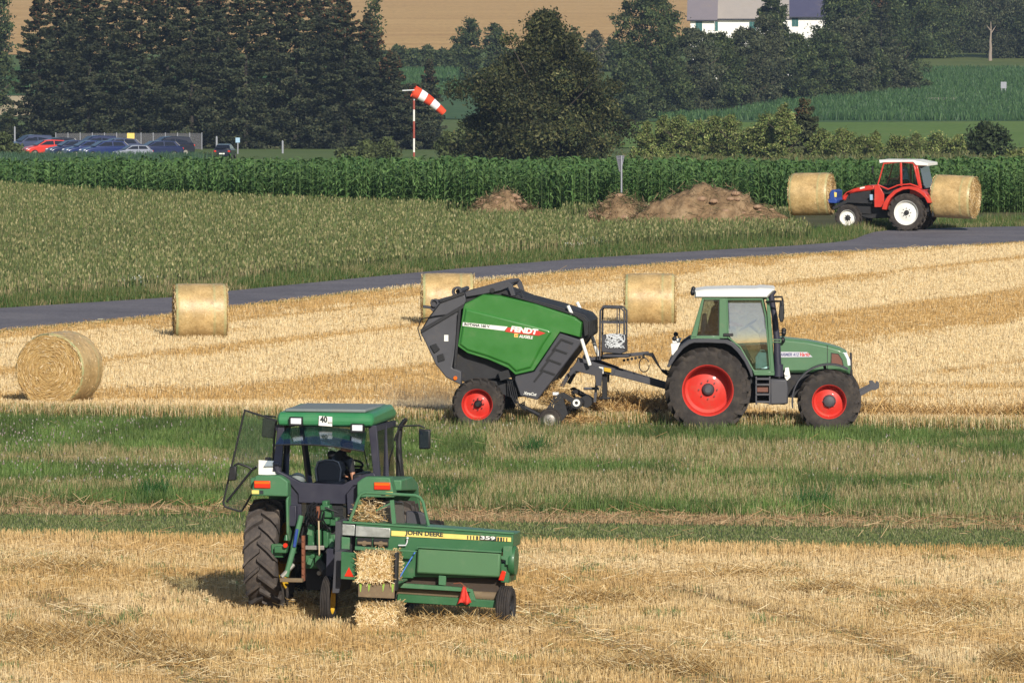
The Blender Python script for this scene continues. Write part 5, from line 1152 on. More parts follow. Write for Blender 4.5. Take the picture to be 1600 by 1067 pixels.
    for k in range(4): hz.tube([(LP(800+k*3, 0)[0], -.8, LP(0, 590)[1]), (LP(806+k*4, 0)[0], -.95, LP(0, 612+k*4)[1]), (LP(815+k*5, 0)[0], -.98, LP(0, 630+k*2)[1]), (LP(828, 0)[0], -.95, LP(0, 622+k*2)[1])], .014, 6)
    hz.prism([LP(786, 577), LP(802, 573), LP(806, 585), LP(790, 590)], -.9, -.75)
    hz.build('hydraulic_hose', M['black'], root)
    r = random.Random(8)
    hs = MB()   # small hoses over the tailgate
    hs.tube([(LP(716, 0)[0], -.92, LP(0, 487)[1]), (LP(690, 0)[0], -.95, LP(0, 490)[1]), (LP(668, 0)[0], -.95, LP(0, 495)[1]), (LP(662, 0)[0], -.93, LP(0, 510)[1]), (LP(668, 0)[0], -.93, LP(0, 530)[1])], .012, 6)
    hs.tube([(LP(735, 0)[0], -.9, LP(0, 452)[1]), (LP(700, 0)[0], -.93, LP(0, 466)[1]), (LP(680, 0)[0], -.93, LP(0, 492)[1]), (LP(668, 0)[0], -.92, LP(0, 512)[1])], .012, 6)
    hs.build('hose', M['black'], root); hs = MB(); hs.tube([(LP(812, 0)[0], -.8, LP(0, 455)[1]), (LP(820, 0)[0], -.8, LP(0, 452)[1]), (LP(824, 0)[0], -.8, LP(0, 460)[1])], .01, 6)
    hs.build('hose', M['black'], root)
    return root, LP
rb, RLP = round_baler()
# straw gathered in the pick-up and thrown behind
def straw_heap(center, size, n, name, label, pal=SW, L=.2, W_=.008, sx=1.0, group=None, kind=None):
    r = np.random.default_rng(int(center[0]*100) % 9999+n); q = r.normal(0, .42, (n, 3)); q /= np.maximum(1, np.linalg.norm(q, axis=1))[:, None]
    q[:, 2] = np.abs(q[:, 2]); P = q*np.array(size)
    td = r.normal(size=(n, 3)); td[:, 2] *= .6; td /= np.linalg.norm(td, axis=1)[:, None]; w2 = np.cross(td, r.normal(size=(n, 3))); w2 /= np.linalg.norm(w2, axis=1)[:, None]
    Ls = (L*(.3+.7*r.random(n)))[:, None]/2; V = np.stack([P-td*Ls-w2*W_/2, P+td*Ls-w2*W_/2, P+td*Ls+w2*W_/2, P-td*Ls+w2*W_/2], 1).reshape(-1, 3)
    c = np.repeat(np.array(pal)[r.integers(0, len(pal), n)]*(1+r.normal(0, .15, (n, 1))), 4, axis=0)
    o = mesh_np(name, V, np.arange(n*4).reshape(n, 4), M['strawlay'], np.clip(c, .01, 1)); o.location = center
    return tag(o, label, 'straw' if label else None, group, kind)
p = place_in(rb, (RLP(872, 0)[0], -.55, RLP(0, 628)[1])); straw_heap(p, (.35, .5, .5), 1800, 'straw_clump', 'golden straw clump being drawn into the round baler pick-up')
p = place_in(rb, (RLP(905, 0)[0], -.5, .02)); straw_heap(p, (.7, .7, .3), 3000, 'straw_clump', 'loose straw on the ground in front of the round baler pick-up')
# windrow-end clod behind the rear wheel
p = G(1027, 668); cl_ = straw_heap((p.x, p.y, 0), (.18, .25, .36), 700, 'dark_clod', 'dark tangled clod hanging at the hitch behind the large tractor wheel', pal=[(.02,.016,.012), (.05,.035,.02), (.1,.07,.03)], W_=.02)
cl_['category'] = 'clod'
# ================================================================ dark green tractor seen from behind
def old_tractor():
    yaw = 79; S = 299.; k = math.sin(R(11)); ck = math.cos(R(11)); dn = math.sin(R(4.7))
    root = thing('tractor', G(522.8, 957), R(yaw), 'dark green tractor seen from behind with its left cab door and rear window open', 'tractor')
    def L(u, v, x=-.6):          # picture (u,v) on the plane x -> (y, z)
        y = (556+x*S*k-u)/(S*ck); d = x*ck-y*k*1.0      # depth away from the camera
        return (y, (972-v)/S-d*dn)
    def PL(x, *p): return [L(u, v, x) for u, v in p]
    g, gl, nv, dk = M['jd'], M['jd_light'], M['navy'], M['dark']
    for s in (1, -1):
        wheel(root, (0, s*.99, .855), .855, .5, .5, M['yellow'], s, 20, M['yellow'], swap=1, deep=.6, hubr=.12, tyre='tyre')
        wheel(root, (2.5, s*.95, .62), .62, .4, .34, M['yellow'], s, 18, M['yellow'], swap=1, deep=.35, hubr=.1)
    b = MB(); b.box(-.5, 2.6, -.25, .25, .55, 1.1); b.tube([(0, -.85, .86), (0, .85, .86)], .13, 14); b.tube([(2.5, -.8, .62), (2.5, .8, .62)], .09, 12); b.build('chassis', dk, root, .03)
    hp = [(.9, 1.1), (.9, 1.75), (1.6, 1.72), (2.6, 1.58), (3.0, 1.45), (3.1, 1.05), (2.9, .95)]
    b = MB(); b.prism(hp, -.38, .38); b.build('hood', g, root, .05)
    # fenders
    for s in (1, -1):
        def F(p): return [(y*s, z) for y, z in p]
        pr = PL(-.86, (205, 366), (312, 362), (330, 372), (352, 388), (352, 456), (186, 456), (190, 425))
        pr = [(y*(1 if s > 0 else -1), z) for y, z in pr]
        b = MB(); b.prism(pr, -.86, -.6, axis='x'); 
        b.prism([(-.62, 2.06), (.2, 2.06), (.62, 1.93), (.8, 1.6), (.75, 1.35), (.7, 1.6), (.5, 1.83), (-.62, 1.9)], s*.56, s*1.16)
        b.prism([(-.84, 1.75), (-.6, 1.95), (.6, 1.9), (.78, 1.3), (.5, .9), (-.5, .9), (-.8, 1.25)], s*.53, s*.57)
        fo = b.build('rear_fender', gl, root, .02)
        b = MB(); y0, z0 = L(201, 388, -.86); y1, z1 = L(274, 420, -.86); b.box(-.885, -.86, s*y1 if s > 0 else s*y0, s*y0 if s > 0 else s*y1, z1, z0); tl = b.build('tail_light', M['redlens'], fo, .008)
        zc = (z0+z1)/2; b = MB(); b.box(-.889, -.884, min(s*y0, s*y1)+.01, max(s*y0, s*y1)-.01, zc+.01, z0-.008); b.build('indicator_lens', M['orange'], tl)
        y0, z0 = L(190, 431, -.86); y1, z1 = L(222, 447, -.86); b = MB(); b.box(-.868, -.86, min(s*y0, s*y1), max(s*y0, s*y1), z1, z0); b.build('warning_label', M['stripe'], fo)
        y0, z0 = L(225, 431, -.86); y1, z1 = L(242, 447, -.86); b = MB(); b.box(-.868, -.86, min(s*y0, s*y1), max(s*y0, s*y1), z1, z0); b.build('label_plate', M['txt_black'], fo)
    b = MB(); b.prism(PL(-.62, (219, 294), (305, 297), (305, 361), (218, 359)), -.64, -.62, axis='x'); b.build('white_board', M['white'], root, .004)
    b = MB(); yy, zz = L(262, 288, -.6); b.obox((-.6, yy, zz), (.08, .09, .05)); b.build('bracket', M['black'], root, .01)
    # cab
    x = -.62; b = MB()
    b.prism(PL(x, (285, 300), (312, 300), (312, 340), (415, 390), (600, 392), (690, 345), (740, 335), (765, 380), (650, 395), (612, 440), (612, 480), (400, 480), (400, 440), (350, 380), (300, 350)), x-.06, x+.06, axis='x')
    base = b.build('cab_base', nv, root, .01)
    b = MB(); b.prism(PL(x, (352, 380), (412, 395), (412, 585), (352, 585)), x-.02, x+.3, axis='x'); b.build('side_plate', nv, root, .01)
    b = MB(); b.prism(PL(x, (352, 492), (395, 492), (395, 585), (352, 585)), x-.12, x-.03, axis='x'); b.build('tool_box', nv, root, .01)
    b = MB(); b.prism(PL(x, (612, 395), (690, 360), (700, 470), (620, 530)), x-.02, x+.3, axis='x'); b.build('side_plate', nv, root, .01)
    b = MB(); b.prism(PL(x, (412, 435), (612, 435), (612, 570), (412, 570)), x, x+.02, axis='x'); b.build('lower_window', M['glass_dark'], root)
    b = MB(); b.box(-.5, .95, -.6, .6, 1.05, 1.78); b.build('cab_floor', M['black'], root, .04)
    def post(name, x0, u0a, u0b, va, u1a, u1b, vb, th=.07, m=nv):
        q = MB(); q.prism(PL(x0, (u0a, va), (u0b, va), (u1b, vb), (u1a, vb)), x0, x0+th, axis='x'); return q.build(name, m, root, .008)
    post('rear_post', -.65, 306, 336, 125, 280, 318, 345); post('rear_post', -.65, 712, 748, 125, 738, 768, 380, .07)
    for s, yb, yt in ((1, .62, .66), (-1, -.62, -.66)):
        q = MB(); q.bar((.85, s*.55, 1.7), (.72, s*.66, 2.83), .07, .07); q.build('front_post', nv, root)
        q = MB(); q.bar((.15, s*.78, 1.85), (.12, s*.74, 2.83), .05, .06); q.build('side_post', nv, root)
        q = MB(); q.box(-.6, .85, s*.74-.03, s*.74+.03, 2.78, 2.86); q.build('roof_rail', nv, root)
    q = MB(); q.box(.7, .76, -.66, .66, 2.76, 2.86); q.build('roof_rail', nv, root)
    # roof
    zr0 = L(520, 132, -.66)[1]; zr1 = L(520, 74, -.66)[1]; yl = L(306, 100, -.66)[0]; yr = -yl-.03
    q = MB(); rp = [(-.74, zr0), (-.76, zr0+.1), (-.70, zr1), (.75, zr1+.05), (.98, zr1-.03), (1.0, zr0+.02)]
    q.prism(rp, -abs(yr)+.04, yl-.04); q.prism(offset(rp, .035), yl, yl-.04, poly2=rp); q.prism(offset(rp, .035), -abs(yr), -abs(yr)+.04, poly2=rp)
    ro = q.build('roof', M['jd_roof'], root, .03, smooth=40)
    q = MB(); q.box(-.66, .85, -.62, .62, zr1+.005, zr1+.055); q.build('roof_hatch', M['roof_grey'], ro, .02)
    q = MB(); q.prism(PL(-.77, (493, 89), (552, 92), (551, 135), (491, 132)), -.785, -.772, axis='x'); pl = q.build('speed_plate', M['white'], ro)
    yy, zz = L(496, 125, -.79)
    MXr = Matrix.Translation((-.789, yy, zz)) @ Matrix.Rotation(R(-90), 4, 'Z') @ Matrix.Rotation(R(90), 4, 'X')
    lettering('40', .125, .115, M['txt_black'], MXr, pl, bold=.005)
    yy, zz = L(532, 126, -.79); MXr = Matrix.Translation((-.789, yy, zz)) @ Matrix.Rotation(R(-90), 4, 'Z') @ Matrix.Rotation(R(90), 4, 'X'); lettering('km', .05, .06, M['txt_black'], MXr, pl)
    for u0, u1, v0, v1 in ((365, 412, 103, 129), (641, 687, 126, 152)):
        q = MB(); q.prism(PL(-.8, (u0-6, v0-6), (u1+6, v0-6), (u1+6, v1+8), (u0-6, v1+8)), -.84, -.72, axis='x'); a = q.build('work_light', M['black'], root, .01)
        q = MB(); q.prism(PL(-.84, (u0, v0), (u1, v0), (u1, v1), (u0, v1)), -.85, -.835, axis='x'); q.build('lens', M['lens'], a, .006)
    # raised rear window
    T = PL(-.7, (342, 150), (705, 158)); Bm = PL(-1.3, (298, 228), (696, 245)); 
    q = MB(); n = 10; V = []
    for e in (0, .008):
        for j in range(n+1):
            f = j/n; bow = .05*math.sin(math.pi*f)
            V.append((-.7, T[0][0]*(1-f)+T[1][0]*f, T[0][1]*(1-f)+T[1][1]*f+bow+e)); V.append((-1.3, Bm[0][0]*(1-f)+Bm[1][0]*f, Bm[0][1]*(1-f)+Bm[1][1]*f+bow*.9+e))
    m_ = 2*(n+1); F = []
    for j in range(n): a = 2*j; F += [(a, a+1, a+3, a+2), (m_+a, m_+a+2, m_+a+3, m_+a+1), (a, a+2, m_+a+2, m_+a), (a+1, m_+a+1, m_+a+3, a+3)]
    F += [(0, m_, m_+1, 1), (2*n, 2*n+1, m_+2*n+1, m_+2*n)]; q.add(V, F); rw = q.build('rear_window', M['glass_blue'], root, smooth=40)
    q = MB(); q.tube([V[2*j+1] for j in range(n+1)], .012, 6); q.build('window_edge', M['black'], rw)
    q = MB(); q.bar((-1.02, *L(690, 235, -1.1)), (-.62, *L(712, 320, -.62)), .015); q.build('gas_strut', M['black'], rw)
    # glass
    q = MB(); q.prism([(-.2, 0), (.2, 0)], 0, 1) if False else None
    q = MB(); q.add([(.84, -.52, 1.78), (.84, .52, 1.78), (.75, .62, 2.78), (.75, -.62, 2.78), (.846, -.52, 1.78), (.846, .52, 1.78), (.756, .62, 2.78), (.756, -.62, 2.78)], [(0,1,2,3), (4,7,6,5), (0,4,5,1), (1,5,6,2), (2,6,7,3), (3,7,4,0)]); q.build('windscreen', M['glass'], root)
    q = MB(); q.prism([(-.55, 1.95), (.12, 1.9), (.1, 2.8), (-.58, 2.8)], -.765, -.76); q.build('side_window', M['glass'], root)
    q = MB(); q.prism([(.18, 1.3), (.78, 1.5), (.72, 2.8), (.16, 2.8)], -.765, -.76); q.build('door', M['glass'], root)
    q = MB(); q.prism([(-.55, 1.95), (.1, 1.9), (.08, 2.8), (-.58, 2.8)], .76, .765); q.build('side_window', M['glass'], root)
    # open door
    xd = -.3; D = PL(xd, (150, 66), (300, 110), (290, 200), (285, 300), (215, 400), (160, 500), (140, 530), (125, 531), (60, 512), (50, 490))
    q = MB(); q.prism(D, xd-.004, xd+.004, axis='x'); door = q.build('open_door', M['glass_door'], root)
    q = MB(); q.ring(D, .028, xd-.015, xd+.015, axis='x'); q.build('door_frame', M['black'], door, .004)
    q = MB(); pp = lambda u, v: (xd-.08, *L(u, v, xd)); q.tube([pp(75, 485), pp(190, 338), pp(212, 322)], .018, 8); q.tube([pp(190, 335), pp(175, 325), pp(130, 310), pp(112, 318), pp(110, 335)], .017, 8); q.build('grab_rail', M['black'], door)
    q = MB(); q.prism(PL(xd, (92, 325), (122, 322), (120, 385), (84, 388)), xd-.13, xd-.05, axis='x'); q.build('door_latch', M['black'], door, .015)
    # mirrors
    q = MB(); q.tube([(.75, *L(285, 92, .75)), (.8, *L(230, 88, .8))], .014, 6); a = q.build('mirror_arm', M['black'], root)
    xm = .7; q = MB(); q.prism(PL(xm, (225, 98), (290, 105), (280, 192), (218, 185)), xm, xm+.06, axis='x'); mm = q.build('mirror', M['black'], a, .02)
    q = MB(); q.prism(offset(PL(xm, (225, 98), (290, 105), (280, 192), (218, 185)), .015), xm-.004, xm, axis='x'); q.build('mirror_glass', M['glass_dark'], mm) if False else None
    xm = .9; q = MB(); q.tube([(xm, *L(822, 120, xm)), (xm, *L(850, 118, xm)), (xm, *L(935, 112, xm)), (xm, *L(962, 122, xm))], .014, 6); q.tube([(xm, *L(820, 185, xm)), (xm, *L(850, 118, xm)), (xm, *L(878, 80, xm))], .014, 6); a = q.build('mirror_arm', M['black'], root)
    q = MB(); q.prism(PL(xm, (932, 128), (985, 130), (984, 218), (934, 220)), xm, xm+.07, axis='x'); mm = q.build('mirror', M['black'], a, .02)
    q = MB(); q.prism(offset(PL(xm, (932, 128), (985, 130), (984, 218), (934, 220)), .02), xm-.006, xm+.001, axis='x'); q.build('mirror_face', M['glass_blue'], mm)
    # exhaust on the right front
    xe = 1.05; q = MB(); q.tube([(xe, *L(847, 430, xe)), (xe, *L(845, 330, xe)), (xe, *L(842, 180, xe)), (xe, *L(850, 120, xe)), (xe, *L(875, 84, xe))], [.06, .055, .045, .04, .035], 12); ex = q.build('exhaust', M['black'], root)
    q = MB(); q.tube([(xe-.2, *L(838, 170, xe)), (xe-.2, *L(868, 260, xe)), (xe-.2, *L(878, 350, xe)), (xe-.2, *L(878, 470, xe))], .012, 6); q.build('hose', M['black'], ex)
    for kk in range(9):
        pass
    # interior: seat, wheel, console
    q = MB(); zz = 1.93; q.obox((.0, .05, 1.95), (.5, .44, .1)); q.prism([(.23, 1.98), (.25, 2.18), (.21, 2.28), (.1, 2.31), (-.02, 2.31), (-.1, 2.28), (-.14, 2.18), (-.12, 1.98)], -.2, -.12, axis='x'); st = q.build('seat', M['tshirt'], root, .04)
    q = MB(); q.tube([(-.19, .23, 2.0), (-.19, .25, 2.18), (-.19, .21, 2.285), (-.19, .1, 2.315), (-.19, -.02, 2.315), (-.19, -.1, 2.285), (-.19, -.14, 2.18), (-.19, -.12, 2.0)], .014, 8); q.build('piping', M['grey'], st)
    q = MB(); c = Vector((.52, -.12, 2.18)); ax = Vector((.4, 0, -.9)).normalized(); e1 = Vector((0, 1, 0)); e2 = ax.cross(e1)
    q.tube([c+(e1*math.cos(j*.2618)+e2*math.sin(j*.2618))*.2 for j in range(25)], .017, 8); q.bar(c-e1*.2, c+e1*.2, .03); q.bar(c, c+Vector((.2, 0, -.4)), .06); q.build('steering_wheel', M['black'], root)
    q = MB(); q.prism([(.6, 1.75), (.8, 1.75), (.8, 2.1), (.66, 2.15)], -.3, .1); q.build('dashboard', M['black'], root, .03)
    q = MB(); q.ball((-.3, .5, 2.03), (.14, .12, .1)); q.build('rolled_jacket', M['roof_grey'], root)
    q = MB(); q.obox((-.1, -.45, 1.98), (.7, .16, .3)); q.build('control_console', M['black'], root, .03)
    # rear hydraulics
    def box(name, m, u0, u1, v0, v1, x0, x1, bev=.008, par=root):
        a = L(u0, v0, x0); b_ = L(u1, v1, x0); q = MB(); q.box(x0, x1, min(a[0], b_[0]), max(a[0], b_[0]), min(a[1], b_[1]), max(a[1], b_[1])); return q.build(name, m, par, bev)
    box('gearbox', dk, 430, 600, 430, 870, -.62, -.3)
    for k_, (u0, u1, v0, v1, x0) in enumerate(((497, 540, 490, 575, -.95), (505, 530, 470, 500, -.92), (525, 575, 545, 580, -.85), (440, 470, 655, 700, -.9), (430, 500, 700, 775, -.82), (480, 500, 600, 670, -.98), (510, 535, 600, 680, -.95), (275, 330, 670, 730, -.8), (290, 345, 680, 710, -.9), (440, 475, 580, 660, -.85), (540, 565, 620, 690, -.8), (515, 548, 508, 545, -1.0))):
        box('valve_block' if k_ in (0, 1, 2, 11) else 'linkage_casting', g, u0, u1, v0, v1, x0, x0+.2, .015)
    box('crossbar', M['steel'], 430, 515, 672, 690, -1.0, -.95); box('drawbar_plate', M['rustplate'], 318, 420, 822, 838, -1.25, -1.15)
    def rod(name, m, p, q_, r_, x0, x1=None, par=root):
        x1 = x0 if x1 is None else x1; q = MB(); q.tube([(x0, *L(*p, x0)), (x1, *L(*q_, x1))], r_, 10); return q.build(name, m, par)
    rod('lift_arm', M['jd_light'], (412, 540), (375, 690), .04, -.85, -1.0); rod('lift_rod', M['blue'], (395, 600), (382, 680), .025, -1.05); rod('lift_arm', M['jd_light'], (380, 680), (345, 815), .042, -1.0, -1.15); rod('lift_arm', M['steel'], (378, 760), (325, 818), .035, -1.05, -1.2)
    rod('lift_arm', M['jd_light'], (545, 640), (560, 780), .04, -.9, -1.05); rod('top_link', M['rust'], (488, 495), (490, 570), .03, -1.0); rod('pull_rope', M['strawcord'], (492, 560), (495, 720), .012, -1.1)
    rod('pto_shaft', dk, (495, 750), (530, 790), .06, -1.0, -1.9); rod('hose', M['black'], (520, 500), (580, 520), .015, -1.05)
    q = MB(); u = 424; a = L(418, 628, -1.12); b_ = L(431, 830, -1.12); q.box(-1.16, -1.1, b_[0], a[0], b_[1], a[1])
    for kk in range(6): yy, zz = L(424, 650+kk*30, -1.16); q.disc(.018, (-1.18, yy, zz), 0, .02, 8, axis='x')
    q.build('perforated_bar', M['rust'], root, .004)
    q = MB(); yy, zz = L(342, 674, -.95); q.disc(.035, (-.97, yy, zz), 0, .03, 14, axis='x'); q.build('reflector', M['redlens'], root)
    q = MB(); yy, zz = L(345, 645, -.9); q.tube([(-.9, yy, zz-.02), (-.9, yy, zz+.06)], [.04, .02], 10); q.build('oil_cap', g, root)
    for kk in range(6):
        y0, z0 = L(455+kk*14, 520+kk*5, -1.0); q = MB(); q.tube([(-.75, y0, z0+.12), (-1.0, y0+.03, z0+.08), (-1.12, y0+.02, z0-.03), (-1.0, y0-.04, z0-.18), (-.8, y0-.02, z0-.22)], .014, 6); q.build('hydraulic_hose', M['black'], root)
    r = random.Random(3)
    for kk in range(10):
        u = r.uniform(440, 575); v = r.uniform(580, 830); y0, z0 = L(u, v, -.8); q = MB()
        if kk % 2: q.obox((-.75-r.random()*.2, y0, z0), (.12, r.uniform(.04, .09), r.uniform(.05, .12)), (r.random()*.5, 0, r.random()*.4))
        else: q.tube([(-.7, y0, z0), (-.95-r.random()*.1, y0, z0)], r.uniform(.02, .045), 10)
        q.build('hitch_casting', (g, dk, M['steel'], M['jd_light'])[kk % 4], root, .006)
    return root, L
M['jd_roof'] = solid('roof_green', (.03,.19,.07), .4, dirt=.15, scale=3, coat=.2)
M['roof_grey'] = solid('dusty_grey_panel', (.17,.2,.2), .6, dirt=.3, scale=2)
ot, OL = old_tractor()
drv = seated('person', place_in(ot, (.04, .1, 1.88)), R(79-28), 'driver in a black t-shirt seen from behind, looking right in the dark green tractor cab', 'tshirt', lean=.16, headdown=.5, head_yaw=R(-78), hl=(.5, .14, .16), hr=(.2, -.44, .13)); drv.rotation_euler = (R(13), R(6), R(51))

# ================================================================ small square baler
def square_baler():
    S = 304.; ya = 10; k = math.sin(R(ya)); ck = math.cos(R(ya)); dn = math.sin(R(4.8))
    root = thing('square_baler', G(588, 977), R(90-ya), 'old green square baler with yellow decal stripe, trailed behind the dark green tractor', 'baler', rx=R(0))
    root.rotation_euler = (R(1.6), 0, R(90-ya)); tl_ = math.tan(R(1.6))
    def L(u, v, x=0):
        y = (745+x*S*k-u)/(S*ck); d = x*ck-y*k
        return (y, (1030-v)/S-d*dn-y*tl_)
    def PL(x, *p): return [L(u, v, x) for u, v in p]
    g, gl, dk = M['jd'], M['jd_light'], M['dark']
    def plate(name, m, x0, x1, *p, par=root, bev=.006, at=None):
        q = MB(); q.prism(PL(x0 if at is None else at, *p), x0, x1, axis='x'); return q.build(name, m, par, bev)
    body = plate('rear_panel', g, 0, .62, (640, 566), (800, 573), (1350, 600), (1350, 660), (1300, 680), (1298, 800), (905, 805), (905, 812), (835, 812), (835, 690), (640, 690), bev=.012)
    plate('top_trim', gl, -.02, .03, (570, 562), (1352, 594), (1352, 602), (570, 571), par=body)
    box = plate('feeder_cover', M['jd_panel'], -.12, 0, (922, 672), (1295, 684), (1292, 797), (918, 790), bev=.03, par=root)
    plate('cover_lip', gl, -.15, -.09, (918, 668), (1298, 680), (1298, 687), (918, 675), par=box)
    st = plate('decal', M['stripe'], -.012, -.001, (802, 600), (1340, 616), (1340, 635), (802, 623), par=body, bev=0)
    def MX(u, v, x): a = L(u, v, x); return Matrix.Translation((x, a[0], a[1])) @ Matrix.Rotation(R(-90), 4, 'Z') @ Matrix.Rotation(R(90), 4, 'X') @ Matrix.Rotation(R(-.9), 4, 'Z')
    lettering('JOHN DEERE', .088, .57, M['txt_black'], MX(864, 620.5, -.017), st, bold=.003)
    for j in range(14):
        u = 1143+j*13.5
        if 1195 < u < 1275: continue
        w_ = 2+(7 if 1170 < u < 1200 or 1272 < u < 1300 else 3); a = 611+(u-1140)*.03; plate('bar_mark', M['txt_black'], -.016, -.012, (u, a+1), (u+w_, a+1), (u+w_, a+18), (u, a+18), par=st, bev=0)
    pt = plate('number_patch', M['txt_black'], -.016, -.012, (1198, 612), (1275, 614), (1275, 633), (1198, 631), par=st, bev=0)
    lettering('359', .07, .22, M['white'], MX(1203, 631, -.021), pt, bold=.002)
    plate('twine_box_lid', M['chrome'], -.05, -.03, (640, 582), (796, 590), (796, 632), (640, 630)); plate('left_cover', M['chrome'], -.04, -.02, (577, 576), (636, 579), (636, 628), (577, 626))
    for u0, u1 in ((648, 716), (722, 790)):
        kn = plate('knotter_bay', M['black'], -.045, -.035, (u0, 636), (u1, 637), (u1, 673), (u0, 672), bev=0)
        q = MB(); yy, zz = L((u0+u1)/2, 660, -.06); q.tube([(-.06, yy+.1, zz), (-.06, yy-.1, zz)], .025, 10); q.disc(.04, (-.08, yy, zz), 0, .03, 12, axis='x'); q.build('knotter', M['rustplate'], kn)
    plate('chamber_beam', gl, -.3, -.22, (640, 675), (812, 684), (812, 697), (640, 692)); plate('tension_rail', gl, -.3, -.25, (805, 683), (918, 688), (918, 694), (805, 692))
    plate('left_cover', gl, -.1, -.05, (577, 634), (615, 637), (615, 692), (577, 690), bev=.012)
    pl = plate('chamber_side', g, -.9, -.86, (583, 702), (655, 706), (655, 826), (583, 824)); 
    plate('chamber_side', g, -.9, -.2, (652, 704), (662, 704), (662, 828), (652, 826)); plate('chamber_side', dk, -.9, -.74, (822, 700), (834, 700), (834, 870), (824, 870))
    plate('reflector_triangle', M['redlens'], -.912, -.9, (619, 770), (642, 813), (600, 811), par=pl, bev=0)
    plate('chamber_floor', gl, -.85, .3, (655, 832), (832, 836), (832, 846), (655, 842)); 
    # chute plate hanging down in front of the lower bale
    ch = plate('bale_chute', M['rustplate'], -.98, -.95, (664, 834), (826, 838), (826, 905), (664, 902))
    for u in (668, 706, 770, 812): plate('paint_streak', M['lime'], -.985, -.98, (u, 840), (u+12, 840), (u+8, 862+(u % 5)*6), (u+4, 878), par=ch, bev=0)
    # dark grey side shields and left wheel
    plate('side_shield', M['fender_grey'], -.2, .5, (549, 565), (573, 567), (573, 700), (549, 700)); plate('side_shield', M['fender_grey'], -.6, .3, (552, 700), (584, 700), (584, 850), (574, 888), (545, 888))
    plate('side_shield', M['navy'], -.1, .8, (512, 690), (548, 690), (548, 860), (512, 850))
    wheel(root, (-.15, L(527, 900, -.15)[0], .36), .36, .15, .2, M['yellow'], 1, 10, dk, plain=True, deep=.3, hubr=.05, bolts=5)
    wheel(root, (.05, L(1325, 900, .05)[0], .335), .335, .21, .19, dk, -1, 10, dk, plain=True, deep=.3, hubr=.05, bolts=5)
    # right end: pulley, bracket
    q = MB(); yy, zz = L(1352, 720, .1); q.lathe([(1e-4, yy-.05), (.21, yy-.05), (.22, yy-.03), (.22, yy+.02), (.21, yy+.04), (1e-4, yy+.04)], (.1, 0, zz), 28); q.build('flywheel_pulley', g, root)
    plate('bearing_bracket', gl, -.1, .0, (1305, 655), (1345, 655), (1345, 740), (1318, 740), (1318, 720), (1296, 715), (1296, 700), (1305, 700), bev=.01)
    plate('end_plate', g, -.03, .6, (1298, 735), (1340, 735), (1335, 820), (1300, 818)); plate('red_reflector', M['redlens'], -.05, -.03, (1303, 765), (1322, 770), (1312, 812), (1288, 808))
    # lower frame and pick-up
    plate('pickup_housing', M['pickdark'], .12, .6, (835, 790), (1295, 800), (1295, 935), (835, 925), bev=.03)
    q = MB(); a = L(835, 870, .1); b_ = L(1285, 885, .1); q.tube([(.1, a[0], a[1]), (.1, b_[0], b_[1])], .07, 14); q.build('pickup_drum', M['rustplate'], root)
    q = MB()
    for j in range(30):
        f = j/29; yy = a[0]*(1-f)+b_[0]*f; zz = a[1]*(1-f)+b_[1]*f; q.tube([(.06, yy, zz), (-.0, yy, zz-.12-.02*(j % 2))], .007, 5)
    q.build('pickup_tines', dk, root)
    plate('frame_beam', gl, -.1, .0, (835, 835), (1150, 848), (1165, 866), (1150, 866), (835, 856)); plate('frame_beam', g, -.06, .1, (838, 884), (1280, 902), (1280, 935), (835, 920))
    plate('frame_post', gl, -.07, -.01, (1020, 795), (1052, 797), (1052, 840), (1020, 838)); plate('brace', gl, -.07, -.01, (1150, 850), (1172, 855), (1190, 905), (1165, 905))
    # red cloth
    r = random.Random(2); q = MB(); n = 9; V = []; F = []
    for j in range(7):
        t = j/6; u0 = 1133-26*t; u1 = 1140+30*t; v = 838+80*t
        for i in range(n):
            f = i/(n-1); yy, zz = L(u0+(u1-u0)*f, v+6*math.sin(f*9+t*2)*t, -.15); V.append((-.16+.035*math.sin(f*11+t*3)*t-.02*t, yy, zz))
    nv_ = len(V); V += [(x+.008, y, z) for x, y, z in V]
    for j in range(6):
        for i in range(n-1): a_ = j*n+i; F += [(a_, a_+1, a_+n+1, a_+n), (nv_+a_, nv_+a_+n, nv_+a_+n+1, nv_+a_+1)]
    for j in range(6):
        for i in (0, n-1): a_ = j*n+i; F.append((a_, a_+n, nv_+a_+n, nv_+a_))
    for i in range(n-1):
        for j in (0, 6): a_ = j*n+i; F.append((a_, a_+1, nv_+a_+1, nv_+a_))
    q.add(V, F); q.build('warning_cloth', M['redcloth'], root, smooth=80)
    q = MB(); q.tube([(-.15, *L(1088, 830, -.15)), (-.17, *L(1120, 826, -.17)), (-.15, *L(1148, 850, -.15))], .01, 6); q.build('cloth_hanger', M['rust'], root)
    q = MB(); q.tube([(-.12, *L(912, 692, -.12)), (-.25, *L(870, 765, -.25)), (-.3, *L(836, 828, -.3))], .01, 6); q.build('blue_cord', M['cord'], root)
    q = MB(); q.tube([(-.05, *L(835, 665, -.05)), (-.05, *L(868, 664, -.05)), (-.05, *L(874, 650, -.05)), (-.05, *L(875, 632, -.05))], .011, 6); q.ball((-.06, *L(875, 632, -.06)), .02, 8, 6); q.build('crank_handle', M['net'], root)
    # hoop guard on the top
    xh = .15; hp = [L(u, v, xh) for u, v in ((612, 566), (618, 545), (650, 452), (660, 438), (680, 431), (905, 438), (925, 446), (940, 468), (968, 572))]
    q = MB(); q.tube([(xh, a[0], a[1]) for a in hp], .024, 10); hg = q.build('hoop_guard', gl, root)
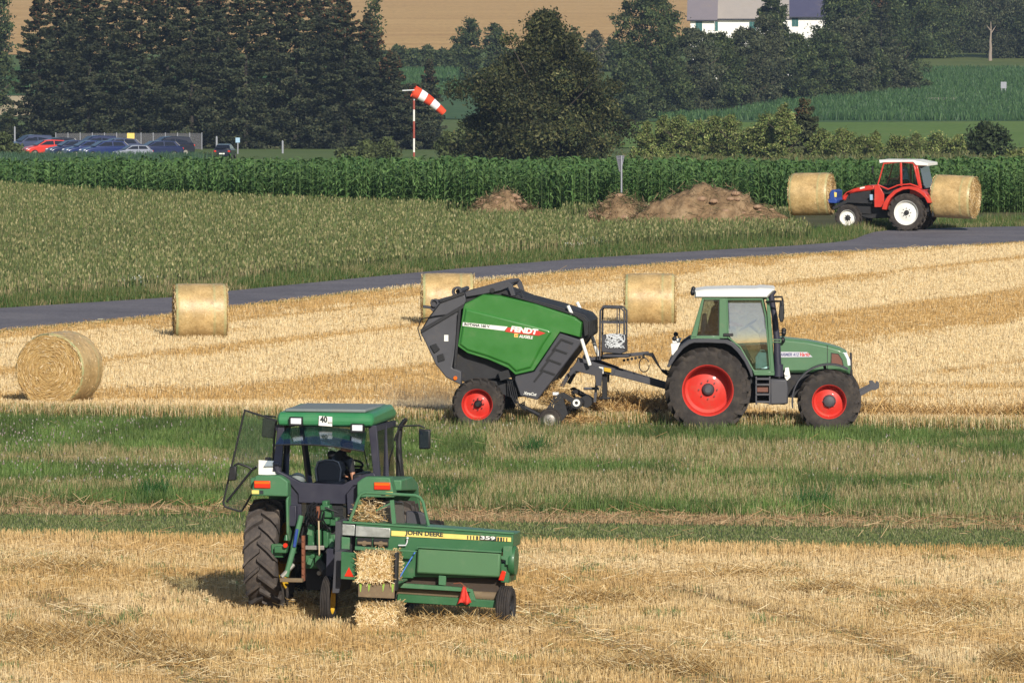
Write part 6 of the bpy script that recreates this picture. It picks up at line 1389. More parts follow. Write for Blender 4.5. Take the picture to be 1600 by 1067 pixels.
    q = MB(); q.bar((xh, *L(800, 462, xh)), (xh, *L(813, 568, xh)), .03, .06); q.build('hoop_strut', gl, hg); q = MB(); q.bar((xh, *L(795, 476, xh)), (xh, *L(728, 512, xh)), .02); q.build('hoop_strut', gl, hg)
    q = MB(); q.prism([L(u, v, .45) for u, v in ((725, 530), (760, 470), (800, 465), (850, 470), (862, 568), (725, 568))], .4, .45, axis='x'); q.build('dust_screen', M['mesh'], root)
    q = MB(); q.prism([L(u, v, .6) for u, v in ((868, 505), (940, 510), (965, 530), (960, 568), (868, 568))], .5, .6, axis='x'); q.build('engine_cowl', M['fender_grey'], root, .02)
    q = MB(); q.box(.7, 2.3, -.12, .12, .45, .58); q.bar((1.0, .1, .5), (2.6, .75, .5), .12); q.build('drawbar', g, root, .01)
    q = MB(); q.prism([L(u, v, .3) for u, v in ((590, 572), (835, 578), (835, 800), (590, 800))], .2, 1.0, axis='x'); q.build('bale_chamber', dk, root, .02)
    return root, L
M['jd_panel'] = solid('dusty_green_panel', (.07,.17,.075), .55, dirt=.35, dirtcol=(.2,.24,.15), scale=1.5)
M['lime'] = solid('lime_paint_trace', (.25,.4,.06), .6)
M['pickdark'] = solid('dirty_brown_sheet', (.05,.035,.025), .8, dirt=.5, dirtcol=(.12,.08,.05), scale=5)
M['redcloth'] = solid('red_cloth', (.6,.035,.02), .7)
sb, BL = square_baler()
def pin(root, x, yz): return place_in(root, (x, yz[0], yz[1]))
square_bale(pin(sb, -.62, BL(743, 831, -.85)), R(80), .8, .5, .42, 'golden straw bale emerging from the chamber of the old green baler', 31)
square_bale(pin(sb, -1.1, (BL(768, 1000, -1.1)[0], .0)), R(83), .8, .59, .43, 'straw bale dropping onto the stubble below the old green baler chute', 32, ry=R(0))
pstraw = pin(sb, .35, BL(700, 562, .35)); straw_heap(pstraw, (.3, .3, .36), 700, 'straw_clump', 'loose straw heaped under the hoop guard of the old green baler', pal=PALE+GOLD, W_=.007)
p = G(450, 950); straw_heap((p.x, p.y, .02), (1.0, 1.2, .22), 2600, 'straw_clump', 'ruffled straw behind the left wheel of the dark green tractor', pal=PALE+GOLD+STRAW, W_=.008, L=.3)
# ================================================================ red tractor with two bales
def red_tractor():
    yw = 17; S = 211.; ck = math.cos(R(yw)); k = math.sin(R(yw))
    g0 = G(1200+1005/4.444, 361); root = thing('tractor', g0, R(180-yw), 'red tractor with white roof and white wheel rims carrying a round bale at each end', 'tractor')
    def L(u, v, y=.75):           # (u,v) on the plane y (near side y>0) -> (x,z)
        return ((1005-u-y*k*S)/(S*ck), (582-v)/S+y*.035)
    def PL(y, *p): return [L(u, v, y) for u, v in p]
    rd, dk = M['redtr'], M['dark']
    for s in (1, -1):
        wheel(root, (0, s*.72, .63), .63, .38, .40, M['whitewheel'], s, 18, M['dark'], swap=-1, deep=.3, hubr=.07)
        wheel(root, (2.0, s*.70, .44), .44, .3, .26, M['whitewheel'], s, 16, M['dark'], swap=-1, deep=.3, hubr=.07, lugh=.03)
    b = MB(); b.prism(PL(.3, (530, 340), (740, 320), (960, 330), (1090, 360), (1090, 470), (960, 490), (700, 500), (540, 460)), -.26, .26); b.tube([(0, -.6, .6), (0, .6, .6)], .1, 12); b.tube([(2.0, -.6, .44), (2.0, .6, .44)], .07, 10); b.build('chassis', dk, root, .03)
    b = MB(); b.prism(PL(.3, (566, 325), (720, 305), (725, 470), (600, 470), (560, 400)), -.3, .3); b.build('engine', dk, root, .03)
    b = MB(); hp = PL(.3, (518, 372), (520, 345), (545, 318), (600, 292), (700, 268), (742, 268), (742, 300), (620, 316), (560, 330), (540, 375)); b.prism(hp, -.3, .3); b.prism(offset(hp, .03), .34, .3, poly2=hp); b.prism(offset(hp, .03), -.34, -.3, poly2=hp); hd = b.build('hood', rd, root, .02)
    a = L(678, 296, .36); lettering('Lindner', .08, .2, M['white'], Matrix.Translation((a[0], .345, a[1])) @ Matrix.Rotation(R(180), 4, 'Z') @ Matrix.Rotation(R(12), 4, 'Y') @ Matrix.Rotation(R(90), 4, 'X'), hd) if False else None
    b = MB(); b.prism(PL(.34, (640, 284), (672, 278), (672, 288), (640, 296)), .338, .345); b.build('decal', M['white'], hd)
    b = MB(); b.prism(PL(.6, (704, 332), (722, 332), (724, 372), (706, 372)), .5, .62); b.build('washer_bottle', M['bottle'], root, .01)
    for s in (1, -1):
        y = s*.66; b = MB()
        b.ring(PL(.66, (752, 268), (795, 112), (915, 100), (1005, 108), (1048, 285), (980, 262), (900, 270), (830, 300)), .045, y, y-s*.05)
        b.prism(PL(.66, (908, 104), (922, 104), (926, 272), (912, 272)), y, y-s*.05)
        b.prism(PL(.66, (735, 265), (765, 265), (800, 330), (800, 420), (735, 420)), y, y-s*.08); b.prism(PL(.66, (1010, 115), (1028, 115), (1060, 285), (1040, 290)), y, y-s*.06)
        b.build('cab_frame', rd, root, .012)
        b = MB(); b.prism(PL(.66, (800, 118), (910, 108), (912, 268), (760, 268)), y-s*.03, y-s*.022); b.build('door_window', M['glass_dark2'], root)
        b = MB(); b.prism(PL(.66, (924, 108), (1000, 112), (1036, 275), (985, 262), (928, 268)), y-s*.03, y-s*.022); b.build('side_window', M['glass_dark2'], root)
        f = MB(); oo = PL(.66, (800, 432), (812, 390), (838, 345), (885, 300), (940, 275), (985, 270), (1040, 282), (1090, 310), (1120, 350), (1130, 385)); ii = PL(.66, (1112, 385), (1095, 350), (1065, 322), (1030, 302), (985, 290), (945, 295), (900, 318), (862, 355), (842, 395), (832, 435))
        f.prism(oo+ii, s*.5, s*.94); fo = f.build('rear_fender', rd, root, .012)
        f = MB(); f.prism(PL(.66, (840, 420), (862, 355), (945, 295), (1030, 302), (1095, 350), (1100, 450), (900, 470)), s*.46, s*.5); f.build('inner_panel', dk, fo)
        st = MB(); st.prism(PL(.66, (730, 360), (790, 360), (800, 420), (735, 420)), s*.5, s*.64); st.build('step', rd, root, .01)
    b = MB(); b.box(L(1128, 0, 0)[0], L(1118, 0, 0)[0], -.62, .62, L(0, 285, 0)[1], L(0, 120, 0)[1]) if False else None
    xr = L(1030, 0, .66)[0]; xb = xr-.22; z0, z1 = L(0, 285, .6)[1], L(0, 118, .6)[1]
    b = MB(); b.add([(xb, -.6, z0), (xb, .6, z0), (xr-.05, .6, z1), (xr-.05, -.6, z1), (xb+.01, -.6, z0), (xb+.01, .6, z0), (xr-.04, .6, z1), (xr-.04, -.6, z1)], [(0,1,2,3), (4,7,6,5), (0,4,5,1), (1,5,6,2), (2,6,7,3), (3,7,4,0)]); b.build('rear_window', M['glass_rear'], root)
    b = MB(); b.prism([(xb, z0-.05), (xb+.5, z0-.05), (xb+.5, z0-.4), (xb, z0-.3)], -.6, .6); b.build('rear_panel', rd, root, .02)
    rp = PL(.66, (765, 92), (1000, 92), (1060, 104), (1100, 112), (1100, 132), (1020, 130), (1000, 108), (800, 112), (770, 120)); ri = offset(rp, .02)
    b = MB(); b.prism(rp, -.64, .64); b.prism(ri, .69, .64, poly2=rp); b.prism(ri, -.69, -.64, poly2=rp); ro = b.build('roof', M['white'], root, .01)
    for s in (.4, -.4):
        b = MB(); b.obox((xr-.17, s, z1-.0), (.06, .18, .08)); b.build('work_light', M['lens'], ro, .01)
    b = MB(); b.prism(PL(.5, (765, 268), (1030, 268), (1030, 330), (780, 330)), -.5, .5); b.build('cab_floor', dk, root, .02)
    b = MB(); b.obox((L(965, 0, 0)[0]-.1, 0, L(0, 262, 0)[1]), (.4, .45, .1)); b.obox((L(965, 0, 0)[0]-.3, 0, L(0, 225, 0)[1]), (.1, .42, .4)); b.build('seat', M['black'], root, .03)
    b = MB(); c = Vector((L(850, 0, 0)[0], 0, L(0, 225, 0)[1])); ax = Vector((.4, 0, -.9)).normalized(); e1 = Vector((0, 1, 0)); e2 = ax.cross(e1); b.tube([c+(e1*math.cos(j*.3142)+e2*math.sin(j*.3142))*.18 for j in range(21)], .016, 6); b.bar(c, c+Vector((.2, 0, -.4)), .05); b.build('steering_wheel', M['black'], root)
    xx = L(745, 0, .66)[0]
    b = MB(); b.tube([(xx, .66, L(0, 240, .66)[1]), (xx+.05, .85, L(0, 180, .66)[1])], .012, 6); ma = b.build('mirror_arm', M['black'], root); b = MB(); b.obox((xx+.05, .86, L(0, 160, .66)[1]), (.04, .1, .22)); b.build('mirror', M['black'], ma, .01)
    # front loader with spike frame
    b = MB()
    for s in (.42, -.42): b.bar((1.2, s, .95), (2.1, s, .98), .09, .12); b.bar((2.1, s, .98), (2.6, s, .72), .08, .11)
    b.build('loader_arm', dk, root, .01)
    b = MB(); b.prism(PL(.3, (398, 368), (440, 365), (438, 325), (455, 300), (480, 310), (478, 360), (490, 375), (485, 395), (402, 392)), -.45, .45); lf = b.build('loader_frame', M['blue'], root, .02)
    b = MB(); b.prism(PL(.46, (462, 318), (480, 322), (478, 352), (464, 352)), .45, .47); b.build('warning_label', M['stripe'], lf)
    b = MB()
    for s in (.3, -.3): b.tube([(2.75, s, .8), (3.7, s, .72)], [.03, .008], 8)
    b.build('bale_spike', dk, lf)
    b = MB(); b.bar((-.2, .3, .6), (-.8, .3, .75), .06); b.bar((-.2, -.3, .6), (-.8, -.3, .75), .06); b.box(-.82, -.76, -.45, .45, .5, 1.0); b.build('rear_linkage', dk, root)
    return root, L
M['bottle'] = solid('pale_blue_plastic', (.3,.45,.6), .4)
M['glass_dark2'] = glass('dim_cab_glass', (.88,.92,.94), .08, .02)
M['glass_rear'] = glass('blue_rear_glass', (.25,.33,.5), .25, .5, body=(.04,.05,.12))
rt, RL = red_tractor(); RY = R(180-17)
seated('person', place_in(rt, (RL(955, 0, 0)[0]-.05, .08, RL(0, 262, 0)[1])), RY, 'driver in a pale blue shirt inside the red tractor cab', 'shirt_blue', lean=.05, hl=(.45, .15, .2), hr=(.45, -.15, .2))
round_bale(place_in(rt, (3.42, .0, .48)), RY+R(180)+R(2), 1.42, 1.28, 'round bale with green net edge held by the blue front loader of the red tractor', 'round bales carried by the red tractor', 11, tilt=R(-1))
round_bale(place_in(rt, (-1.42, .0, .44)), RY+R(180)-R(2), 1.42, 1.3, 'round bale carried on the rear of the red tractor, its end to the right', 'round bales carried by the red tractor', 12, tilt=R(2))

# ================================================================ soil heaps
M['soil'] = ground_mat('brown_earth', [(.13,.082,.045), (.22,.145,.08), (.33,.235,.14)], 1.6, 6, 1.0)
def heap(px, py, lobes, label, seed):
    r = np.random.default_rng(seed); c = G(px, py); n = 90; Rx = max(abs(a)+w_ for a, b, w_, h in lobes)*1.25; Ry = 2.6
    X_, Y_ = np.meshgrid(np.linspace(-Rx, Rx, n), np.linspace(-Ry, Ry, 50)); Z = np.full_like(X_, -.15)
    for a, b, w_, h in lobes: d = np.sqrt(((X_-a)/w_)**2+((Y_-b)/(w_*.8))**2); Z = np.maximum(Z, h*np.clip(1.12-d, -.3, 1)**.85 if False else h*np.where(d < 1, 1-d**1.7, -.3))
    rough = (fbm(X_*1.6+seed, Y_*1.6, seed, 5)-.5)*.8+(fbm(X_*5+seed, Y_*5, seed+1, 3)-.5)*.4
    Z = np.where(Z > -.1, Z+rough*np.clip(Z+.25, 0, .6)*1.3, Z); Z = np.maximum(Z, -.15)
    V = np.stack([X_, Y_, Z], 2).reshape(-1, 3); i = np.arange(49)[:, None]*n+np.arange(n-1)[None]; F = np.stack([i, i+1, i+n+1, i+n], 2).reshape(-1, 4)
    keep = (V[F][:, :, 2] > -.149).any(1); o = mesh_np('soil_heap', V, F[keep], M['soil']); o.location = (c.x, c.y, .0); tag(o, label, 'soil heap', 'soil heaps at the maize edge')
    # clods and roots
    m = MB()
    for j in range(26):
        a, b, w_, h = lobes[r.integers(len(lobes))]; q = r.random()*6.28; rr = r.random()**.6*w_*.85; x = a+rr*math.cos(q); y = b-abs(rr*math.sin(q))*.8; d = math.hypot((x-a)/w_, (y-b)/(w_*.8)); z = h*max(0, 1-d**1.7); s_ = r.uniform(.04, .13)
        m.ball((x, y, z+.02), (s_*1.3, s_, s_*.7), 7, 5)
    cl = m.build('clods', M['clod'], o, smooth=20); cl['kind'] = 'stuff'
    k = 2200; P = []
    for j in range(k):
        a, b, w_, h = lobes[r.integers(len(lobes))]; q = r.random()*6.28; rr = r.random()**.5*w_; x = a+rr*math.cos(q); y = b+rr*math.sin(q)*.8; z = h*max(0, 1-(rr/w_)**1.7)-.05; P.append((x, y, z))
    V, F, C = straws(np.array(P), .1+.3*r.random(k), .015, pick([(.1,.08,.04), (.3,.2,.12), (.07,.09,.03)], k), .05+.08*r.random(k), .5); t_ = mesh_np('roots', V, F, M['strawlay'], C, o); t_['kind'] = 'stuff'
M['clod'] = solid('pale_clod', (.3,.19,.12), .95, dirt=.5, dirtcol=(.45,.32,.22), scale=6, bump=.5)
heap(786, 346, [(0, 0, 1.25, 1.0), (-.6, .1, .8, .7), (.55, -.2, 1.0, .55)], 'small brown soil heap on its own in front of the maize', 3)
heap(968, 352, [(0, 0, 1.1, 1.0), (.55, .3, .9, .75), (-.6, -.1, .7, .5)], 'low brown soil heap below the road sign, against the big one', 4)
heap(1105, 359, [(-.3, .2, 2.0, 1.5), (.5, 0, 1.8, 1.42), (-1.3, 0, 1.5, 1.0), (1.5, -.2, 1.5, .85), (2.0, -.4, 1.0, .4), (-2.0, -.2, .9, .6)], 'largest brown soil heap, left of the red tractor', 5)

# ================================================================ road sign, windsock, posts
M['postgrey'] = solid('dull_grey_post', (.28,.29,.33), .6, dirt=.2)
rs = thing('road_sign', G(971, 336), R(70), 'triangular road sign seen from behind on a grey post at the maize edge', 'sign')
q = MB(); q.tube([(0, 0, 0), (0, 0, 2.05)], .03, 10); q.build('post', M['postgrey'] if 'galv' in M else M['net'], rs)
q = MB(); q.prism([(-.4, 2.05), (.4, 2.05), (.07, 1.5), (-.07, 1.5)], .04, .05); sg = q.build('sign_plate', M['signback'] if 'signback' in M else M['grey'], rs, .004)
q = MB(); q.ring([(-.4, 2.05), (.4, 2.05), (.07, 1.5), (-.07, 1.5)], .02, .03, .06); q.bar((-.3, .03, 1.95), (.3, .03, 1.95), .02); q.build('sign_rim', M['postgrey'], sg)
yk = 700; wp = PT(647, yk)
ws = thing('windsock', wp, 0, 'red and white striped windsock on a banded mast in front of the spruces', 'windsock')
sp_ = yk/FP; h = (240-150)*sp_
q = MB(); q.tube([(0, 0, 0), (0, 0, h)], .08, 10); mast = q.build('mast', M['white'], ws)
for a, b in ((0, .12), (.36, .66), (.86, 1.02)):
    q = MB(); q.tube([(0, 0, h*a), (0, 0, h*b)], .088, 10); q.build('red_band', M['rustred'], mast)
p0 = Vector((-.05, 0, (240-134)*sp_)); p1 = Vector(((694-647)*sp_, .3, (240-168)*sp_)); q = MB()
for j in range(5):
    a = p0.lerp(p1, j/5); b = p0.lerp(p1, (j+1)/5); ra = .52-.24*(j/5); rb_ = .52-.24*((j+1)/5); q = MB()
    a = a-Vector((0, 0, .18*math.sin(math.pi*j/5)*-1)); b = b-Vector((0, 0, .18*math.sin(math.pi*(j+1)/5)*-1))
    q.tube([a, (a+b)/2, b], [ra, (ra+rb_)/2*(1.03), rb_], 18, cap=False); q.build('sock_band', M['sockred'] if j % 2 == 0 else M['sockwhite'], ws, smooth=60)
q = MB(); q.tube([p0+Vector((-.9, 0, .05)), p0+Vector((.1, 0, .1))], .05, 8); q.bar((0, 0, h-.1), p0+Vector((.1, 0, -.4)), .08); q.build('swivel_arm', M['net'], ws)
for i, (px, Y, hh, l) in enumerate(((24, 900, 2.2, 'pale post at the left edge beside the parked cars'), (339, 800, 1.5, 'thin pale post on the meadow at the right end of the fence'), (442, 800, 1.1, 'short pale post on the meadow in front of the spruces'))):
    po = thing('marker_post', PT(px, Y), 0, l, 'post', 'posts on the far meadow'); q = MB(); q.tube([(0, 0, 0), (0, 0, hh)], .09, 8); q.build('shaft', M['postgrey'], po); q = MB(); q.tube([(0, 0, hh), (0, 0, hh+.12)], [.09, .03], 8); q.build('cap', M['postgrey'], po)
po = thing('marker_post', PT(372, 790), 0, 'pale post with a blue and white plate on the meadow near the lone dark car', 'post', 'posts on the far meadow'); q = MB(); q.tube([(0, 0, 0), (0, 0, 1.5)], .06, 8); q.build('shaft', M['postgrey'], po); q = MB(); q.box(-.2, .2, -.09, -.07, 1.05, 1.5); q.build('plate', M['bottle'], po)
po = thing('field_sign', PT(1567, 1190), 0, 'small grey sign board at the top edge of the far maize field', 'sign'); q = MB(); q.bar((-.25, 0, 0), (-.25, 0, 2.2), .1); q.bar((.25, 0, 0), (.25, 0, 2.2), .1); q.build('legs', M['postgrey'], po); q = MB(); q.box(-.4, .4, -.08, -.05, 1.3, 2.2); q.build('board', M['postgrey'], po)
wl_ = thing('low_wall', PT(1470, 1160), 0, 'low pale stone wall under the trees above the far maize', 'wall'); q = MB(); q.box(-2.2, 2.2, -.3, .3, 0, .7); q.build('wall', M['stonew'], wl_); q = MB(); q.box(-2.25, 2.25, -.35, .35, .7, .78); q.build('coping', M['stonew'], wl_)
# fence with yellow sign
fy = 870; fa, fb = PT(88, fy), PT(316, fy); fn = thing('wire_fence', fa, 0, 'grey wire mesh fence with a row of posts along the spruces behind the parked cars', 'fence')
ln = fb.x-fa.x; n = 12
for j in range(n+1):
    q = MB(); q.tube([(ln*j/n, 0, 0), (ln*j/n, 0, 1.75)], .045, 6); q.build('post', M['postgrey'], fn)
q = MB(); q.box(0, ln, -.005, .005, .05, 1.65); q.build('wire_mesh', M['wire'], fn)
q = MB(); q.tube([(0, 0, 1.66), (ln, 0, 1.66)], .025, 6); q.build('top_rail', M['grey'], fn)
ys = thing('notice_board', PT(205, 868), 0, 'plain yellow square sign on the wire fence above the parked cars', 'sign'); q = MB(); q.box(-.38, .38, -.04, .0, .95, 1.7); q.build('board', M['signyellow'], ys, .01); q = MB(); q.box(-.3, -.24, 0, .05, 0, 1.7); q.box(.24, .3, 0, .05, 0, 1.7); q.build('stand', M['grey'], ys)

# ================================================================ parked cars
def car_proto():
    root = bpy.data.objects.new('parked_car', None)
    q = MB(); bp_ = [(-2.1, .35), (-2.12, .75), (-2.0, .95), (-1.7, 1.0), (1.1, .95), (1.75, .82), (2.08, .65), (2.1, .35)]; q.prism(bp_, -.82, .82); body = (q, 'body')
    g_ = MB(); gp = [(-1.85, .98), (-1.4, 1.42), (-.2, 1.46), (.35, 1.4), (1.15, .95)]; g2 = [(-1.75, .98), (-1.35, 1.4), (-.2, 1.44), (.32, 1.38), (1.05, .95)]
    return bp_, gp
def make_car(name, px, Y, rz, col, label, sc_=1.0, group='cars parked beside the spruce stand', lamps='pale', suv=0):
    root = thing(name, PT(px, Y), rz, label, 'car', group); root.scale = (sc_,)*3
    mt = M['car_'+col]; hi = .1*suv
    bp_ = [(-2.1, .3), (-2.14, .7), (-2.02, .95+hi), (-1.7, 1.0+hi), (1.05, .96+hi), (1.7, .84+hi), (2.06, .66+hi), (2.12, .3)]; q = MB(); ip = offset(bp_, .06); q.prism(bp_, -.78, .78); q.prism(ip, -.86, -.78, poly2=bp_); q.prism(bp_, .78, .86, poly2=ip); body = q.build('body', mt, root, .04)
    t = .14; gp = [(-1.85-.15*suv, .96+hi), (-1.45-.3*suv, 1.4+hi*1.8), (-.3, 1.47+hi*1.8), (.3, 1.41+hi*1.8), (1.12, .93+hi)]
    V = [(x, s*(.76 if z < 1.1+hi else .6), z) for s in (-1, 1) for x, z in gp]; n = 5; q = MB(); q.add(V, [(0,1,2,3,4), (9,8,7,6,5)]+[(i, (i+1) % 5, 5+(i+1) % 5, 5+i) for i in range(5)]); q.build('cabin', mt, root, .05)
    for s in (-1, 1):
        q = MB()
        def yv(z): return .765+(.605-.765)*np.clip((z-.96-hi)/.45, 0, 1)
        for poly in ([(-1.55, 1.03+hi), (-1.3, 1.34+hi*1.7), (-.5, 1.38+hi*1.7), (-.5, 1.03+hi)], [(-.42, 1.03+hi), (-.42, 1.38+hi*1.7), (.22, 1.34+hi*1.7), (.85, 1.03+hi)]):
            VV = [(x, s*(float(yv(z))+.012), z) for x, z in poly]+[(x, s*(float(yv(z))-.02), z) for x, z in poly]; q.add(VV, [(0,1,2,3), (7,6,5,4), (0,4,5,1), (1,5,6,2), (2,6,7,3), (3,7,4,0)])
        q.build('side_window', M['car_glass'], root)
    q = MB(); x0, z0, x1, z1 = .38, 1.38+hi*1.7, 1.05, 1.0+hi; q.add([(x0, -.55, z0), (x0, .55, z0), (x1, .68, z1), (x1, -.68, z1), (x0-.04, -.55, z0-.05), (x0-.04, .55, z0-.05), (x1-.04, .68, z1-.05), (x1-.04, -.68, z1-.05)], [(0,1,2,3), (4,7,6,5), (0,4,5,1), (1,5,6,2), (2,6,7,3), (3,7,4,0)]); w1 = q.build('windscreen', M['car_glass'], root); w1.location = (.035, 0, .04)
    q = MB(); x0, z0, x1, z1 = -1.5-.3*suv, 1.36+hi*1.7, -1.84-.12*suv, 1.03+hi; q.add([(x0, -.52, z0), (x0, .52, z0), (x1, .66, z1), (x1, -.66, z1), (x0+.04, -.52, z0-.03), (x0+.04, .52, z0-.03), (x1+.04, .66, z1-.03), (x1+.04, -.66, z1-.03)], [(0,1,2,3), (4,7,6,5), (0,4,5,1), (1,5,6,2), (2,6,7,3), (3,7,4,0)]); w2 = q.build('rear_window', M['car_glass'], root); w2.location = (-.03, 0, .03)
    for s in (-1, 1):
        q = MB(); q.ball((1.93, s*.62, .68+hi), (.16, .17, .09), 10, 6); q.build('headlight', M['lens'], root); q = MB(); q.obox((-2.1, s*.68, .8+hi), (.08, .22, .16)); q.build('tail_light', M['redlens'], root, .02)
        for x in (-1.3, 1.32):
            q = MB(); q.lathe([(.2, -.09), (.29, -.1), (.32, -.06), (.32, .06), (.29, .1), (.2, .09)], (0, 0, 0), 18); wo = q.build('wheel', M['black'], root); wo.location = (x, s*.78, .32); q = MB(); q.disc(.2, (0, 0, 0), -.085, .085, 14); q.build('rim', M['steel'], wo)
    q = MB(); q.box(-2.17, -2.14, -.26, .26, .5, .62); q.build('number_plate', M['white'], root)
    return root
for n_, c_ in (('red', (.55,.03,.02)), ('blue', (.012,.025,.11)), ('slate', (.04,.05,.1)), ('black', (.008,.01,.022)), ('dblue', (.008,.016,.065)), ('white', (.22,.24,.3))): M['car_'+n_] = solid('car_paint_'+n_, c_, .3, coat=.25)
M['car_glass'] = solid('dark_car_glass', (.01,.012,.02), .06, spec=.8)
cars = [(48, 800, 205, 'slate', 'grey blue estate car, farthest left behind the red car', .95, 1), (88, 780, 200, 'black', 'black car directly behind the red car', .95, 0), (74, 742, 200, 'red', 'bright red hatchback at the front of the row', .9, 0),
        (112, 730, 200, 'dblue', 'low dark blue car just right of the red car', .9, 0), (148, 775, 202, 'dblue', 'dark blue car with a high roof left of the yellow sign', .95, 1), (138, 722, 200, 'blue', 'dark blue car half sunk behind the crop left of the middle', .9, 0), (183, 760, 200, 'slate', 'slate blue car below and left of the yellow sign', .95, 0),
        (165, 715, 200, 'blue', 'deep blue car nearest the crop in the middle of the row', .9, 0), (208, 712, 200, 'white', 'silver grey car with a bright roof, low over the crop below the yellow sign', .68, 0), (262, 748, 202, 'black', 'black car at the right end of the row, rear one', .95, 1), (245, 716, 200, 'dblue', 'dark car with a bright headlight glint at the right end, front one', .9, 0)]
for i, (px, Y, a, c, l, s_, suv) in enumerate(cars): make_car('parked_car', px, Y, R(a), c, l, s_*1.12, suv=suv)
make_car('parked_car', 352, 705, R(84), 'black', 'small dark car seen from behind, alone on the meadow', .85)

# ================================================================ farmhouse and second building
def house(px, Y, rz, W_, D, eave, ridge, label, wins, roofm):
    root = thing('farmhouse', PT(px, Y), rz, label, 'house', 'white farm buildings on the hill')
    q = MB(); q.prism([(-D/2, -1), (D/2, -1), (D/2, eave), (0, ridge-.15), (-D/2, eave)], -W_/2, W_/2, axis='x'); q.build('wall', M['whitewash'], root)
    for s in (1, -1):
        q = MB(); q.add([(-W_/2-.5, s*(D/2+.6), eave-.35), (W_/2+.5, s*(D/2+.6), eave-.35), (W_/2+.5, 0, ridge), (-W_/2-.5, 0, ridge), (-W_/2-.5, s*(D/2+.6), eave-.15), (W_/2+.5, s*(D/2+.6), eave-.15), (W_/2+.5, 0, ridge+.2), (-W_/2-.5, 0, ridge+.2)], [(0,1,2,3), (4,7,6,5), (0,4,5,1), (1,5,6,2), (2,6,7,3), (3,7,4,0)]); rf = q.build('roof', roofm, root)
        q = MB(); q.tube([(-W_/2-.5, s*(D/2+.65), eave-.3), (W_/2+.5, s*(D/2+.65), eave-.3)], .09, 8); q.build('gutter', M['navy'], rf)
    q = MB(); q.box(1, 1.8, .4, 1.2, ridge-1, ridge+.9); q.build('chimney', M['stonew'], root)
    for x, z in wins:
        q = MB(); q.box(x-.5, x+.5, -D/2-.06, -D/2+.02, z-.75, z+.75); wd = q.build('window', M['whitewash'], root)
        for s in (-1, 1): q = MB(); q.box(x+s*.25-.24, x+s*.25+.24, -D/2-.1, -D/2-.06, z-.7, z+.7); q.build('shutter', M['shutter'], wd)
    return root
M['whitewash'] = solid('white_render', (.8,.79,.76), .85, dirt=.1); M['shutter'] = solid('green_shutter', (.01,.09,.085), .6)
M['rooft'] = solid('pale_grey_shingles', (.3,.27,.25), .85, dirt=.4, scale=.6, bump=.3, bscale=2); M['roofd'] = solid('blue_grey_roof', (.05,.05,.1), .6, dirt=.2, scale=.5)
hy = 1290
M['roofm'] = solid('mauve_grey_roof', (.17,.15,.17), .8, dirt=.3, scale=.6)
house(1150, hy, R(-3), 13.5, 9, 0, 0, '', [], M['rooft']) if False else None
def z_of(py, Y): return AT(800, py, Y).z-gz(Y)
h1 = house(1160, hy, R(-2), 13, 8, z_of(29, hy)+.2, z_of(-22, hy), 'white farmhouse with pale grey roof and dark green shutters behind the trees', [(-4.2, z_of(41, hy)), (1.5, z_of(41, hy)), (4.5, z_of(41, hy))], M['rooft'])
h2 = house(1098, hy-4, R(-3), 3.6, 8, z_of(29, hy)+.1, z_of(-26, hy), 'narrow white wing with mauve grey roof at the left end of the farmhouse', [(-.5, z_of(40, hy))], M['roofm'])
q = MB(); x0 = -.2
for (x, z) in ((0, z_of(37, hy)),): q.box(4.5-.0, 4.62, x-.45, x+.45, z-.65, z+.65)
wv = thing('gable_window', (0, 0, 0), 0, '', '') if False else None
h3 = house(1262, 1310, R(-2), 9, 7, z_of(24, 1310), z_of(-20, 1310), 'white building with blue grey roof, partly hidden right of the farmhouse', [(-2, z_of(34, 1310))], M['roofd'])
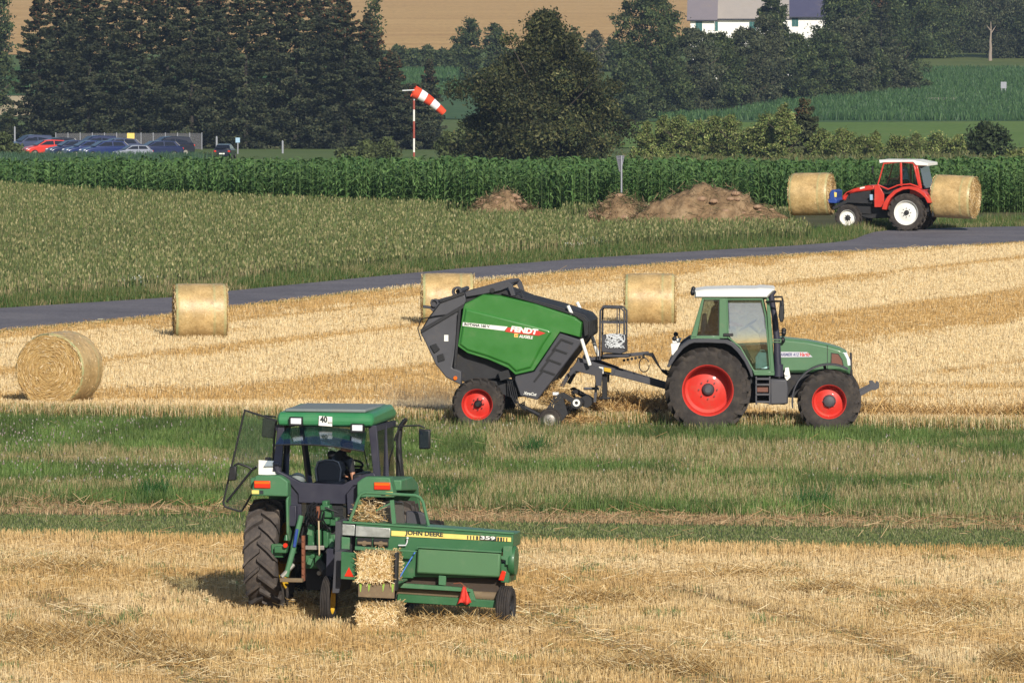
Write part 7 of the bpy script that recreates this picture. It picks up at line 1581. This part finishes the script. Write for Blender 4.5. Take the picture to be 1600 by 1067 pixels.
# ================================================================ dust and air
def volume_box(name, x0, x1, y0, y1, z0, z1, dens, col, noise=None):
    q = MB(); q.box(x0, x1, y0, y1, z0, z1); o = q.build(name, bpy.data.materials.new(name), None, smooth=0); m = o.data.materials[0]; m.use_nodes = True; t = m.node_tree; t.nodes.clear()
    v = t.nodes.new('ShaderNodeVolumePrincipled'); v.inputs['Color'].default_value = (*col, 1); v.inputs['Density'].default_value = dens; v.inputs['Anisotropy'].default_value = 0
    ou = t.nodes.new('ShaderNodeOutputMaterial'); t.links.new(v.outputs[0], ou.inputs[1]); return tag(o, kind='stuff'), t, v
p = G(690, 652); o, t, v = volume_box('dust_cloud', p.x-1.3, p.x+.75, p.y-1.6, p.y+2, .0, .85, 1.0, (.97,.86,.7)); v.inputs['Anisotropy'].default_value = -.45
tc = t.nodes.new('ShaderNodeTexCoord'); nz = t.nodes.new('ShaderNodeTexNoise'); nz.inputs['Scale'].default_value = 1.6; nz.inputs['Detail'].default_value = 3
gr = t.nodes.new('ShaderNodeSeparateXYZ'); t.links.new(tc.outputs['Generated'], gr.inputs[0]); t.links.new(tc.outputs['Object'], nz.inputs[0])
ed_ = []
def mth(op, a, b):
    n = t.nodes.new('ShaderNodeMath'); n.operation = op; n.use_clamp = op == 'MULTIPLY' and False
    for i, q in enumerate((a, b)):
        if isinstance(q, (int, float)): n.inputs[i].default_value = q
        else: t.links.new(q, n.inputs[i])
    return n.outputs[0]
fall = 1.0
for k_ in (0, 1, 2):
    c = gr.outputs[k_]; s = mth('MULTIPLY', mth('MULTIPLY', c, mth('SUBTRACT', 1.0, c)), 4.0) if k_ < 2 else mth('MULTIPLY', mth('SUBTRACT', 1.0, c), mth('SUBTRACT', 1.0, c)); fall = mth('MULTIPLY', s, fall)
n2 = mth('MAXIMUM', mth('SUBTRACT', nz.outputs[0], .38), 0.0); dn_ = mth('MULTIPLY', mth('MULTIPLY', fall, n2), 9.0); t.links.new(dn_, v.inputs['Density'])
volume_box('haze', -700, 700, -60, 3600, -22, 45, .00006, (.5,.68,1.0))
